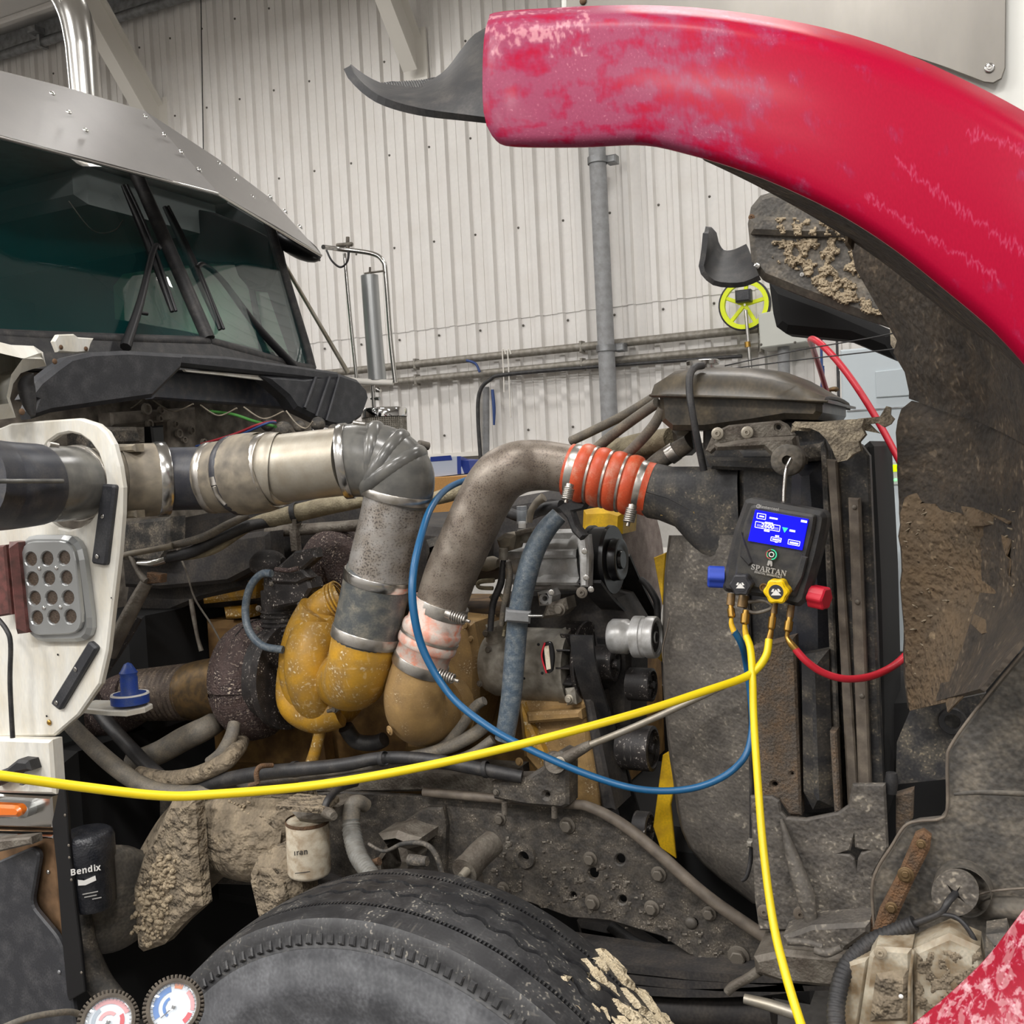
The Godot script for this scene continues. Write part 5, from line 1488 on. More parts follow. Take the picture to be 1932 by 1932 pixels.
	hose("black_loom", [[318, 1052, -1.78, 20], [360, 1042, -1.8, 22], [420, 1012, -1.84, 24], [470, 992, -1.88, 22], [520, 985, -1.94, 18]], "hose_black", "black corrugated loom below the intake pipe", "loom")
	hose("grey_loom", [[322, 1030, -1.79, 14], [380, 1015, -1.8, 16], [430, 990, -1.83, 16], [468, 972, -1.86, 14]], "hose_grey", "grey hose running up beside the black loom below the intake pipe")
	# fittings behind the white panel
	var sf = thing("steering_shaft", "dusty grey steering shaft sloping down behind the white panel", "shaft")
	hose_part("shaft", [[276, 1100, -1.72, 24], [246, 1155, -1.7, 28], [205, 1235, -1.68, 30]], "dusty_steel", sf, 14)
	hose_part("fork", [[244, 1045, -1.74, 8], [262, 1080, -1.73, 11], [278, 1098, -1.72, 16]], "dusty_steel", sf, 8)
	hose_part("arm", [[218, 1050, -1.74, 9], [250, 1044, -1.74, 12], [285, 1038, -1.76, 11], [325, 1030, -1.78, 13]], "rubber_dusty", sf, 10)
	hose_part("coupler", [[262, 1063, -1.74, 12], [290, 1062, -1.74, 15], [312, 1056, -1.75, 14]], "dull_chrome", sf, 12)
	plate_part("flag", -1.72, [276, 1080, 303, 1084, 302, 1100, 276, 1102], 0.02, "rust_orange", sf, 0.002)
	hose("speckled_tube", [[262, 1165, -1.74, 14], [235, 1210, -1.72, 16], [196, 1270, -1.7, 16]], "black_iron", "thin black speckled tube beside the steering shaft", "tube")
	plate("dark_side_box", -1.95, [229, 985, 318, 975, 316, 1040, 300, 1062, 226, 1056], 0.06, "dusty_black", "dusty dark box below the intake pipe", "box", 0.008)
	# blue pin on its white arm
	var bp = thing("hood_guide_pin", "blue tapered hood guide pin on a round blue base and white arm", "guide pin")
	var p := P(246, 1326, -1.66)
	var pm := MB.new()
	var s := size_at(p, 1.0)
	lathe(pm, p, Vector3.UP, [[0, 0], [0, 35 * s], [16 * s, 35 * s], [18 * s, 32 * s], [18 * s, 18 * s], [24 * s, 16 * s], [48 * s, 16 * s], [52 * s, 15 * s], [58 * s, 17 * s], [60 * s, 15 * s], [74 * s, 7 * s], [77 * s, 0]], 28)
	part("pin", pm, "blue_paint", bp)
	var rm := MB.new()
	lathe(rm, p + Vector3.UP * 16 * s, Vector3.UP, [[0, 35.4 * s], [2.5 * s, 34.5 * s], [2.6 * s, 30 * s]], 28)
	part("rim", rm, "print_white", bp)
	var am := MB.new()
	var base := P(246, 1332, -1.66)
	prism(am, [base + Vector3(0.03, 0, 0.04), base + Vector3(-0.02, 0, 0.046), base + Vector3(-0.14, 0, 0.04), base + Vector3(-0.14, 0, -0.03), base + Vector3(-0.02, 0, -0.045), base + Vector3(0.03, 0, -0.036), base + Vector3(0.044, 0, 0.0)], Vector3.UP, 0.012, 0.003)
	part("arm", am, "white_paint", bp)
	# filler parts on the far side so that the bay is closed like the real one
	var tr := MB.new()
	box(tr, Vector3(-1.2, 0.62, -2.35), Vector3(1.6, 0.35, 0.5), Basis.IDENTITY, 0.04)
	one("oil_pan", tr, "deep_black", "black oil pan low under the engine", "oil pan")
	var ub := MB.new()
	box(ub, Vector3(-2.25, 0.62, -2.3), Vector3(0.5, 0.72, 1.25), Basis.IDENTITY, 0.03)
	one("transmission", ub, "deep_black", "black transmission case under the cab floor", "transmission")
func front_drive():
	# air conditioning compressor
	var t = thing("ac_compressor", "shiny cast aluminium air conditioning compressor with a black clutch pulley", "compressor")
	var c1 := P(1116, 1056, -1.98); var c0 := Vector3(P(958, 1080, -1.98).x, c1.y, -1.98)
	var L := c1.x - c0.x; var r := size_at(c1, 104) / 2
	var mb := MB.new()
	lathe(mb, c0, Vector3(1, 0, 0), [[0, 0], [0, r * 0.72], [L * 0.06, r * 0.82], [L * 0.2, r * 0.86], [L * 0.24, r * 0.98], [L * 0.5, r * 0.98], [L * 0.54, r * 0.88], [L * 0.8, r * 0.86], [L * 0.84, r * 1.0], [L * 0.95, r * 1.0], [L * 0.95, 0]], 36, 0.5)
	part("body", mb, "alu_cast", t)
	for k in 6:
		var rb := MB.new()
		var a := TAU * (k + 0.3) / 6
		var d := Vector3(0, sin(a), cos(a))
		box(rb, c0 + Vector3(L * 0.55, 0, 0) + d * r * 0.9, Vector3(L * 0.8, 0.018, 0.03), Basis(Vector3(1, 0, 0), Vector3(1, 0, 0).cross(d) * -1.0, d), 0.005)
		part("rib", rb, "alu_cast", t)
	for q in [[1103, 1040], [1106, 1090], [1115, 1112], [1040, 1118]]: bolt(t, q[0], q[1], -1.86, 12, "dull_chrome", Vector3(0.3, 0, 1), "socket")
	plate_part("ear", -1.87, [1086, 1012, 1106, 1010, 1110, 1050, 1108, 1108, 1094, 1108, 1092, 1050], 0.03, "alu_cast", t, 0.004)
	plate_part("mount_foot", -1.88, [1012, 1118, 1034, 1114, 1040, 1126, 1038, 1142, 1016, 1144], 0.05, "alu_cast", t, 0.005, [ring_pix(1026, 1130, 5, 5, -1.88, 10)])
	plate_part("port_block", -1.9, [975, 1000, 1010, 995, 1012, 1010, 1000, 1024, 978, 1026], 0.08, "alu_dull", t, 0.005)
	plate_part("port_plate", -1.87, [970, 1002, 1030, 990, 1032, 1000, 972, 1012], 0.06, "dusty_steel", t, 0.003)
	var pu := MB.new()
	var pr := size_at(c1, 130) / 2
	var pw := 0.05
	lathe(pu, c1, Vector3(1, 0, 0), [[0, pr * 0.5], [0, pr], [0.008, pr], [0.009, pr * 0.95], [pw - 0.009, pr * 0.95], [pw - 0.008, pr * 1.0], [pw, pr * 0.98], [pw, pr * 0.62], [pw + 0.004, pr * 0.6], [pw + 0.016, pr * 0.6], [pw + 0.018, pr * 0.52], [pw + 0.014, pr * 0.4], [pw + 0.014, pr * 0.28], [pw + 0.02, pr * 0.25], [pw + 0.02, 0]], 44)
	part("clutch_pulley", pu, "glossy_black", t)
	# clear sight glass and pale connector above
	var sg := MB.new()
	pipe(sg, [[984, 955, -1.95, 20], [985, 988, -1.95, 20]], 14, 1)
	one("sight_glass", sg, "clear_glass", "small clear sight glass standing on the compressor port", "sight glass")
	hose("sight_glass_nut", [[985, 984, -1.95, 14], [985, 996, -1.95, 14]], "print_white", "small white nut at the foot of the sight glass", "nut")
	hose("brass_elbow", [[998, 985, -1.97, 13], [1002, 965, -1.97, 13], [1013, 948, -1.97, 15], [1026, 938, -1.97, 18]], "rubber_dusty", "pale elbow fitting under the charge pipe", "fitting")
	# alternator
	var a = thing("alternator", "dusty aluminium alternator with an oval sticker and black cooling fan", "alternator")
	var a0 := P(925, 1250, -1.98); var a1 := Vector3(P(1092, 1225, -1.98).x, a0.y + 0.012, -1.98)
	var LA := a1.x - a0.x; var ra := size_at(a1, 148) / 2
	var am := MB.new()
	lathe(am, a0, Vector3(1, 0, 0), [[0, 0], [0, ra * 0.75], [LA * 0.1, ra * 0.86], [LA * 0.34, ra * 0.88], [LA * 0.36, ra * 0.96], [LA * 0.84, ra * 0.96], [LA * 0.86, ra], [LA * 0.96, ra], [LA * 0.96, 0]], 36)
	part("housing", am, "alu_dull", a)
	var fm := MB.new()
	lathe(fm, a1 + Vector3(0.012, 0, 0), Vector3(1, 0, 0), [[0, 0], [0, ra * 0.98], [0.006, ra * 1.02], [0.009, ra * 1.0], [0.012, ra * 0.4], [0.012, 0]], 40)
	for k in 14:
		var an := TAU * k / 14
		var d := Vector3(0, sin(an), cos(an))
		box(fm, a1 + Vector3(-0.004, 0, 0) + d * ra * 0.8, Vector3(0.03, 0.003, ra * 0.4), Basis(Vector3(1, 0, 0), d.cross(Vector3(1, 0, 0)), d))
	part("fan", fm, "black_iron", a)
	var ap := MB.new()
	var rp := size_at(a1, 64) / 2
	lathe(ap, a1 + Vector3(0.025, -0.004, 0), Vector3(1, 0, 0), [[0, 0], [0, rp], [0.055, rp], [0.055, rp * 0.85], [0.05, rp * 0.8], [0.05, rp * 0.3], [0.062, rp * 0.28], [0.062, 0]], 30)
	part("pulley", ap, "black_iron", a)
	var st := MB.new()
	prism(st, round_poly(line(-1.86, [1024, 1212, 1040, 1210, 1046, 1236, 1042, 1268, 1032, 1272, 1022, 1240]), 0.02), Vector3(0, 0.0, 1), 0.006, 0.001)
	part("sticker", st, "glossy_black", a)
	var st2 := MB.new()
	prism(st2, line(-1.858, [1026, 1220, 1035, 1218, 1039, 1262, 1031, 1264]), Vector3(0, 0, 1), 0.003)
	part("sticker_print", st2, "filter_cream", a)
	var st3 := MB.new()
	pipe(st3, [[1028, 1213, -1.857, 3.5], [1022, 1238, -1.857, 3.5], [1031, 1270, -1.857, 3.5]], 6)
	part("sticker_edge", st3, "hose_red", a)
	for q in [[1016, 1216, 6], [1023, 1270, 6], [989, 1280, 5]]: bolt(a, q[0], q[1], -1.87, q[2], "deep_black", Vector3(0, 0, 1), "rivet", "vent")
	plate_part("foot", -1.9, [1064, 1300, 1082, 1298, 1086, 1330, 1068, 1332], 0.06, "alu_dull", a, 0.006)
	bolt(a, 1074, 1319, -1.895, 18, "alu_dusty")
	plate_part("top_ear", -1.88, [1030, 1140, 1066, 1128, 1070, 1150, 1056, 1164, 1020, 1168], 0.05, "dusty_steel", a, 0.006)
	bolt(a, 1056, 1150, -1.875, 24, "dusty_steel"); bolt(a, 1098, 1118, -1.86, 22, "dusty_steel", Vector3(0.2, 0, 1), "socket")
	plate_part("rear_block", -1.93, [912, 1180, 945, 1170, 950, 1300, 920, 1300, 914, 1240], 0.08, "alu_dull", a, 0.01)
	for q in [[922, 1226, 14], [920, 1256, 14], [922, 1274, 17], [905, 1290, 12], [918, 1195, 16]]: bolt(a, q[0], q[1], -1.92, q[2], "dusty_steel")
	# bracket casting behind
	plate("drive_bracket", -2.02, [950, 1120, 1100, 1110, 1160, 1130, 1190, 1180, 1185, 1420, 1120, 1430, 1100, 1310, 960, 1310], 0.12, "dark_engine", "dark cast bracket carrying compressor and alternator", "bracket", 0.01)
	# tensioner pulley
	var tp = thing("idler_pulley", "shiny grey steel idler pulley in front of the belt", "pulley")
	var i0 := P(1152, 1200, -1.95)
	var ri := size_at(i0, 78) / 2
	var im := MB.new()
	lathe(im, i0, Vector3(1, 0, 0), [[0, 0], [0, ri * 0.72], [0.006, ri * 0.84], [0.036, ri * 0.84], [0.042, ri * 0.7], [0.05, ri * 0.7], [0.052, ri], [0.07, ri], [0.072, ri * 0.95], [0.078, ri * 0.95], [0.08, ri], [0.095, ri], [0.099, ri * 0.96], [0.099, ri * 0.8], [0.09, ri * 0.74], [0.09, ri * 0.3], [0.098, ri * 0.28], [0.098, 0]], 36)
	part("wheel", im, "alu_cast", tp)
	var ih := MB.new()
	lathe(ih, i0 + Vector3(0.091, 0, 0), Vector3(1, 0, 0), [[0, ri * 0.72], [0.003, ri * 0.7], [0.004, ri * 0.3], [0.008, ri * 0.2], [0.008, 0]], 28)
	part("bearing", ih, "black_iron", tp)
	# belt from clutch to alternator to crank
	var bt = thing("drive_belt", "long black ribbed drive belt running down the engine front", "belt")
	var bx := c1.x + 0.025; var bx2 := a1.x + 0.052
	for seg in [[bx, [1168, 1050], [1190, 1100], [1215, 1150], [1242, 1212]], [bx, [1112, 1100], [1128, 1122], [1150, 1146], [1182, 1172]], [bx2, [1096, 1200], [1104, 1260], [1124, 1330], [1160, 1440], [1200, 1580]], [bx2, [1146, 1205], [1156, 1250], [1172, 1300]]]:
		var bm := MB.new()
		var up := []; var dn := []
		for k in range(1, seg.size()):
			var p := PX(seg[k][0], seg[k][1], seg[0])
			up.append(p + Vector3(-0.024, 0, 0)); dn.append(p + Vector3(0.024, 0, 0))
		sheet(bm, [smooth(up, 4), smooth(dn, 4)], 0.007)
		part("run", bm, "black_rubber", bt)
	# lower pulleys in shade
	for q in [[1188, 1290, 62, 0.05, "small dark smooth idler pulley low behind the yellow hose"], [1172, 1408, 84, 0.07, "large dark crank pulley low on the engine front"], [1200, 1560, 60, 0.03, "small dark lower pulley at the foot of the belt"]]:
		var lp := MB.new()
		var p := P(q[0], q[1], -2.02); var rr := size_at(p, q[2]) / 2
		lathe(lp, p, Vector3(1, 0, 0), [[0, 0], [0, rr], [q[3], rr], [q[3] + 0.002, rr * 0.85], [q[3] - 0.006, rr * 0.8], [q[3] - 0.006, rr * 0.25], [q[3] + 0.004, rr * 0.22], [q[3] + 0.004, 0]], 32)
		one("belt_pulley", lp, "black_iron", q[4], "pulley", "belt pulleys")
	# fan cover plate and yellow fan blades
	var fp := MB.new()
	lathe(fp, P(1195, 1080, -2.3), Vector3(1, 0, 0), [[0, 0], [0, 0.18], [0.02, 0.18], [0.02, 0.16], [0.03, 0.05], [0.03, 0]], 36)
	one("fan_hub_disc", fp, "disc_pale", "pale dusty disc of the fan drive behind the belt", "fan drive")
	var fb = thing("cooling_fan", "yellow fan blades edging out beside the radiator shroud", "fan")
	for q in [[1233, 1052, 1257, 1042, 1252, 1100, 1250, 1142], [1217, 1207, 1249, 1186, 1249, 1250, 1230, 1232], [1250, 1425, 1290, 1400, 1265, 1520, 1275, 1620, 1245, 1600, 1232, 1560]]:
		plate_part("blade", -2.02, q, 0.008, "bright_yellow", fb, 0.002)
	hose("heater_stub", [[1208, 1092, -2.1, 12], [1222, 1105, -2.1, 13], [1236, 1128, -2.1, 14], [1240, 1142, -2.1, 14], [1241, 1180, -2.1, 12]], "hose_black", "short black hose with clamp beside the radiator shroud")
	# dark manifold and yellow casting glimpsed under the charge pipe
	plate("inlet_manifold", -2.2, [900, 975, 960, 940, 1040, 925, 1100, 935, 1105, 1000, 1080, 1060, 920, 1080], 0.2, "dark_engine", "dark inlet manifold casting under the charge pipe", "manifold", 0.02)
	plate("yellow_casting", -2.12, [1098, 962, 1150, 960, 1174, 968, 1172, 1008, 1130, 1016, 1096, 1010], 0.1, "bright_yellow", "small bright yellow casting behind the clutch pulley", "casting", 0.01)
	hose("black_cross_hose", [[945, 960, -2.05, 20], [985, 975, -2.02, 22], [1020, 962, -2.0, 24], [1060, 955, -1.98, 24]], "hose_black", "black hose crossing under the charge pipe")
	# braided coolant hose
	var ch = thing("coolant_hose", "thick blue grey braided coolant hose with a metal clip in front of the compressor", "hose")
	hose_part("hose", [[1055, 972, -1.86, 34], [1030, 1000, -1.85, 38], [1008, 1040, -1.84, 40], [994, 1085, -1.83, 41], [984, 1130, -1.83, 41], [976, 1180, -1.83, 40], [970, 1250, -1.83, 40], [964, 1320, -1.83, 39], [952, 1395, -1.83, 37]], "hose_blue_grey", ch, 20)
	var cl := MB.new()
	box(cl, P(977, 1161, -1.82), Vector3(0.05, 0.024, 0.056), Basis(R, U, -F) * Basis(Vector3(0, 0, 1), -0.08), 0.004)
	part("clip", cl, "galvanised", ch)
	hose_part("clip_bolt", [[998, 1162, -1.8, 7], [1024, 1162, -1.8, 5]], "dull_chrome", ch, 8)
	# mounting strap holding the hose under the red coupling
	plate("hose_hanger", -1.82, [1050, 958, 1072, 944, 1108, 948, 1100, 962, 1080, 966, 1088, 990, 1104, 1010, 1094, 1020, 1078, 1004, 1068, 978], 0.02, "black_rubber", "black rubber hanger strap joining coolant hose and red coupling", "strap", 0.004)
	# sensor plugs and wiring beside the charge pipe
	var wp = thing("sensor_plugs", "cluster of pale sensor plugs and black cables beside the charge pipe", "wiring")
	plate_part("plug_cap", -1.87, [934, 1018, 950, 1006, 972, 1010, 966, 1036, 942, 1044], 0.05, "rubber_dusty", wp, 0.008)
	hose_part("plug", [[950, 1034, -1.86, 17], [950, 1056, -1.86, 18]], "alu_dull", wp, 12, 1)
	hose_part("cable", [[950, 1056, -1.86, 10], [948, 1072, -1.86, 12], [945, 1100, -1.86, 14], [930, 1140, -1.86, 13], [925, 1190, -1.86, 12]], "hose_black", wp, 10)
	hose_part("cable", [[958, 1060, -1.86, 12], [962, 1080, -1.86, 12], [958, 1110, -1.86, 14], [950, 1150, -1.86, 12], [946, 1180, -1.86, 10]], "hose_grey", wp, 10)
	hose_part("pale_loop", [[932, 1095, -1.88, 9], [905, 1098, -1.88, 9], [904, 1108, -1.88, 8], [930, 1110, -1.88, 8]], "sleeve_tan", wp, 8)
	hose_part("bulb", [[908, 1070, -1.9, 16], [915, 1066, -1.9, 26], [930, 1062, -1.9, 26], [940, 1062, -1.9, 16]], "rubber_dusty", wp, 14)
	hose_part("pale_wire", [[925, 1128, -1.87, 7], [942, 1120, -1.87, 7], [955, 1150, -1.87, 6], [950, 1200, -1.87, 6]], "sleeve_tan", wp, 8)
	hose("rear_sleeves", [[1140, 838, -2.1, 30], [1170, 846, -2.08, 40], [1210, 838, -2.02, 44], [1268, 828, -1.97, 44]], "sleeve_tan", "dusty segmented sleeve lying behind the red coupling", "hose", 16)
# ---------- radiator, frame, wheel ----------
func radiator():
	var t = thing("radiator", "tall dark radiator side frame with riveted grey strips", "radiator")
	var z := -1.76
	plate_part("core_side", z - 0.06, [1392, 850, 1560, 850, 1640, 1570, 1640, 1720, 1420, 1600, 1395, 1200], 0.5, "cac_black", t, 0.01)
	plate_part("tank_side", z - 0.02, [1490, 880, 1548, 870, 1565, 1100, 1570, 1540, 1500, 1540, 1480, 1200], 0.05, "rubber_blue_black", t, 0.02)
	plate_part("thin_flange", z + 0.02, [1548, 842, 1556, 826, 1562, 850, 1590, 1540, 1578, 1542], 0.03, "dusty_black", t, 0.003)
	plate_part("pale_strip", z + 0.04, [1559, 866, 1579, 868, 1620, 1500, 1628, 1540, 1600, 1540, 1578, 1100], 0.02, "strip_grey", t, 0.003)
	plate_part("dark_panel", z + 0.02, [1576, 850, 1624, 838, 1640, 860, 1668, 1540, 1672, 1640, 1625, 1620], 0.03, "cac_black", t, 0.004)
	var rv = plate_part("riveted_strip", z + 0.05, [1600, 939, 1622, 940, 1646, 1566, 1622, 1566], 0.02, "strip_grey", t, 0.003)
	for q in [[1612, 957], [1618, 1136], [1626, 1313], [1633, 1482], [1637, 1552]]: bolt(rv, q[0], q[1], z + 0.051, 10, "dusty_steel", Vector3(0, 0, 1), "rivet", "rivet")
	plate_part("front_seal", z - 0.02, [1628, 842, 1640, 832, 1648, 842, 1656, 980, 1662, 1100, 1668, 1330, 1668, 1560, 1650, 1560, 1640, 1100], 0.3, "deep_black", t, 0.006)
	plate_part("rusty_panel", z + 0.03, [1420, 1220, 1500, 1200, 1512, 1540, 1490, 1540, 1470, 1510, 1425, 1510], 0.03, "rust_panel", t, 0.004, [ring_pix(1461, 1481, 6, 5, z + 0.03, 10), ring_pix(1494, 1461, 3, 3, z + 0.03, 8)])
	plate_part("inner_tube", z + 0.05, [1508, 1240, 1560, 1230, 1570, 1530, 1530, 1535, 1512, 1500], 0.05, "cac_black", t, 0.02)
	plate_part("perforated_strip", z + 0.06, [1565, 1380, 1578, 1380, 1586, 1532, 1574, 1534], 0.03, "rust_panel", t, 0.003)
	# torn rubber seal on the top corner
	var rs = thing("torn_seal", "torn dusty fabric seal draped over the radiator corner", "seal")
	var rm := MB.new()
	prism(rm, line(-1.68, [1500, 795, 1545, 796, 1590, 792, 1630, 790, 1625, 806, 1632, 820, 1620, 834, 1624, 850, 1608, 858, 1598, 868, 1580, 872, 1570, 848, 1560, 830, 1545, 815, 1528, 808, 1500, 806, 1494, 800]), Vector3(0, 0, 1), 0.03, 0.0)
	part("drape", rm, "dusty_fabric", rs)
	plate_part("layer", -1.7, [1494, 803, 1530, 808, 1524, 814, 1500, 812, 1492, 816], 0.02, "dusty_fabric", rs, 0.0)
	plate_part("tail", -1.72, [1618, 790, 1660, 786, 1672, 766, 1680, 768, 1679, 782, 1687, 790, 1680, 800, 1668, 806, 1655, 798, 1640, 800, 1652, 812, 1660, 818, 1630, 812], 0.02, "dusty_fabric", rs, 0.0)
	# surge tank
	var st = thing("surge_tank", "dusty black surge tank with a seam and metal cap on top of the radiator", "tank")
	var up := MB.new()
	var low_l := [[1238, 742], [1240, 738]]
	var rows := []
	var top := [[1242, 724], [1250, 705], [1290, 697], [1340, 697], [1400, 698], [1450, 705], [1500, 722], [1552, 752]]
	var seam := [[1228, 745], [1250, 746], [1290, 748], [1340, 749], [1400, 750], [1450, 752], [1500, 754], [1554, 757]]
	for k in 7:
		var f := k / 6.0
		var row := []
		for j in top.size():
			var a := PI * f
			var zz := -1.98 + 0.17 * cos(a)
			var hgt := sin(a)
			var sp := P(seam[j][0], seam[j][1], -1.81)
			var tp := P(top[j][0], top[j][1], -1.98)
			var yy: float = lerpf(sp.y, tp.y, pow(hgt, 0.7))
			row.append(Vector3(sp.x, yy, zz))
		rows.append(row)
	sheet(up, rows, 0.006)
	part("upper_shell", up, "tank_black", st)
	var lo := MB.new()
	prism(lo, line(-1.82, [1240, 738, 1340, 741, 1450, 745, 1550, 750, 1550, 778, 1540, 792, 1480, 790, 1420, 800, 1330, 812, 1266, 812, 1246, 795]), Vector3(0, 0, 1), 0.3, 0.01)
	part("lower_shell", lo, "tank_black", st)
	var sm := MB.new()
	prism(sm, line(-1.8, [1224, 744, 1260, 743, 1400, 748, 1500, 752, 1562, 755, 1562, 760, 1500, 757, 1400, 753, 1224, 748]), Vector3(0, 0, 1), 0.36, 0.002)
	part("seam_lip", sm, "tank_black", st)
	var cp := MB.new()
	var cc := P(1326, 697, -1.95); var cs := size_at(cc, 1.0)
	lathe(cp, cc, Vector3.UP, [[0, 0], [0, 22 * cs], [8 * cs, 22 * cs], [8 * cs, 31 * cs], [15 * cs, 32 * cs], [17 * cs, 29 * cs], [18 * cs, 0]], 30)
	part("cap", cp, "dull_chrome", st)
	hose("overflow_hose", [[1325, 690, -1.86, 14], [1310, 694, -1.82, 14], [1301, 712, -1.8, 14], [1302, 750, -1.775, 14], [1312, 810, -1.77, 14], [1328, 888, -1.78, 14]], "hose_black", "black overflow hose hanging from the surge tank cap")
	for q in [[[1236, 748, -1.9, 18], [1180, 782, -1.95, 18], [1120, 812, -2.0, 18], [1078, 832, -2.02, 18]], [[1240, 760, -1.85, 20], [1190, 795, -1.9, 20], [1150, 825, -1.92, 20], [1110, 860, -1.95, 20]], [[1250, 770, -1.83, 18], [1235, 800, -1.84, 20], [1210, 830, -1.86, 20], [1180, 860, -1.88, 20]]]:
		hose("tank_hose", q, "hose_grey", ["upper grey hose running back from the surge tank", "middle grey hose running back from the surge tank", "lowest grey hose bending down from the surge tank"][used.get("tank_hose", 0)]).set_meta("group", "hoses behind the surge tank")
	var cl = thing("radiator_hose_joint", "grey rubber joint with a steel worm clamp below the surge tank", "hose joint")
	hose_part("joint", [[1225, 885, -1.9, 32], [1250, 865, -1.9, 34], [1285, 845, -1.9, 34], [1300, 835, -1.9, 30]], "hose_grey", cl, 18)
	band(cl, [1262, 860, -1.9], [1276, 850, -1.9], 37, "clamp_steel")
	plate_part("neck", -1.92, [1265, 812, 1300, 812, 1306, 845, 1290, 860, 1270, 845], 0.06, "tank_black", cl, 0.01)
	hose("dusty_sleeve", [[1190, 870, -2.05, 34], [1230, 850, -2.05, 44], [1268, 830, -2.05, 44], [1300, 824, -2.05, 36]], "rubber_dusty", "ribbed dusty rubber sleeve under the surge tank")
	# upper bracket
	var b = thing("radiator_bracket", "dusty bolted steel bracket under the surge tank", "bracket")
	plate_part("plate", -1.75, [1330, 850, 1346, 815, 1375, 802, 1470, 793, 1484, 800, 1500, 820, 1498, 824, 1440, 828, 1360, 838, 1340, 856], 0.012, "dusty_steel", b, 0.003, [ring_pix(1468, 806, 5, 5, -1.75, 12)])
	plate_part("arm", -1.73, [1345, 838, 1420, 826, 1500, 822, 1503, 840, 1520, 862, 1518, 876, 1500, 882, 1470, 876, 1440, 846, 1350, 850], 0.03, "dusty_steel", b, 0.006)
	for q in [[1354, 818], [1410, 816]]: bolt(b, q[0], q[1], -1.745, 24, "alu_dusty", Vector3(0, 0, 1), "socket")
	var bu := MB.new()
	var bp := P(1490, 868, -1.74)
	lathe(bu, bp, Vector3(0.1, 0, 1), [[0, 0], [0, 0.026], [0.05, 0.026], [0.052, 0.024], [0.052, 0.008], [0.03, 0.007], [0.03, 0]], 24)
	part("bush", bu, "grey_plastic", b)
	hose_part("stem", [[1492, 866, -1.68, 8], [1484, 885, -1.67, 8], [1480, 920, -1.665, 8], [1479, 952, -1.66, 8]], "dull_chrome", b, 10)
	plate("cross_beam", -1.8, [1330, 862, 1500, 866, 1530, 872, 1530, 888, 1500, 892, 1340, 885], 0.06, "cac_black", "dark cross beam under the radiator bracket", "beam", 0.006)
	plate("top_channel", -1.78, [1505, 842, 1545, 836, 1562, 828, 1560, 868, 1512, 872], 0.05, "dusty_black", "dark channel beside the bracket under the torn seal", "channel", 0.006)
	plate("radiator_header", -1.88, [1325, 798, 1500, 790, 1580, 800, 1580, 905, 1325, 905], 0.2, "cac_black", "dark radiator header tank behind the bolted bracket", "radiator tank", 0.006)
	# fan shroud
	var sh = thing("fan_shroud", "grey brown plastic fan shroud beside the radiator", "shroud")
	var sr := []
	var L := [[1262, 1010], [1254, 1080], [1250, 1180], [1249, 1260], [1256, 1360], [1268, 1460], [1300, 1600], [1420, 1705]]
	var C := [[1300, 1010], [1310, 1080], [1320, 1180], [1322, 1260], [1330, 1360], [1345, 1460], [1370, 1590], [1432, 1700]]
	var Rr := [[1405, 1010], [1408, 1080], [1412, 1180], [1415, 1260], [1418, 1360], [1424, 1460], [1434, 1590], [1445, 1700]]
	for k in L.size():
		sr.append([P(L[k][0], L[k][1], -2.0), P(L[k][0] + 6, L[k][1], -1.88), P(C[k][0], C[k][1], -1.83 + 0.008 * sin(k * 2.1)), P(Rr[k][0], Rr[k][1], -1.8)])
	var shm := MB.new()
	var fine := []
	for j in 4:
		var col := []
		for k in sr.size(): col.append(sr[k][j])
		fine.append(smooth(col, 4))
	sheet(shm, fine, 0.008)
	part("skin", shm, "shroud", sh)
	hose_part("crack", [[1263, 1165, -1.858, 2], [1258, 1190, -1.86, 3], [1250, 1225, -1.863, 3], [1252, 1250, -1.865, 2]], "strip_grey", sh, 6)
	hose("black_conduit_line", [[1412, 1260, -1.76, 9], [1416, 1360, -1.76, 9], [1418, 1480, -1.76, 9], [1418, 1600, -1.76, 9], [1410, 1650, -1.75, 8], [1400, 1662, -1.75, 6]], "hose_black", "thin black line hanging down the edge of the shroud", "cable")
	plate("line_clip", -1.74, [1408, 1588, 1420, 1588, 1420, 1600, 1408, 1600], 0.02, "alu_dull", "small pale clip on the black line beside the shroud", "clip")
	# lower mounting plate
	var lp = thing("lower_mount_plate", "dusty grey mounting plate with a star shaped slit below the radiator", "plate")
	var star := []
	for q in [[1611, 1575], [1613, 1600], [1622, 1604], [1640, 1605], [1624, 1610], [1618, 1622], [1616, 1640], [1612, 1622], [1603, 1613], [1582, 1611], [1604, 1606]]: star.append(P(q[0], q[1], -1.68))
	plate_part("plate", -1.68, [1415, 1503, 1456, 1503, 1470, 1512, 1474, 1532, 1484, 1543, 1520, 1546, 1580, 1534, 1600, 1520, 1608, 1480, 1645, 1480, 1670, 1480, 1676, 1600, 1648, 1650, 1646, 1745, 1500, 1756, 1432, 1756, 1424, 1700], 0.01, "shroud", lp, 0.003, [star])
	hose_part("fold", [[1474, 1545, -1.675, 6], [1496, 1620, -1.665, 26], [1520, 1690, -1.655, 34], [1532, 1745, -1.65, 20]], "shroud", lp, 10)
	for q in [[1427, 1522, 18], [1443, 1720, 28], [1511, 1724, 28]]: bolt(lp, q[0], q[1], -1.676, q[2], "strip_grey", Vector3(0, 0, 1), "socket")
	# crossmember and tow plate at the foot
	var cm = thing("front_crossmember", "dusty bumper bracket with slotted top plate under the radiator", "bracket")
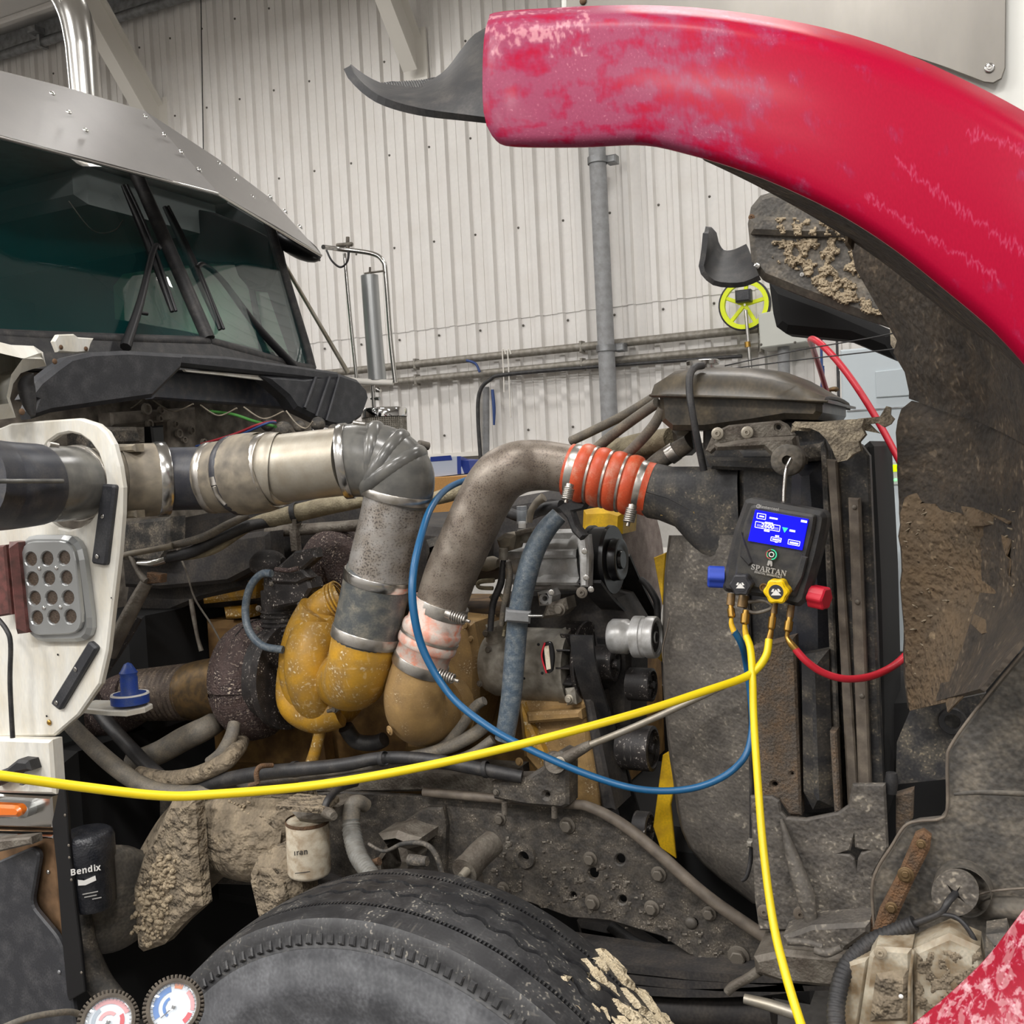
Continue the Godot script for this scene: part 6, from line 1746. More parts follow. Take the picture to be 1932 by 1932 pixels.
	plate_part("top_plate", -1.62, [1476, 1768, 1530, 1748, 1640, 1742, 1640, 1762, 1600, 1790, 1590, 1800, 1480, 1792], 0.2, "shroud", cm, 0.006)
	plate_part("beam", -1.6, [1420, 1808, 1480, 1795, 1640, 1810, 1630, 1872, 1480, 1858, 1425, 1840], 0.2, "dusty_steel", cm, 0.008)
	for q in [[[1486, 1776, -1.58, 14], [1520, 1778, -1.58, 14], [1552, 1786, -1.58, 12]], [[1536, 1792, -1.57, 14], [1560, 1798, -1.57, 16], [1588, 1788, -1.57, 12]]]: hose_part("slot_lug", q, "shroud", cm, 10)
	plate_part("rust_tongue", -1.64, [1618, 1765, 1640, 1735, 1655, 1730, 1650, 1760, 1630, 1790], 0.02, "rust_orange", cm, 0.004)
	hose("tow_hook", [[1372, 1872, -1.62, 16], [1384, 1860, -1.62, 18], [1410, 1846, -1.62, 18], [1432, 1832, -1.62, 20]], "dusty_steel", "stubby dusty steel hook end below the frame rail", "hook")
var axle: Node3D
func frame_rail():
	var z := -1.86
	var t = thing("frame_rail", "dusty black truck frame rail dropping towards the front with many bolts", "frame rail")
	var holes := []
	for q in [[990, 1615, 10, 10], [1170, 1622, 9, 10], [1119, 1649, 10, 11], [1081, 1691, 6, 7], [1174, 1698, 8, 8], [1307, 1743, 10, 10]]: holes.append(ring_pix(q[0], q[1], q[2], q[3], z, 14))
	plate_part("web", z, [300, 1505, 420, 1508, 530, 1504, 640, 1494, 800, 1502, 930, 1512, 1075, 1522, 1112, 1528, 1170, 1556, 1240, 1612, 1330, 1692, 1420, 1756, 1500, 1800, 1500, 1870, 1400, 1866, 1330, 1822, 1250, 1768, 1150, 1738, 1075, 1732, 1000, 1704, 900, 1690, 760, 1680, 530, 1672, 300, 1665], 0.012, "frame_paint", t, 0.003, holes)
	hose_part("top_lip", [[800, 1494, z + 0.02, 18], [930, 1506, z + 0.02, 18], [1075, 1517, z + 0.02, 19], [1115, 1524, z + 0.02, 20], [1172, 1554, z + 0.02, 22], [1240, 1608, z + 0.02, 23], [1330, 1688, z + 0.02, 24], [1420, 1752, z + 0.02, 25], [1490, 1796, z + 0.02, 24]], "strip_grey", t, 12)
	for q in [[990, 1615, 26], [1119, 1640, 6]]:
		var p := P(q[0], q[1], z + 0.001)
		var rg := MB.new()
		var s := size_at(p, 1.0)
		if q[2] > 10: lathe(rg, p, Vector3(0, 0, 1), [[0, 24 * s], [0.006, 22 * s], [0.006, 11 * s], [0, 10 * s]], 24)
		else: continue
		part("boss", rg, "frame_paint", t)
	for q in [[1071, 1557, 32], [1114, 1620, 28], [1118, 1702, 30], [1243, 1649, 30], [1230, 1713, 30], [1338, 1723, 28], [1394, 1804, 42], [950, 1676, 26], [944, 1545, 24]]:
		bolt(t, q[0], q[1], z + 0.001, q[2], "dusty_steel")
	for q in [[1304, 1741, 40], [1000, 1540, 8]]: bolt(t, q[0], q[1], z - 0.001, q[2] * 0.6, "frame_paint", Vector3(0, 0, 1), "rivet", "pad")
	# far rail for depth
	var fr := MB.new()
	box(fr, Vector3(-1.4, 0.85, -2.74), Vector3(2.6, 0.24, 0.02))
	one("far_frame_rail", fr, "dark_engine", "dark far side frame rail under the engine", "frame rail")
	crust("dried_mud", t, z + 0.0015, [900, 1560, 1100, 1600, 1330, 1760, 1480, 1850, 1390, 1860, 1250, 1765, 1080, 1730, 900, 1685], -0.28, "dusty_steel", 31, 0.002, 3.0, 0.05)
	# bracket with rod end on the rail
	var b = thing("stay_bracket", "curved dark bracket bolted on the frame rail holding a stay rod", "bracket")
	plate_part("plate", z + 0.06, [925, 1476, 948, 1470, 990, 1468, 1020, 1450, 1038, 1428, 1056, 1418, 1072, 1424, 1072, 1520, 1060, 1526, 990, 1520, 930, 1508], 0.05, "frame_paint", b, 0.006, [ring_pix(1031, 1501, 5, 5, z + 0.06, 10)])
	hose_part("eye", [[1045, 1437, z + 0.03, 40], [1048, 1439, z + 0.1, 40]], "dusty_steel", b, 24, 1)
	bolt(b, 1057, 1438, z + 0.1, 22, "alu_dusty")
	hose_part("end_fitting", [[1068, 1430, z + 0.08, 24], [1100, 1412, z + 0.08, 20], [1115, 1404, z + 0.08, 16]], "dusty_steel", b, 12)
	hose_part("rod", [[1112, 1406, z + 0.08, 13], [1200, 1370, z + 0.09, 13], [1300, 1325, z + 0.1, 12], [1410, 1275, z + 0.12, 10]], "alu_dusty", b, 12)
	for q in [[952, 1528, 12], [1046, 1535, 12]]: hose_part("stud", [[q[0], q[1] - 16, z + 0.05, q[2]], [q[0], q[1] + 8, z + 0.05, q[2]]], "dusty_steel", b, 8, 1)
	bolt(b, 936, 1495, z + 0.062, 12, "dusty_steel")
	# cylinder pair in front of rail
	var d = thing("damper", "dirty cylindrical damper end mounted beside the frame rail", "damper")
	hose_part("body", [[880, 1640, -1.7, 50], [905, 1612, -1.74, 50], [930, 1590, -1.78, 48]], "dusty_steel", d, 22)
	hose_part("rim", [[876, 1645, -1.69, 54], [884, 1636, -1.705, 54]], "dusty_steel", d, 22, 1)
	hose_part("stud", [[870, 1655, -1.67, 16], [882, 1642, -1.69, 18]], "alu_dusty", d, 10, 1)
	hose_part("foot", [[885, 1652, -1.74, 52], [894, 1690, -1.74, 50]], "dusty_steel", d, 16, 1)
	# mud covered steering gear
	var g = thing("steering_gear", "mud caked steering gear box on the frame with its drop arm", "steering gear")
	hose_part("case", [[330, 1640, -1.8, 150], [380, 1580, -1.8, 170], [430, 1560, -1.78, 178], [490, 1575, -1.78, 172], [560, 1580, -1.8, 150]], "muddy", g, 28)
	plate_part("flat", -1.72, [360, 1508, 530, 1516, 546, 1560, 540, 1640, 460, 1656, 376, 1646], 0.12, "muddy", g, 0.03)
	plate_part("drop_arm", -1.64, [455, 1660, 470, 1625, 500, 1608, 530, 1612, 548, 1640, 556, 1700, 530, 1740, 490, 1752, 472, 1720], 0.08, "muddy", g, 0.03)
	plate_part("arm_recess", -1.632, [468, 1665, 482, 1640, 508, 1640, 530, 1668, 536, 1700, 510, 1735, 485, 1738], 0.02, "muddy", g, 0.008)
	bolt(g, 486, 1643, -1.62, 18, "muddy")
	# mud coated hanger with clods and rubber air bag
	var hb = thing("muddy_hanger", "pointed steel hanger plate thickly coated in dried mud", "hanger")
	plate_part("plate", -1.62, [317, 1515, 361, 1512, 369, 1646, 376, 1714, 337, 1749, 303, 1786, 263, 1800, 254, 1789, 246, 1680, 263, 1623, 289, 1574], 0.04, "muddy", hb, 0.012)
	var cl := MB.new()
	var rng := RandomNumberGenerator.new()
	rng.seed = 11
	for k in 260:
		var f := rng.randf()
		var px := lerpf(310, 262, f) + rng.randf_range(-30, 45) * (0.5 + 0.5 * f); var py := lerpf(1640, 1780, f) + rng.randf_range(-40, 16)
		if px < 248 + (20 if py > 1760 else 0) or px > 368 or py > 1798 - max(0, (px - 262)) * 0.45: continue
		var s := rng.randf_range(0.003, 0.0085)
		ball(cl, P(px, py, -1.62 + rng.randf_range(-0.001, 0.004)), Vector3(s, s * rng.randf_range(0.6, 1.0), s * 0.8), Basis(Vector3(rng.randf(), rng.randf(), rng.randf() + 0.1).normalized(), rng.randf() * 3.0), 6)
	var co = part("mud_clods", cl, "mud_clod", hb)
	co.set_meta("kind", "stuff")
	var cl2 := MB.new()
	for k in 260:
		var px := rng.randf_range(412, 470); var py := rng.randf_range(1512, 1650)
		if rng.randf() < abs(px - 440) / 60.0: continue
		var s := rng.randf_range(0.002, 0.006)
		ball(cl2, P(px, py, -1.718), Vector3(s, s, s * 0.6), Basis(Vector3(1, 0, 0.3).normalized(), rng.randf() * 3.0), 6)
	var co2 = part("mud_clods", cl2, "mud_clod", g)
	co2.set_meta("kind", "stuff")
	var ab = thing("brake_chamber", "dusty black rounded rubber chamber behind the muddy hanger", "air chamber")
	var ac := P(250, 1702, -1.66)
	var am := MB.new()
	var s2 := size_at(ac, 1.0)
	lathe(am, ac - Vector3(0.06, 0, 0), Vector3(1, 0, 0.25), [[-58 * s2, 0], [-58 * s2, 60 * s2], [-46 * s2, 84 * s2], [-28 * s2, 94 * s2], [-20 * s2, 90 * s2], [-12 * s2, 97 * s2], [-2 * s2, 93 * s2], [4 * s2, 93 * s2], [14 * s2, 97 * s2], [30 * s2, 88 * s2], [40 * s2, 50 * s2], [40 * s2, 0]], 40, 0.4)
	part("chamber", am, "grey_plastic", ab)
	plate("frame_cover", -1.98, [100, 1500, 230, 1490, 335, 1500, 345, 1600, 250, 1650, 130, 1640], 0.04, "dusty_black", "dusty dark cover plate above the lettered canister", "cover", 0.01)
	hose("brake_line", [[100, 1425, -1.8, 12], [150, 1440, -1.8, 14], [180, 1470, -1.8, 12], [150, 1520, -1.8, 10], [120, 1560, -1.8, 10]], "hose_black", "black brake line bending down behind the white skirt", "brake line")
	# black canister
	var ca = thing("air_dryer", "black air dryer canister with white lettering behind the front wheel", "air dryer")
	var c0 := PX(176, 1710, -1.78); var c1 := PX(176, 1562, -1.78); var cr := size_at(c0, 93) / 2
	var cm := MB.new()
	var H := c1.y - c0.y
	lathe(cm, c0, Vector3.UP, [[0, 0], [0, cr * 0.8], [H * 0.06, cr * 0.92], [H * 0.62, cr * 0.94], [H * 0.66, cr], [H * 0.9, cr], [H * 0.97, cr * 0.93], [H, cr * 0.8], [H, 0]], 40)
	part("canister", cm, "filter_black", ca)
	var toward := (EYE - c0); toward.y = 0; toward = toward.normalized()
	var cb := facing(toward)
	var q1 := c0 + Vector3.UP * (PX(162, 1628, -1.78).y - c0.y) + toward * (cr * 0.965) - cb.x * 0.026
	text_on(ca, "lettering", "Bendix", q1 + cb.x * 0.016, cb, 0.0135, "print_white")
	var sw := MB.new()
	prism(sw, [q1 + cb.x * 0.0 - cb.y * 0.018, q1 + cb.x * 0.012 - cb.y * 0.022, q1 + cb.x * 0.034 - cb.y * 0.016, q1 + cb.x * 0.035 - cb.y * 0.026, q1 + cb.x * 0.014 - cb.y * 0.032, q1 + cb.x * 0.0 - cb.y * 0.03], cb.z, 0.0015)
	part("emblem", sw, "print_white", ca)
	for k in 3:
		var ln := MB.new()
		box(ln, q1 + cb.x * (0.022 if k < 2 else 0.034) - cb.y * (0.05 + 0.007 * k), Vector3(0.03 - 0.006 * k, 0.0018, 0.0015), cb)
		part("small_print", ln, "print_grey", ca)
	hose_part("bracket", [[150, 1712, -1.55, 40], [160, 1780, -1.55, 44], [185, 1850, -1.55, 50], [230, 1900, -1.55, 40]], "dusty_black", ca, 12)
	# spin-on filter
	var fl = thing("fuel_filter", "cream spin on filter with faded lettering under a dusty mounting head", "filter")
	var f0 := P(584, 1652, -1.68); var f1 := P(580, 1548, -1.68); var fr2 := size_at(f0, 81) / 2
	var fm := MB.new()
	var FH := f0.distance_to(f1)
	lathe(fm, f0, f1 - f0, [[0, 0], [0, fr2 * 0.7], [FH * 0.05, fr2 * 0.95], [FH * 0.1, fr2], [FH * 0.94, fr2], [FH, fr2 * 0.97], [FH, 0]], 36)
	part("can", fm, "filter_cream", fl)
	var fr3 := MB.new()
	lathe(fr3, f0 + (f1 - f0) * 0.96, f1 - f0, [[0, fr2 * 1.0], [0.004, fr2 * 1.03], [0.008, fr2 * 1.0]], 36)
	part("rim", fr3, "rust_orange", fl)
	var fd := (EYE - f0); fd.y = 0; fd = fd.normalized()
	var fb := facing(fd)
	text_on(fl, "lettering", "ıran", f0 + (f1 - f0) * 0.58 + fd * fr2 * 1.004 - fb.x * 0.016, fb, 0.011, "screw_dark")
	var fp := MB.new()
	box(fp, f0 + (f1 - f0) * 0.22 + fd * fr2 * 1.003 - fb.x * 0.014, Vector3(0.03, 0.0015, 0.001), fb)
	part("small_print", fp, "screw_dark", fl)
	plate_part("head", -1.66, [545, 1535, 600, 1525, 625, 1530, 622, 1552, 590, 1556, 560, 1552], 0.1, "dusty_steel", fl, 0.01)
	var hp := MB.new()
	var hy := P(565, 1521, -1.6).y
	prism(hp, [PY(520, 1518, hy), PY(610, 1524, hy), PY(640, 1502, hy), PY(560, 1496, hy)], Vector3.UP, 0.012, 0.002)
	part("head_plate", hp, "muddy", fl)
	hose_part("side_nut", [[610, 1530, -1.62, 20], [622, 1535, -1.61, 22], [630, 1540, -1.6, 16]], "dusty_steel", fl, 8)
	hose("filter_hose", [[672, 1478, -1.74, 13], [640, 1488, -1.68, 14], [618, 1510, -1.63, 14], [612, 1535, -1.62, 14]], "hose_black", "short black hose dropping into the filter head")
	# corrugated loom over the wheel
	var cg = thing("corrugated_conduit", "grey corrugated conduit bending down behind the tyre", "conduit")
	var gm := MB.new()
	ribbed_hose(gm, [[662, 1548, -1.7, 34], [664, 1570, -1.69, 34], [674, 1610, -1.66, 34], [692, 1640, -1.63, 32], [712, 1665, -1.6, 30]], 0.0085, 0.08, 18)
	part("corrugated", gm, "grey_band2", cg)
	hose_part("smooth_end", [[690, 1520, -1.74, 26], [676, 1514, -1.72, 30], [665, 1522, -1.71, 33], [662, 1550, -1.7, 34]], "hose_grey", cg, 16)
	var vl = thing("valve_cluster", "dirty valve with fittings and a looping line above the tyre", "valve")
	plate_part("body", -1.72, [708, 1576, 745, 1570, 766, 1578, 790, 1584, 788, 1600, 762, 1606, 768, 1630, 760, 1650, 712, 1656, 708, 1620, 722, 1600], 0.08, "dusty_steel", vl, 0.012)
	hose_part("knob", [[772, 1622, -1.66, 22], [790, 1624, -1.66, 22], [806, 1625, -1.66, 18]], "dusty_black", vl, 14)
	hose_part("line", [[695, 1592, -1.68, 7], [725, 1606, -1.68, 7], [760, 1592, -1.68, 9], [800, 1592, -1.68, 10], [822, 1612, -1.68, 11], [836, 1655, -1.68, 11]], "dusty_black", vl, 10)
	hose_part("nut", [[702, 1628, -1.66, 12], [716, 1625, -1.66, 16]], "rust_orange", vl, 8)
	plate("gusset", -1.84, [735, 1570, 790, 1530, 806, 1524, 834, 1524, 840, 1560, 836, 1660, 800, 1660, 790, 1590, 760, 1580], 0.02, "frame_paint", "dark welded gusset plate on the frame above the tyre", "gusset", 0.004)
	# hoses along the rail
	var hs := [
		["black frame hose running beneath the wrapped bundle along the rail", "hose_black", [[150, 1290, -1.8, 24], [200, 1360, -1.76, 26], [290, 1455, -1.72, 28], [350, 1488, -1.72, 28], [430, 1470, -1.72, 28], [500, 1458, -1.72, 28], [640, 1444, -1.72, 26], [720, 1430, -1.74, 24], [800, 1432, -1.76, 24], [900, 1450, -1.78, 26], [985, 1466, -1.8, 24]]],
		["dusty grey hose sloping from the side panel to the rail", "hose_grey", [[118, 1350, -1.66, 30], [160, 1395, -1.66, 32], [215, 1445, -1.66, 34], [270, 1482, -1.66, 32], [330, 1496, -1.68, 30], [430, 1490, -1.74, 26], [520, 1480, -1.82, 22]]],
		["mud stained hose curving up beside the engine block", "muddy", [[262, 1460, -1.7, 30], [310, 1470, -1.7, 32], [370, 1462, -1.71, 32], [420, 1440, -1.72, 34], [440, 1422, -1.75, 32], [456, 1400, -1.85, 28], [460, 1370, -2.1, 22]]],
		["dusty wrapped hose lying above the rail at left", "hose_grey", [[250, 1438, -1.78, 40], [300, 1420, -1.78, 44], [345, 1395, -1.79, 46], [395, 1370, -1.82, 44], [430, 1345, -2.1, 36]]],
		["short grey hose rising to the engine at left", "hose_grey", [[395, 1440, -1.75, 24], [418, 1422, -1.76, 26], [436, 1390, -1.78, 26], [442, 1365, -1.8, 24]]],
		["long grey pipe tied along the rail top", "hose_grey", [[480, 1478, -1.78, 16], [600, 1462, -1.78, 16], [700, 1446, -1.79, 16], [800, 1440, -1.8, 14], [880, 1425, -1.82, 16], [930, 1395, -1.84, 20]]],
		["grey hose with a wire clip rising to the engine front", "hose_grey", [[690, 1434, -1.77, 18], [760, 1430, -1.78, 20], [840, 1412, -1.8, 24], [890, 1388, -1.83, 26], [915, 1370, -1.85, 26]]]]
	for h in hs: hose("frame_hose", h[2], h[1], h[0]).set_meta("group", "hoses along the frame rail")
	var ck := thing("p_clamp", "rusty loop clamp gripping the black frame hose", "clamp")
	hose_part("loop", [[486, 1478, -1.66, 10], [484, 1458, -1.66, 10], [492, 1446, -1.67, 10], [514, 1444, -1.7, 9]], "rust_orange", ck, 8)
	hose_part("foot", [[486, 1478, -1.66, 9], [470, 1482, -1.66, 8]], "rust_orange", ck, 8)
	for q in [[556, 1452, 30], [722, 1432, 28], [916, 1452, 32]]:
		var tb = band(self, [q[0] - 3, q[1], -1.725 if q[0] < 800 else -1.782], [q[0] + 5, q[1] - 1, -1.725 if q[0] < 800 else -1.783], q[2], "black_rubber", "cable_tie")
		tag(tb, ["black cable tie round the frame hose near the loop clamp", "black cable tie round the frame hose below the turbo", "black cable tie round the frame hose beside the stay bracket"][int(q[0] / 300) - 1 if q[0] < 900 else 2], "cable tie", "cable ties on the frame hose")
	hose("rusty_spring_seat", [[500, 1500, -1.8, 22], [530, 1505, -1.8, 26], [560, 1492, -1.8, 20]], "dusty_steel", "small dusty clip bolt beside the filter head", "bolt")
	plate("rail_angle", -1.9, [560, 1472, 800, 1452, 960, 1462, 965, 1505, 800, 1494, 560, 1498], 0.1, "dusty_steel", "dusty angle plate on top of the frame rail behind the hoses", "angle", 0.006)
	# spring and axle shade under the rail
	var ax := MB.new()
	tube(ax, [Vector3(-0.78, 0.51, -1.35), Vector3(-0.78, 0.46, -3.3)], 0.075, 16)
	axle = thing("front_axle", "front axle carrying a worn black truck tyre with zigzag tread grooves", "axle")
	part("beam", ax, "dark_engine", axle)
	var sp = thing("leaf_spring", "dark leaf spring pack below the frame rail", "leaf spring")
	for k in 3:
		var sm := MB.new()
		var y := 0.64 - k * 0.022
		var rows := [[], []]
		for j in 13:
			var f := j / 12.0
			var px := lerpf(-1.55 + k * 0.15, -0.05 - k * 0.15, f)
			var yy := y + 0.1 * pow(2 * f - 1, 2) * (1.0 - 0.15 * k)
			rows[0].append(Vector3(px, yy, -1.8)); rows[1].append(Vector3(px, yy, -1.9))
		sheet(sm, rows, 0.016)
		part("leaf", sm, "dark_engine", sp)
	hose("axle_hose", [[1150, 1745, -2.0, 22], [1200, 1780, -2.0, 22], [1260, 1800, -2.0, 20], [1330, 1822, -2.0, 18]], "hose_black", "dark corrugated hose hanging under the frame rail")
	plate("under_bracket", -2.0, [1085, 1740, 1160, 1755, 1245, 1810, 1300, 1835, 1290, 1840, 1215, 1828, 1190, 1800, 1150, 1830, 1100, 1800], 0.06, "dark_engine", "dark suspension bracket under the frame rail", "bracket", 0.01)
	hose("cross_tube", [[1230, 1900, -1.85, 60], [1320, 1905, -1.85, 60], [1460, 1912, -1.85, 56]], "dark_engine", "dusty cross tube low under the frame rail", "tube")
	hose("low_grey_tube", [[1404, 1884, -1.6, 18], [1450, 1896, -1.6, 22], [1500, 1912, -1.6, 24]], "alu_dusty", "short pale tube low beside the yellow hose", "tube")
func wheel():
	var c := Vector3(-0.84, 0.468, 0)
	var N := 240
	var at := func(z: float, r: float, a: float) -> Vector3: return Vector3(c.x + sin(a) * r, max(0.0, c.y + cos(a) * r), z)
	# tread: ribs separated by grooves, the inner ones zigzag
	var edges := [-1.1937, -1.2285, -1.2365, -1.2665, -1.2755, -1.3045, -1.3135, -1.3435, -1.3515, -1.3863]
	var mb := MB.new()
	var ids := []
	for k in N + 1:
		var a := TAU * k / N
		var zz := 0.0042 * (1.0 if (k / 2) % 2 == 0 else -1.0)
		var prof := []
		var crown := func(z: float) -> float: return 0.504 - 1.1 * pow(z + 1.29, 2)
		for e in edges.size():
			var z: float = edges[e] + (zz if e >= 3 and e <= 6 else 0.0)
			prof.append([z, crown.call(z)])
			if e % 2 == 1 and e < edges.size() - 1:
				var z2: float = edges[e + 1] + (zz if e + 1 >= 3 and e + 1 <= 6 else 0.0)
				prof.append([z - 0.001, crown.call(z) - 0.012]); prof.append([z2 + 0.001, crown.call(z2) - 0.012])
		var row := []
		for j in prof.size() - 1:
			var p: Vector3 = at.call(prof[j][0], prof[j][1], a); var q: Vector3 = at.call(prof[j + 1][0], prof[j + 1][1], a)
			var rad := Vector3(sin(a), cos(a), 0)
			var d := Vector2(prof[j + 1][0] - prof[j][0], prof[j + 1][1] - prof[j][1]).normalized()
			var n := (rad * -d.x + Vector3(0, 0, d.y)).normalized()
			row.append([mb.vert(p, n), mb.vert(q, n)])
		ids.append(row)
	for k in N:
		for j in ids[0].size(): mb.quad(ids[k][j][0], ids[k][j][1], ids[k + 1][j][1], ids[k + 1][j][0])
	var t = part("tyre", mb, "tyre", axle, "worn black tyre tread with zigzag grooves")
	var sd := MB.new()
	var o := Vector3(c.x, c.y, 0)
	lathe(sd, o, Vector3(0, 0, 1), [[-1.2126, 0.2787], [-1.1997, 0.2934], [-1.1954, 0.3081], [-1.1851, 0.3179], [-1.1799, 0.3374], [-1.1765, 0.3521], [-1.1769, 0.354], [-1.173, 0.3668], [-1.1696, 0.3912], [-1.1687, 0.4108], [-1.1705, 0.4127], [-1.1713, 0.4303], [-1.1735, 0.4323], [-1.1756, 0.4479], [-1.1782, 0.4557]], 120, 0.4)
	var shd := MB.new()
	lathe(shd, o, Vector3(0, 0, 1), [[-1.1782, 0.4557], [-1.1799, 0.4562], [-1.1834, 0.4714], [-1.1885, 0.487], [-1.1937, 0.4939]], 120, 0.4)
	part("shoulder", shd, "tyre", t)
	part("sidewall", sd, "sidewall", t)
	for q in [[0.386, -1.1722, 0.0025], [0.41, -1.1712, 0.0014], [0.425, -1.1735, 0.0014]]:
		var rg := MB.new()
		lathe(rg, o, Vector3(0, 0, 1), [[q[1] - q[2], q[0] - q[2] * 1.5], [q[1] + q[2] * 0.4, q[0]], [q[1] - q[2], q[0] + q[2] * 1.5]], 120, 0.4)
		part("moulded_ring", rg, "sidewall", t)
	var bk := MB.new()
	lathe(bk, o, Vector3(0, 0, 1), [[-1.3863, 0.4939], [-1.4018, 0.4694], [-1.4061, 0.4108], [-1.3975, 0.3325], [-1.376, 0.2787]], 90)
	part("inner_sidewall", bk, "tyre", t)
	var lg := MB.new()
	for k in 150:
		var a := TAU * k / 150
		var p: Vector3 = at.call(-1.1829, 0.468, a)
		var rad := Vector3(sin(a), cos(a), 0); var tan := Vector3(cos(a), -sin(a), 0)
		box(lg, p, Vector3(0.0105, 0.014, 0.008), Basis(tan, (rad + Vector3(0, 0, -0.45)).normalized(), tan.cross((rad + Vector3(0, 0, -0.45)).normalized())), 0.002)
	var lo = part("shoulder_lugs", lg, "tyre", t)
	lo.set_meta("kind", "stuff")
	var si := MB.new()
	for k in 480:                                    # fine sipe teeth along the groove walls
		var a := TAU * k / 480
		var rad := Vector3(sin(a), cos(a), 0); var tan := Vector3(cos(a), -sin(a), 0)
		for z in [-1.2337, -1.3493]:
			box(si, at.call(z, 0.4945, a), Vector3(0.0028, 0.012, 0.0085), Basis(tan, rad, tan.cross(rad)))
	var so = part("sipe_teeth", si, "tyre", t)
	so.set_meta("kind", "stuff")
	var rm := MB.new()
	lathe(rm, o, Vector3(0, 0, 1), [[-1.2169, 0.2856], [-1.204, 0.2797], [-1.2126, 0.2641], [-1.2556, 0.2562], [-1.3072, 0.2445], [-1.3089, 0.1467], [-1.2556, 0.1174], [-1.2556, 0.0]], 60, 0.4)
	part("rim", rm, "alu_dull", t)
	# dried mud on the tread
	var nz := FastNoiseLite.new()
	nz.seed = 5; nz.frequency = 0.045; nz.fractal_octaves = 4
	var mud := MB.new()
	var U0 := 70; var V0 := 60
	var g := []
	for k in U0 + 1:
		var row := []
		for j in V0 + 1:
			var a := deg_to_rad(lerpf(32.0, 80.0, float(k) / U0)); var z := lerpf(-1.1997, -1.3863, float(j) / V0)
			var d: float = nz.get_noise_2d(k * 2.0, j * 2.6) + (float(k) / U0) * 0.9 + (float(j) / V0) * 0.75 - 0.62
			row.append([at.call(z, 0.501 + clampf(d * 0.03, -0.006, 0.011) + nz.get_noise_2d(k * 9.0, j * 9.0) * 0.004 - 1.1 * pow(z + 1.29, 2), a), d])
		g.append(row)
	for k in U0:
		for j in V0:
			if (g[k][j][1] + g[k + 1][j + 1][1]) * 0.5 < 0.0: continue
			var n: Vector3 = (g[k + 1][j][0] - g[k][j][0]).cross(g[k][j + 1][0] - g[k][j][0]).normalized()
			if n.dot(g[k][j][0] - Vector3(c.x, c.y, -1.29)) < 0: n = -n
			mb_quad(mud, g[k][j][0], g[k + 1][j][0], g[k + 1][j + 1][0], g[k][j + 1][0], n)
	var mo = part("dried_mud", mud, "dried_mud", t)
	mo.set_meta("kind", "stuff")
	# far wheel
	var fw := MB.new()
	lathe(fw, Vector3(c.x, 0.51, 0), Vector3(0, 0, 1), [[-3.2, 0.28], [-3.22, 0.42], [-3.24, 0.5], [-3.3, 0.51], [-3.44, 0.5], [-3.46, 0.42], [-3.45, 0.0]], 60, 0.4)
	lathe(fw, Vector3(c.x, 0.51, 0), Vector3(0, 0, 1), [[-3.2, 0.28], [-3.3, 0.25], [-3.3, 0.0]], 40)
	part("far_tyre", fw, "tyre", axle)
func mb_quad(mb: MB, a: Vector3, b: Vector3, c: Vector3, d: Vector3, n: Vector3):
	mb.quad(mb.vert(a, n), mb.vert(b, n), mb.vert(c, n), mb.vert(d, n))
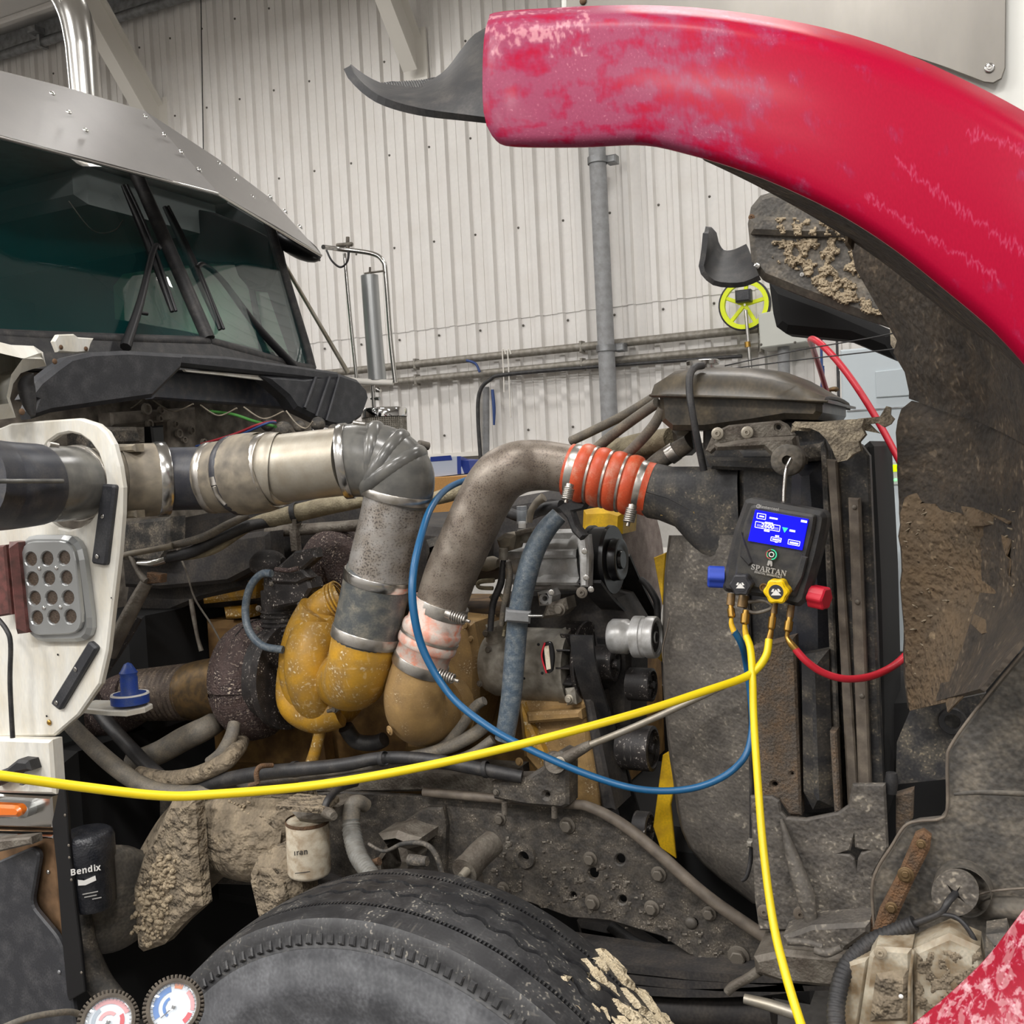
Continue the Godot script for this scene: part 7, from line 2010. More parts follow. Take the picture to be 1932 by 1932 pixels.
# ---------- tilted hood ----------
func resample(a: Array, n: int) -> Array:            # [[px, py], ...] -> n points evenly along the polyline
	var pts := []
	for q in a: pts.append(Vector2(q[0], q[1]))
	pts = smooth(pts, 6)
	var total := 0.0
	for k in pts.size() - 1: total += pts[k].distance_to(pts[k + 1])
	var o := []; var run := 0.0; var k := 0
	for j in n:
		var goal := total * j / (n - 1)
		while k < pts.size() - 2 and run + pts[k].distance_to(pts[k + 1]) < goal:
			run += pts[k].distance_to(pts[k + 1]); k += 1
		o.append(pts[k].lerp(pts[k + 1], clampf((goal - run) / max(0.001, pts[k].distance_to(pts[k + 1])), 0, 1)))
	return o
func fender_paint() -> StandardMaterial3D:           # red paint with faded, dusty and scuffed areas, laid out along the fender
	var W := 1024; var H := 256
	var a := noise_bytes(21, 0.012, 512, 5); var b := noise_bytes(22, 0.2, 512, 2); var c := noise_bytes(23, 0.05, 512, 3)
	var out := PackedByteArray(); out.resize(W * H * 3)
	var red := c8(158, 2, 44); var dusty := c8(140, 70, 94); var pale := c8(190, 136, 142)
	for y in H:
		for x in W:
			var i := (y * 2 % 512) * 512 + (x % 512)
			var n := a[i] / 255.0; var g := b[(y % 512) * 512 + x % 512] / 255.0; var s := c[(y % 512) * 512 + (x * 2) % 512] / 255.0
			var wi := int(x * 10.0 / W); var wear := [0.9, 0.88, 0.84, 0.72, 0.52, 0.36, 0.28, 0.26, 0.3, 0.34, 0.34]
			var worn: float = lerpf(wear[wi], wear[wi + 1], x * 10.0 / W - wi)
			var t := clampf((n * 0.75 + s * 0.25 + worn - 0.98) / 0.42, 0.0, 0.9)
			var sp := clampf((g + n * 0.3 - 0.98) * 4.0, 0.0, 0.55) * (t + 0.1)
			if x < 150 and y < 120: sp = max(sp, clampf((s + n - 1.02) * 3.0, 0.0, 0.8))
			for q in [[590, 190, 0.012], [640, 150, 0.01], [760, 96, 0.02]]:   # scuff lines
				var d: float = abs(y - (q[1] + sin(x * q[2]) * 8.0 + (s - 0.5) * 16.0))
				if x > q[0] and x < q[0] + 260 and d < 3.5: sp = max(sp, (0.45 - d * 0.12) * clampf(g * 2.0, 0.2, 1.0))
			var col := red.lerp(dusty, t).lerp(pale, sp)
			var k := 3 * (y * W + x)
			var gr := 0.96 + g * 0.08
			out[k] = int(clampf(col.r * gr * 255, 0, 255)); out[k + 1] = int(clampf(col.g * gr * 255, 0, 255)); out[k + 2] = int(clampf(col.b * gr * 255, 0, 255))
	var m := StandardMaterial3D.new()
	m.albedo_texture = ImageTexture.create_from_image(Image.create_from_data(W, H, false, Image.FORMAT_RGB8, out))
	m.roughness = 0.42; m.metallic_specular = 0.2; m.clearcoat_enabled = true; m.clearcoat = 0.06; m.clearcoat_roughness = 0.2
	return m
func hood():
	var f = thing("red_fender", "large red front fender of the tilted hood arching across the top right", "fender")
	var n := 60
	var up := resample([[932, 36], [1000, 28], [1100, 22], [1200, 20], [1300, 24], [1400, 35], [1500, 52], [1600, 76], [1700, 110], [1800, 155], [1900, 206], [2000, 266], [2100, 335]], n)
	var lo := resample([[950, 263], [1000, 268], [1100, 268], [1215, 264], [1300, 281], [1400, 311], [1500, 351], [1600, 401], [1700, 466], [1800, 546], [1880, 614], [1950, 690], [2010, 770]], n)
	var rows := []
	var z0 := -1.1
	for v in [0.0, 0.015, 0.035, 0.06, 0.1, 0.18, 0.3, 0.42, 0.54, 0.66, 0.78, 0.88, 0.95, 0.98, 1.0]:
		var row := []
		for k in n:
			var q: Vector2 = up[k].lerp(lo[k], v)
			if k < 6:                                # rounded rear corner
				var e := 1.0 - k / 6.0
				q.x += (918 + 10 * pow(1 - v, 6) + 30 * pow(v, 10) - q.x) * e * e
			var roll := 0.07 * pow(max(0.0, 1.0 - v / 0.1), 2.0) + 0.008 * pow(max(0.0, (v - 0.96) / 0.04), 2.0) + 0.02 * pow(max(0.0, 1.0 - k / 4.0), 2.0)
			row.append(P(q.x, q.y, z0 - 0.03 * (1.0 - v) * (1.0 - v) - roll))
		rows.append(row)
	var mb := MB.new()
	sheet(mb, rows, 0.006)
	part("skin", mb, fender_paint(), f)
	# rolled lower edge
	var lip := MB.new()
	var lp := []
	for k in n: lp.append(rows[14][k])
	tube(lip, lp, 0.006, 8)
	part("edge_bead", lip, "red_paint", f)
	# dark liner inside the arch
	var li = thing("fender_liner", "black dirty inner liner of the fender arch", "fender liner")
	var r2 := []
	for j in 6:
		var v := j / 5.0
		var row := []
		for k in range(18, n):
			var g := clampf((k - 18) / 20.0, 0, 1)
			var q: Vector2 = lo[k]
			var inner := Vector2(lerpf(q.x, 1908, 0.0), q.y)
			var p := P(q.x, q.y + 1, z0 - 0.03)
			row.append(p + Vector3(0, 0, -v * lerpf(0.02, 0.34, g)) + Vector3(0, 0.0, 0))
		r2.append(row)
	var lm := MB.new()
	sheet(lm, r2, 0.004)
	part("arch_skin", lm, "liner", li)
	plate_part("strut", -1.32, [1590, 372, 1612, 382, 1612, 420, 1604, 464, 1594, 462, 1592, 420], 0.03, "liner_mud", li, 0.004)
	bolt(li, 1640, 414, -1.3, 12, "liner", Vector3(0, 0, 1), "rivet")
	# large splash sheets on the inside of the arch
	var sp = thing("upper_splash_sheet", "torn black rubber splash sheet inside the fender arch", "splash sheet")
	var er := RandomNumberGenerator.new()
	er.seed = 4
	var A := [[[1600, 405], [1690, 455], [1800, 540], [1960, 700]], [[1612, 464], [1720, 530], [1830, 600], [1960, 720]], [[1620, 503], [1735, 590], [1840, 640], [1965, 740]], [[1699, 640], [1760, 650], [1860, 680], [1965, 760]], [[1692, 664], [1760, 680], [1860, 710], [1965, 775]], [[1714, 700], [1770, 715], [1870, 735], [1965, 790]], [[1722, 738], [1790, 752], [1880, 768], [1965, 815]], [[1722, 752], [1790, 776], [1880, 806], [1990, 860]]]
	var zs := [-1.72, -1.6, -1.45, -1.24]
	var g2 := []
	for r in A:
		var row := []
		for c in 4: row.append(P(r[c][0], r[c][1], zs[c]))
		g2.append(smooth(row, 4))
	var sm := MB.new()
	sheet(sm, g2, 0.006)
	part("sheet", sm, "liner", sp)
	var s2 = thing("lower_splash_sheet", "brown mud covered rubber splash flap hanging inside the fender", "splash sheet")
	var lft := [[1722, 761], [1707, 774], [1697, 799], [1698, 870], [1701, 972], [1705, 1090], [1709, 1200], [1718, 1337]]
	var rgt := [[1990, 812], [1990, 830], [1990, 860], [1990, 930], [1990, 1010], [1990, 1090], [1985, 1150], [1858, 1306]]
	var g3 := []
	var lsm := resample(lft, 28); var rsm := resample(rgt, 28)
	for k in 28:
		var row := []
		for j in 9:
			var v := j / 8.0
			var q: Vector2 = lsm[k].lerp(rsm[k], v)
			if j == 0: q.x += er.randf_range(-2.5, 2.5)
			row.append(P(q.x, q.y, lerpf(-1.72, -1.26, v * v * 0.6 + v * 0.4) + 0.006 * sin(k * 0.5 + j)))
		g3.append(row)
	var s3 := MB.new()
	sheet(s3, g3, 0.006)
	part("sheet", s3, "liner", s2)
	var coat := []
	for k in range(8, 28):
		var row := []
		for j in 7:
			var wob := er.randf_range(-0.022, 0.022) if k <= 9 or j >= 5 else 0.0
			row.append(g3[k][j] + Vector3(wob * 0.6, wob, 0.014 - (0.012 if k == 8 or j == 6 else 0.0)))
		coat.append(row)
	var s4 := MB.new()
	sheet(s4, coat, 0.002)
	part("mud_coat", s4, "liner_mud", s2)
	var gr := MB.new()
	for k in 60:
		var px := er.randf_range(1712, 1925); var py := er.randf_range(960, 1280)
		if py > 1300 - max(0.0, px - 1760) * 0.5: continue
		var v: float = clampf((px - 1705) / 285.0, 0, 1)
		var p := P(px, py, lerpf(-1.72, -1.26, v * v * 0.6 + v * 0.4) + 0.02)
		var s := er.randf_range(0.0012, 0.003)
		ball(gr, p, Vector3(s * er.randf_range(1.0, 3.0), s * 0.6, s), Basis(Vector3(0, 0, 1), er.randf_range(-0.8, 0.8)), 6)
	var go = part("mud_grit", gr, "muddy", s2)
	go.set_meta("kind", "stuff")
	# near rubber mud flap
	var fl = thing("rubber_flap", "black rubber flap curling out from the end of the red fender", "flap")
	var top := resample([[925, 48], [893, 66], [868, 96], [842, 130], [810, 152], [770, 160], [725, 158], [690, 142], [662, 121]], 20)
	var bot := resample([[925, 222], [870, 215], [810, 207], [760, 196], [720, 182], [695, 166], [676, 148], [666, 136], [661, 124]], 20)
	var fr := []
	for j in 6:
		var v := j / 5.0
		var row := []
		for k in 20:
			var q: Vector2 = top[k].lerp(bot[k], v)
			row.append(P(q.x, q.y, -1.36 + 0.2 * v + 0.04 * sin(v * PI)))
		fr.append(row)
	var fm := MB.new()
	sheet(fm, fr, 0.01)
	part("flap", fm, "black_rubber", fl)
	var rg := MB.new()
	for k in 26:
		var t := k / 25.0
		var px := lerpf(716, 832, t)
		tube(rg, [P(px + 6, 171 - 14 * t * t, -1.3), P(px, lerpf(158, 150, t), -1.42)], 0.0022, 5)
	part("moulded_ribs", rg, "black_rubber", fl)
	hose_part("back_edge", [[712, 162, -1.43, 4], [740, 156, -1.43, 5], [775, 158, -1.43, 5], [820, 148, -1.43, 5], [834, 150, -1.43, 4]], "black_rubber", fl, 6)
	# white hood side with its polished plate
	var h = thing("white_hood", "white hood side rising behind the red fender", "hood")
	plate_part("skin", -1.5, [1060, -60, 2000, -60, 2000, 290, 1850, 190, 1700, 120, 1550, 76, 1400, 48, 1250, 38, 1060, 45], 0.02, "white_hood", h, 0.0)
	var pl = thing("polished_plate", "polished steel plate screwed to the white hood side", "plate")
	var pm := MB.new()
	prism(pm, line(-1.485, [1068, -60, 1899, -60, 1897, 128, 1890, 148, 1874, 157, 1856, 155, 1780, 126, 1700, 100, 1600, 74, 1500, 55, 1400, 44, 1250, 36, 1068, 40]), Vector3(0, 0, 1), 0.004, 0.001)
	part("plate", pm, "plate_steel", pl)
	bolt(pl, 1867, 128, -1.484, 18, "chrome", Vector3(0, 0, 1), "socket", "screw")
	bolt(pl, 1100, 2, -1.484, 14, "rust_orange", Vector3(0, 0, 1), "rivet", "screw")
	# far fender end seen through the arch
	var ff = thing("far_fender_end", "muddy dark plastic inner fender end beyond the red arch", "inner fender")
	var e := -2.3
	plate_part("shell", e, [1408, 420, 1414, 388, 1432, 366, 1460, 358, 1520, 372, 1600, 408, 1606, 430, 1620, 500, 1660, 530, 1732, 588, 1728, 606, 1716, 618, 1690, 620, 1600, 590, 1500, 552, 1436, 526, 1416, 500], 0.05, "grey_plastic", ff, 0.015)
	plate_part("upper_rib", e + 0.02, [1412, 412, 1440, 406, 1590, 414, 1596, 446, 1500, 444, 1414, 440], 0.03, "grey_plastic", ff, 0.01)
	crust("mud_cake", ff, e + 0.001, [1455, 455, 1590, 446, 1612, 462, 1620, 505, 1640, 560, 1700, 600, 1640, 592, 1560, 560, 1500, 520, 1450, 480], 0.08, "mud_clod", 9, 0.01, 2.5, 0.03)
	crust("mud_cake", ff, e + 0.021, [1450, 410, 1590, 416, 1594, 444, 1470, 442], 0.02, "mud_clod", 12, 0.006, 2.5, 0.04)
	for q in [[1418, 410, 12, "rust_orange"], [1428, 502, 12, "dull_chrome"], [1513, 518, 8, "print_grey"], [1674, 590, 9, "dusty_steel"]]: bolt(ff, q[0], q[1], e + 0.002, q[2], q[3], Vector3(0, 0, 1), "socket")
	plate_part("lower_web", e - 0.2, [1448, 530, 1560, 570, 1690, 625, 1686, 676, 1600, 640, 1480, 628, 1462, 615, 1456, 590], 0.1, "deep_black", ff, 0.02)
	plate_part("pale_tab", e + 0.03, [1678, 600, 1712, 606, 1702, 640, 1690, 665, 1680, 650], 0.02, "dusty_fabric", ff, 0.004)
	var fv = thing("far_rubber_flap", "small black rubber flap curling up at the far fender end", "flap")
	var t2 := resample([[1330, 437], [1342, 440], [1348, 462], [1362, 480], [1385, 480], [1412, 468]], 14)
	var b2 := resample([[1326, 440], [1322, 480], [1318, 505], [1326, 522], [1350, 540], [1400, 542], [1436, 528]], 14)
	var fr2 := []
	for j in 5:
		var v := j / 4.0
		var row := []
		for k in 14:
			var q: Vector2 = t2[k].lerp(b2[k], v)
			row.append(P(q.x, q.y, e - 0.1 + 0.14 * v))
		fr2.append(row)
	var fm2 := MB.new()
	sheet(fm2, fr2, 0.012)
	part("flap", fm2, "black_rubber", fv)
	for q in [[[1368, 690, -1.98, 2.6], [1500, 662, -1.9, 2.6], [1640, 638, -1.84, 2.8], [1715, 622, -1.8, 3]], [[1368, 697, -1.98, 2.6], [1500, 680, -1.9, 2.6], [1640, 664, -1.84, 2.8], [1715, 655, -1.8, 3]]]:
		hose("hood_cable", q, "hose_black", ["upper thin black hood cable crossing to the liner", "lower thin black hood cable crossing to the liner"][used.get("hood_cable", 0)], "cable", 6).set_meta("group", "hood cables")
	# inner panel low at right
	var ip = thing("hood_inner_panel", "large dark grey moulded hood inner panel at lower right", "panel")
	plate_part("panel", -1.46, [1990, 1165, 1932, 1228, 1850, 1328, 1795, 1405, 1786, 1440, 1787, 1528, 1775, 1544, 1735, 1548, 1708, 1556, 1685, 1590, 1646, 1660, 1650, 1780, 1700, 1820, 1990, 1820], 0.012, "grey_plastic", ip, 0.004)
	hose_part("edge_lip", [[1932, 1228, -1.455, 6], [1850, 1328, -1.455, 6], [1795, 1405, -1.455, 6], [1787, 1440, -1.455, 6], [1787, 1526, -1.455, 6], [1772, 1545, -1.455, 6], [1735, 1549, -1.455, 6], [1708, 1558, -1.455, 6], [1685, 1592, -1.455, 6], [1647, 1661, -1.455, 6], [1650, 1750, -1.455, 6]], "strip_grey", ip, 8)
	hose_part("moulded_step", [[1800, 1498, -1.462, 8], [1860, 1494, -1.462, 12], [1990, 1500, -1.462, 12]], "grey_plastic", ip, 8)
	hose_part("moulded_boss", [[1858, 1720, -1.455, 30], [1880, 1712, -1.445, 40], [1940, 1716, -1.445, 44], [1990, 1720, -1.445, 44]], "grey_plastic", ip, 14)
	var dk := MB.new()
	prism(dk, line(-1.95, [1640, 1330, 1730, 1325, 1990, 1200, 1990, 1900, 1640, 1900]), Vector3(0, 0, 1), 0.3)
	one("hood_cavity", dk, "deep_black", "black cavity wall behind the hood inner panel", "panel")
	var dv := MB.new()
	prism(dv, line(-1.75, [1718, 1338, 1860, 1308, 1790, 1410, 1786, 1470, 1690, 1480, 1692, 1400]), Vector3(0, 0, 1), 0.02)
	one("latch_plate", dv, "cac_black", "dark latch plate under the splash flap", "plate")
	var rv := MB.new()
	lathe(rv, P(1797, 1360, -1.74), Vector3(0, 0, 1), [[0, 0.022], [0.006, 0.02], [0.006, 0.012], [0.0, 0.011]], 20)
	one("latch_ring", rv, "black_rubber", "black ring washer on the latch plate", "ring")
	hose("hood_stop", [[1682, 1458, -1.7, 20], [1682, 1474, -1.7, 24], [1680, 1496, -1.7, 22]], "black_rubber", "round black rubber hood stop beside the radiator", "bumper")
	plate("hood_brace", -1.72, [1690, 1500, 1724, 1490, 1722, 1545, 1690, 1590], 0.02, "rust_panel", "short brown brace strip beside the radiator foot", "brace")
	# rusty hinge strap
	var rs = thing("rusty_strap", "rusty bolted steel hinge strap on the hood inner panel", "strap")
	plate_part("strap", -1.435, [1726, 1575, 1742, 1568, 1757, 1580, 1754, 1604, 1720, 1672, 1690, 1738, 1672, 1764, 1646, 1756, 1658, 1718, 1694, 1650], 0.014, "rust_orange", rs, 0.004)
	for q in [[1738, 1592, 18], [1709, 1650, 30], [1708, 1648, 18], [1682, 1712, 22]]: bolt(rs, q[0], q[1], -1.433 + (0.008 if q[2] == 18 else 0.0), q[2], "brass_dirty")
	# grommet
	var gm = thing("cable_grommet", "round dusty rubber grommet with star slits around a black cable", "grommet")
	var gs := []
	for q in [[1803, 1683], [1813, 1670], [1806, 1686], [1822, 1704], [1803, 1692], [1783, 1702], [1796, 1686], [1786, 1668]]: gs.append(P(q[0], q[1], -1.41))
	var dm := MB.new()
	prism(dm, ring_pix(1802, 1686, 45, 43, -1.41, 36), Vector3(0, 0, 1), 0.008, 0.0, [gs])
	part("disc", dm, "shroud", gm)
	var dr := MB.new()
	lathe(dr, P(1818, 1668, -1.45), Vector3(0, 0, 1), [[0, 0.034], [0.008, 0.036], [0.03, 0.033]], 30)
	part("collar", dr, "grey_plastic", gm)
	var cc = thing("corrugated_loom", "thick black corrugated loom sweeping down from the grommet", "loom")
	var cm := MB.new()
	ribbed_hose(cm, [[1590, 1990, -1.3, 36], [1578, 1930, -1.32, 34], [1580, 1880, -1.34, 33], [1598, 1822, -1.37, 32], [1640, 1780, -1.39, 31], [1690, 1757, -1.4, 30], [1726, 1742, -1.4, 30]], 0.0062, 0.055, 18)
	part("corrugated", cm, "black_rubber", cc)
	hose_part("cable", [[1722, 1744, -1.4, 14], [1772, 1724, -1.39, 12], [1790, 1700, -1.395, 14], [1808, 1680, -1.42, 14]], "hose_black", cc, 10)
	hose_part("branch", [[1770, 1725, -1.39, 8], [1806, 1732, -1.385, 9], [1836, 1768, -1.38, 10], [1850, 1812, -1.38, 12]], "hose_black", cc, 10)
	hose("thin_wire", [[1838, 1690, -1.43, 5], [1880, 1680, -1.43, 5], [1990, 1672, -1.43, 5]], "strip_grey", "thin pale wire running right from the grommet", "wire", 6)
	# headlight housing
	var hl = thing("headlight_housing", "stained cream headlight housing below the black loom", "headlight housing")
	plate_part("left_wall", -1.36, [1600, 1818, 1640, 1806, 1612, 1990, 1560, 1990], 0.05, "headlight_shell", hl, 0.004)
	plate_part("centre_wall", -1.35, [1640, 1804, 1652, 1788, 1720, 1792, 1722, 1990, 1612, 1990], 0.06, "headlight_shell", hl, 0.005)
	plate_part("right_wall", -1.36, [1722, 1794, 1790, 1764, 1850, 1790, 1860, 1850, 1800, 1990, 1722, 1990], 0.05, "headlight_shell", hl, 0.006)
	crust("stain", hl, -1.3595, [1730, 1800, 1850, 1790, 1855, 1850, 1790, 1990, 1726, 1990], -0.02, "muddy", 15, 0.002, 3.0, 0.03)
	plate_part("dark_recess", -1.344, [1652, 1840, 1714, 1832, 1712, 1930, 1640, 1932], 0.02, "muddy", hl, 0.006)
	hose_part("divider", [[1724, 1792, -1.345, 6], [1716, 1860, -1.345, 6], [1716, 1990, -1.345, 6]], "headlight_shell", hl, 8)
	bolt(hl, 1661, 1797, -1.345, 24, "headlight_shell", Vector3(0, 0, 1), "socket"); bolt(hl, 1700, 1880, -1.34, 9, "print_white", Vector3(0, 0, 1), "rivet", "clip")
	plate_part("lamp_back", -1.34, [1860, 1770, 1900, 1765, 1910, 1800, 1880, 1825, 1858, 1815], 0.05, "dusty_black", hl, 0.01)
	# chipped red fender corner in front
	var rc = thing("chipped_fender_corner", "red fender corner at lower right with heavily chipped paint", "fender")
	var eg := resample([[1700, 1960], [1740, 1930], [1800, 1880], [1870, 1812], [1932, 1732], [1990, 1655]], 24)
	var r4 := []
	for j in 8:
		var v := j / 7.0
		var row := []
		for k in 24: row.append(P(eg[k].x + v * 120, eg[k].y + v * 130, -1.16 + 0.07 * sin(v * PI / 2)))
		r4.append(row)
	var cm2 := MB.new()
	sheet(cm2, r4, 0.006)
	part("skin", cm2, "red_chipped", rc)
	var ce := MB.new()
	tube(ce, r4[0], 0.005, 8)
	part("edge_bead", ce, "red_chipped", rc)
# ---------- gauges, manifold tool and hoses ----------
func on_tool(px: float, py: float, d := 0.0) -> Vector3: return P(px, py, -1.6 + d)
func tool():
	var t = thing("digital_manifold", "black digital refrigerant manifold tool with lit blue screen hanging on the radiator", "manifold gauge")
	var z := -1.6
	var body := round_poly(line(z - 0.012, [1404, 944, 1412, 940, 1552, 965, 1560, 975, 1558, 992, 1545, 1050, 1528, 1108, 1520, 1136, 1508, 1146, 1494, 1143, 1456, 1130, 1397, 1122, 1366, 1117, 1360, 1106, 1370, 1060, 1384, 1000]), 0.004)
	var bm := MB.new()
	prism(bm, body, Vector3(0, 0, 1), 0.045, 0.007)
	part("body", bm, "tool_body", t)
	var fc := MB.new()
	prism(fc, round_poly(line(z - 0.004, [1417, 952, 1540, 972, 1536, 1000, 1524, 1050, 1510, 1100, 1500, 1128, 1450, 1116, 1396, 1106, 1384, 1096, 1392, 1040, 1402, 990]), 0.006), Vector3(0, 0, 1), 0.012, 0.004)
	part("front_panel", fc, "tool_panel", t)
	for q in [[1398, 1004, 1408, 1030, 1420, 1062, 1412, 1068, 1396, 1050], [1512, 1046, 1524, 1052, 1514, 1090, 1498, 1118, 1490, 1112, 1500, 1088]]: plate_part("facet", z - 0.001, q, 0.006, "tool_body", t, 0.002)
	var sc := MB.new()
	prism(sc, line(z + 0.001, [1425, 962, 1525, 980, 1513, 1038, 1411, 1020]), Vector3(0, 0, 1), 0.006)
	part("screen", sc, "screen_blue", t)
	var q0 := on_tool(1425, 962); var ux := on_tool(1525, 980) - q0; var uy := on_tool(1411, 1020) - q0
	var sp := func(zx: float, zy: float) -> Vector3:   # a spot on the screen, from a close look at it
		return on_tool(1332 + zx / 3.864, 800 + zy / 3.864, 0.0016)
	var lit := func(called: String, a: Array, m: String):
		var mm := MB.new(); var pts := []
		for k in a.size() / 2: pts.append(sp.call(a[2 * k], a[2 * k + 1]))
		prism(mm, pts, Vector3(0, 0, 1), 0.0006)
		part(called, mm, m, t)
	for fr in [[375, 650, 437, 660, 433, 697, 371, 686], [363, 710, 541, 742, 535, 784, 357, 752], [476, 822, 550, 834, 545, 862, 471, 850], [602, 842, 686, 858, 680, 890, 597, 874]]:
		for s in 4:
			var a := [fr[2 * s], fr[2 * s + 1], fr[(2 * s + 2) % 8], fr[(2 * s + 3) % 8]]
			var mm := MB.new()
			tube(mm, [sp.call(a[0], a[1]), sp.call(a[2], a[3])], 0.0005, 4)
			part("icon_frame", mm, "screen_white", t)
	for br in [[390, 666, 424, 672, 422, 682, 388, 676], [464, 677, 523, 687, 521, 699, 462, 689], [430, 712, 488, 721, 487, 731, 429, 722], [424, 770, 464, 777, 462, 788, 422, 781], [610, 768, 651, 776, 649, 790, 608, 783], [505, 810, 533, 814, 532, 824, 504, 820], [484, 833, 542, 843, 540, 853, 482, 843], [503, 853, 522, 856, 521, 866, 502, 863], [612, 856, 674, 868, 671, 880, 609, 868], [694, 698, 738, 706, 734, 722, 691, 714], [372, 728, 408, 734, 405, 752, 370, 745], [496, 750, 530, 756, 527, 774, 493, 768]]: lit.call("screen_text", br, "screen_white" if br[0] != 372 and br[0] != 496 else "screen_grey")
	lit.call("screen_arrow", [556, 752, 598, 759, 572, 792], "screen_green")
	var tb := Basis(ux.normalized(), Vector3(0, 0, 1).cross(ux.normalized()), Vector3(0, 0, 1))
	text_on(t, "screen_digits", "2600", sp.call(450, 745), tb, 0.0068, "screen_white", false, 0.0006)
	text_on(t, "lettering", "SPARTAN", on_tool(1450, 1076, 0.0012), tb, 0.0085, "print_grey", true, 0.0008)
	text_on(t, "small_lettering", "DIGITAL MANIFOLD", on_tool(1449, 1084, 0.0012), tb, 0.0034, "print_grey", false, 0.0006)
	text_on(t, "maker_lettering", "Mastercool", on_tool(1450, 958, -0.0005), tb, 0.0045, "print_grey", false, 0.0006)
	var em := MB.new()
	prism(em, [on_tool(1447, 1066, 0.0012), on_tool(1449, 1058, 0.0012), on_tool(1453, 1056, 0.0012), on_tool(1457, 1060, 0.0012), on_tool(1457, 1068, 0.0012), on_tool(1454, 1069, 0.0012), on_tool(1453, 1063, 0.0012), on_tool(1450, 1068, 0.0012)], Vector3(0, 0, 1), 0.0008)
	part("emblem", em, "print_grey", t)
	var em2 := MB.new()
	lathe(em2, on_tool(1431, 955, -0.001), Vector3(0, 0, 1), [[0, 0.0034], [0.001, 0.0034], [0.001, 0.002], [0, 0.002]], 14)
	part("maker_emblem", em2, "print_grey", t)
	var bt := on_tool(1456, 1046, -0.001)
	for q in [[0.0098, 0.008, "tool_body", 0.0], [0.0085, 0.007, "screen_green", 0.0], [0.0042, 0.003, "print_white", 0.002]]:
		var bb := MB.new()
		lathe(bb, bt, Vector3(0, 0, 1), [[0, q[0]], [0.0022 + q[3] * 0.1, q[0]], [0.0022 + q[3] * 0.1, q[1]], [0, q[1]]], 24)
		part("power_button", bb, q[2], t)
	var rh := MB.new()
	for k in 9: pass
	tube(rh, smooth([bt + Vector3(-0.0003, 0.0078, 0.0022), bt + Vector3(-0.0072, 0.0036, 0.0022), bt + Vector3(-0.0072, -0.0036, 0.0022), bt + Vector3(-0.0003, -0.0078, 0.0022)], 4), 0.0008, 5)
	part("power_ring", rh, "knob_red", t)
	# knobs
	knob(t, on_tool(1403, 1101, 0.0), Vector3(0, 0, 1), 0.0165, 0.022, "knob_black", true)
	knob(t, on_tool(1470, 1113, 0.0), Vector3(0, 0, 1), 0.0185, 0.024, "knob_yellow", true)
	knob(t, on_tool(1366, 1089, -0.03), Vector3(-1, 0.08, 0.3), 0.0175, 0.026, "knob_blue", false)
	knob(t, on_tool(1532, 1124, -0.03), Vector3(1, -0.15, 0.35), 0.0175, 0.026, "knob_red", false)
	var pt := MB.new()
	lathe(pt, on_tool(1442, 1108, -0.002), Vector3(0, 0, 1), [[0, 0.007], [0.004, 0.0068], [0.004, 0.005], [0.0, 0.0045], [0.0, 0]], 18)
	part("port", pt, "brass_dirty", t)
	hose_part("top_hook", [[1479, 948, -1.66, 8], [1480, 962, -1.63, 9], [1480, 975, -1.625, 9]], "dull_chrome", t, 8)
	hose_part("bottom_ring", [[1402, 1150, -1.61, 8], [1425, 1156, -1.61, 7], [1450, 1150, -1.61, 7], [1456, 1142, -1.61, 7], [1440, 1134, -1.61, 6], [1412, 1136, -1.61, 7]], "dusty_steel", t, 8)
	for q in [[1380, 1120, 1378, 1142, 16], [1404, 1124, 1400, 1146, 20], [1462, 1132, 1460, 1158, 13], [1493, 1142, 1490, 1166, 14]]: hose_part("outlet", [[q[0], q[1], -1.615, q[4]], [q[2], q[3], -1.61, q[4]]], "brass_dirty", t, 12, 1)
	for q in [[1379, 1148, 1381, 1166, 15], [1407, 1158, 1405, 1178, 18], [1458, 1164, 1455, 1188, 15], [1489, 1172, 1486, 1192, 17]]:
		var nm := MB.new()
		var a := P(q[0], q[1], -1.607); var b := P(q[2], q[3], -1.603); var r := size_at(a, q[4]) / 2
		lathe(nm, a, b - a, [[-0.006, 0], [-0.006, r * 0.7], [0, r * 0.72], [0, r], [a.distance_to(b) * 0.85, r], [a.distance_to(b), r * 0.7], [a.distance_to(b), 0]], 6, 2.0)
		part("hose_nut", nm, "brass", t)
	# hoses
	var y1 = thing("yellow_hose", "long yellow hose sweeping across the whole truck to the left edge", "hose")
	hose_part("ferrule", [[1455, 1188, -1.603, 10], [1453, 1198, -1.602, 12], [1450, 1212, -1.6, 13]], "brass", y1, 12)
	hose_part("tube", [[1451, 1206, -1.6, 14], [1446, 1236, -1.59, 15], [1428, 1262, -1.58, 15], [1400, 1280, -1.56, 15], [1330, 1304, -1.5, 15], [1200, 1346, -1.42, 15.5], [1000, 1400, -1.32, 16], [800, 1446, -1.22, 16.5], [600, 1481, -1.12, 17], [400, 1499, -1.02, 17.5], [300, 1501, -0.97, 18], [150, 1484, -0.9, 18.5], [0, 1463, -0.83, 19], [-120, 1448, -0.78, 19]], "hose_yellow", y1, 16)
	var y2 = thing("yellow_drop_hose", "yellow hose hanging straight down in front of the radiator", "hose")
	hose_part("ferrule", [[1405, 1178, -1.603, 8], [1406, 1190, -1.602, 11], [1409, 1206, -1.6, 13]], "bright_yellow", y2, 12)
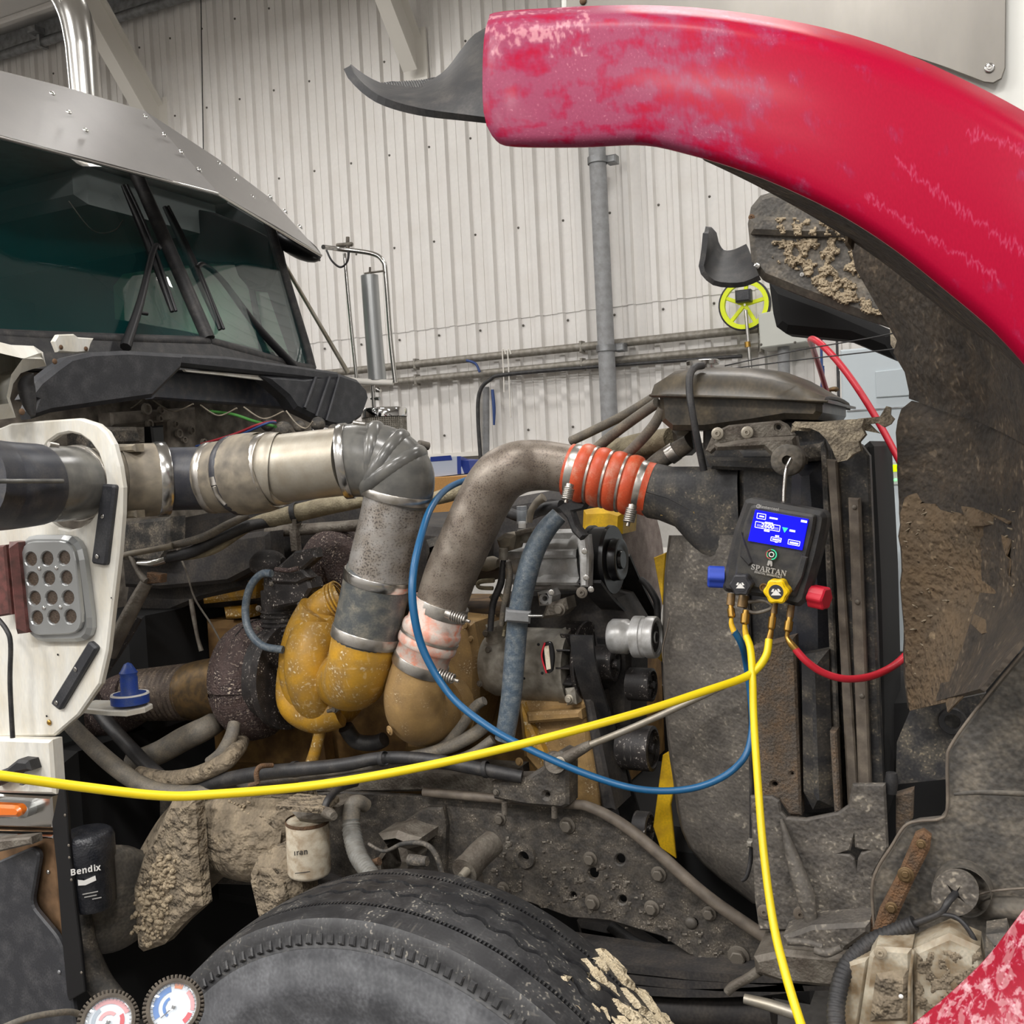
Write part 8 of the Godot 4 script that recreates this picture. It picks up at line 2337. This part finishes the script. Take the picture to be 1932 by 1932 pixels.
	hose_part("tube", [[1408, 1200, -1.6, 13], [1416, 1225, -1.59, 14], [1420, 1280, -1.57, 14], [1422, 1350, -1.55, 14], [1428, 1450, -1.52, 14.5], [1440, 1600, -1.47, 15], [1458, 1735, -1.42, 16], [1480, 1830, -1.38, 17], [1512, 1935, -1.34, 18], [1540, 2010, -1.3, 18]], "hose_yellow", y2, 16)
	var bl = thing("blue_hose", "blue hose making a wide loop from the tool to behind the charge pipe", "hose")
	hose_part("ferrule", [[1380, 1166, -1.603, 7], [1380, 1178, -1.602, 10], [1386, 1194, -1.6, 12]], "bright_yellow", bl, 12)
	hose_part("tube", [[1385, 1190, -1.6, 13], [1400, 1218, -1.61, 13], [1409, 1258, -1.64, 13], [1417, 1320, -1.64, 13], [1419, 1375, -1.62, 13], [1405, 1428, -1.6, 13], [1360, 1468, -1.57, 13], [1290, 1490, -1.55, 13], [1200, 1488, -1.53, 13], [1100, 1458, -1.53, 13.5], [1000, 1414, -1.54, 13.5], [920, 1370, -1.56, 14], [850, 1312, -1.58, 14], [800, 1230, -1.58, 15], [780, 1150, -1.58, 15.5], [780, 1080, -1.6, 15], [795, 1010, -1.66, 14], [815, 955, -1.75, 13], [850, 918, -1.88, 12], [905, 901, -2.0, 11], [960, 910, -2.05, 11]], "hose_blue", bl, 16)
	var rd = thing("red_hose", "red hose curving from the tool behind the splash flap and up over the radiator", "hose")
	hose_part("ferrule", [[1486, 1192, -1.603, 9], [1485, 1202, -1.602, 9], [1492, 1214, -1.6, 13], [1502, 1226, -1.6, 14]], "brass", rd, 12)
	hose_part("tube", [[1500, 1224, -1.6, 14], [1522, 1248, -1.6, 14], [1555, 1270, -1.61, 14], [1600, 1281, -1.63, 14], [1655, 1272, -1.68, 14], [1705, 1240, -1.76, 14], [1745, 1180, -1.85, 13], [1765, 1080, -1.9, 13], [1745, 970, -1.93, 13], [1698, 872, -1.95, 13], [1645, 775, -1.97, 13], [1595, 700, -1.99, 13], [1552, 652, -2.02, 13], [1530, 640, -2.1, 12], [1535, 660, -2.4, 10], [1548, 700, -2.6, 10], [1561, 744, -2.8, 10]], "hose_red", rd, 16)
	var rf := MB.new()
	pipe(rf, [[1556, 738, -2.8, 16], [1562, 748, -2.8, 18], [1566, 772, -2.8, 10]], 10)
	pipe(rf, [[1560, 736, -2.8, 6], [1576, 734, -2.8, 10], [1580, 738, -2.8, 8]], 10)
	pipe(rf, [[1552, 768, -2.8, 5], [1560, 782, -2.8, 8], [1572, 778, -2.8, 9], [1584, 790, -2.8, 6]], 8)
	one("hose_coupler", rf, "brass_dirty", "brass coupler at the far end of the red hose behind the surge tank", "coupler")
	for q in [[[1548, -700, -3.4, 5], [1579, 640, -3.4, 5], [1582, 700, -3.4, 5], [1582, 790, -3.4, 6]], [[1518, -700, -3.6, 5], [1549, 640, -3.6, 5], [1553, 690, -3.6, 5], [1549, 735, -3.6, 4]]]: hose("air_line", q, "hose_black" if used.get("air_line", 0) == 0 else "wire_blue", ["black air line hanging beside the pale cabinet", "dark blue air line hanging behind the red hose"][used.get("air_line", 0)], "air line", 8)
	# pair of dial gauges low at left
	var g = thing("gauge_manifold", "pair of toothed rubber booted dial gauges on a refrigerant manifold at lower left", "gauge")
	var gi := 0
	for q in [[204, 1927, 54], [327, 1899, 54]]:
		var c := P(q[0], q[1], -0.92)
		var nrm := (EYE - c).normalized() * 0.8 + Vector3(0.15, 0.25, 0.2)
		var b := facing(nrm)
		var r := size_at(c, q[2])
		var boot := MB.new()
		lathe(boot, c - b.z * 0.025, b.z, [[-0.02, 0], [-0.02, r * 0.8], [0, r * 0.93], [0.02, r * 0.93], [0.026, r * 0.9], [0.026, r * 0.8], [0.018, r * 0.79]], 40)
		for k in 44:
			var an := TAU * k / 44
			var d: Vector3 = b.x * cos(an) + b.y * sin(an)
			box(boot, c - b.z * 0.012 + d * r * 0.95, Vector3(0.0032, 0.006, 0.022), Basis(b.z.cross(d) * -1.0, d, b.z * 1.0) if true else b, 0.001)
		part("rubber_boot", boot, "rubber_teeth", g)
		var face := MB.new()
		lathe(face, c - b.z * 0.008, b.z, [[0, r * 0.8], [0.0005, 0]], 40)
		var fo = part("dial", face, "dial_face", g)
		var arcs := [[0.5, 0.64, 15, 130, "dial_pink"], [0.34, 0.46, -60, 20, "dial_red"], [0.5, 0.66, -75, -20, "dial_red"], [0.38, 0.5, 120, 215, "dial_grey"], [0.2, 0.3, 40, 160, "dial_pink"]] if gi == 0 else [[0.44, 0.6, 95, 205, "dial_blue"], [0.52, 0.66, 60, 84, "dial_orange"], [0.46, 0.6, -60, -28, "dial_red"], [0.5, 0.62, -20, 40, "dial_pink"], [0.24, 0.32, 110, 230, "dial_blue"]]
		for a in arcs:
			var mm := MB.new(); var pts := []
			for k in 13: pts.append(c - b.z * 0.0068 + (b.x * cos(deg_to_rad(lerpf(a[2], a[3], k / 12.0))) + b.y * sin(deg_to_rad(lerpf(a[2], a[3], k / 12.0)))) * r * a[1] * 1.15)
			for k in 13: pts.append(c - b.z * 0.0068 + (b.x * cos(deg_to_rad(lerpf(a[3], a[2], k / 12.0))) + b.y * sin(deg_to_rad(lerpf(a[3], a[2], k / 12.0)))) * r * a[0] * 1.15)
			prism(mm, pts, b.z, 0.0004)
			part("dial_print", mm, a[4], fo)
		for k in 28:
			var an := deg_to_rad(-45.0 + 270.0 * k / 27.0)
			var d: Vector3 = b.x * cos(an) + b.y * sin(an)
			var mm := MB.new()
			box(mm, c - b.z * 0.0066 + d * r * 0.73, Vector3(0.0006, 0.003, 0.0004), Basis(b.z.cross(d) * -1.0, d, b.z))
			part("tick", mm, "screw_dark", fo)
		var nd := MB.new()
		var nd_dir: Vector3 = b.x * -0.8 + b.y * -0.5
		tube(nd, [c - b.z * 0.005 - nd_dir * r * 0.1, c - b.z * 0.005 + nd_dir * r * 0.55], 0.0006, 5)
		lathe(nd, c - b.z * 0.006, b.z, [[0, r * 0.07], [0.003, r * 0.06], [0.003, 0]], 12)
		part("needle", nd, "screw_dark", fo)
		var gl := MB.new()
		lathe(gl, c - b.z * 0.002, b.z, [[0, r * 0.8], [0.003, r * 0.5], [0.0035, 0]], 36)
		part("glass", gl, "clear_glass", fo)
		var bz := MB.new()
		lathe(bz, c - b.z * 0.004, b.z, [[0, r * 0.82], [0.004, r * 0.82], [0.004, r * 0.77], [0, r * 0.77]], 36)
		part("bezel", bz, "dusty_steel", g)
		var stem := MB.new()
		tube(stem, [c - b.z * 0.03, c - b.z * 0.03 - Vector3(0, 0.12, 0)], 0.012, 10)
		part("stem", stem, "brass_dirty", g)
		gi += 1
	var ga := P(204, 1927, -0.92); var gb := P(327, 1899, -0.92)
	var mbm := MB.new()
	box(mbm, (ga + gb) / 2 + Vector3(0, -0.16, -0.03), Vector3(0.2, 0.05, 0.05), facing((EYE - ga) * Vector3(1, 0, 1)), 0.006)
	part("valve_block", mbm, "alu_cast", g)
	var stand := MB.new()
	var sx := (ga + gb) / 2 + Vector3(0, 0, -0.03)
	tube(stand, [Vector3(sx.x, 0.03, sx.z), Vector3(sx.x, sx.y - 0.17, sx.z)], 0.014, 12)
	lathe(stand, Vector3(sx.x, 0, sx.z), Vector3.UP, [[0, 0.16], [0.02, 0.16], [0.03, 0.03], [0.03, 0]], 24)
	part("stand", stand, "dusty_black", g)
	hose("black_coil", [[-30, 1955, -0.8, 12], [40, 1925, -0.84, 12], [100, 1912, -0.88, 12], [150, 1914, -0.92, 12], [200, 1960, -0.95, 12]], "hose_grey", "thin grey hose arching beside the left dial gauge at the bottom edge")
func knob(parent: Node, at: Vector3, n: Vector3, r: float, h: float, m: String, face: bool):
	var b := facing(n)
	var mb := MB.new()
	var pts := []
	for k in 48:
		var a := TAU * k / 48
		var rr := r * (1.0 + 0.075 * cos(a * 6.0))
		pts.append(at + b.z * h + (b.x * cos(a) + b.y * sin(a)) * rr)
	prism(mb, pts, b.z, h, r * 0.14)
	var o = part("knob", mb, m, parent)
	if face:
		var d := MB.new()
		lathe(d, at + b.z * h, b.z, [[0, r * 0.6], [0.0006, r * 0.6], [0.0006, 0]], 24)
		part("badge", d, "knob_black", o)
		for s in [[[-0.42, -0.28], [0.42, -0.28], [0.0, 0.22]], [[-0.4, 0.02], [-0.26, 0.26], [-0.12, 0.26], [-0.2, 0.0]], [[0.4, 0.02], [0.26, 0.26], [0.12, 0.26], [0.2, 0.0]]]:
			var mm := MB.new(); var q := []
			for p in s: q.append(at + b.z * (h + 0.0013) + (b.x * p[0] + b.y * p[1]) * r)
			prism(mm, q, b.z, 0.0007)
			part("badge_mark", mm, "print_white", o)
func _ready():
	view_and_light()
	materials()
	workshop()
	cab()
	mirror_rig()
	cowl()
	side_panel()
	intake()
	turbo()
	block()
	front_drive()
	radiator()
	frame_rail()
	wheel()
	hood()
	tool()
	settle()
	drop_marks()
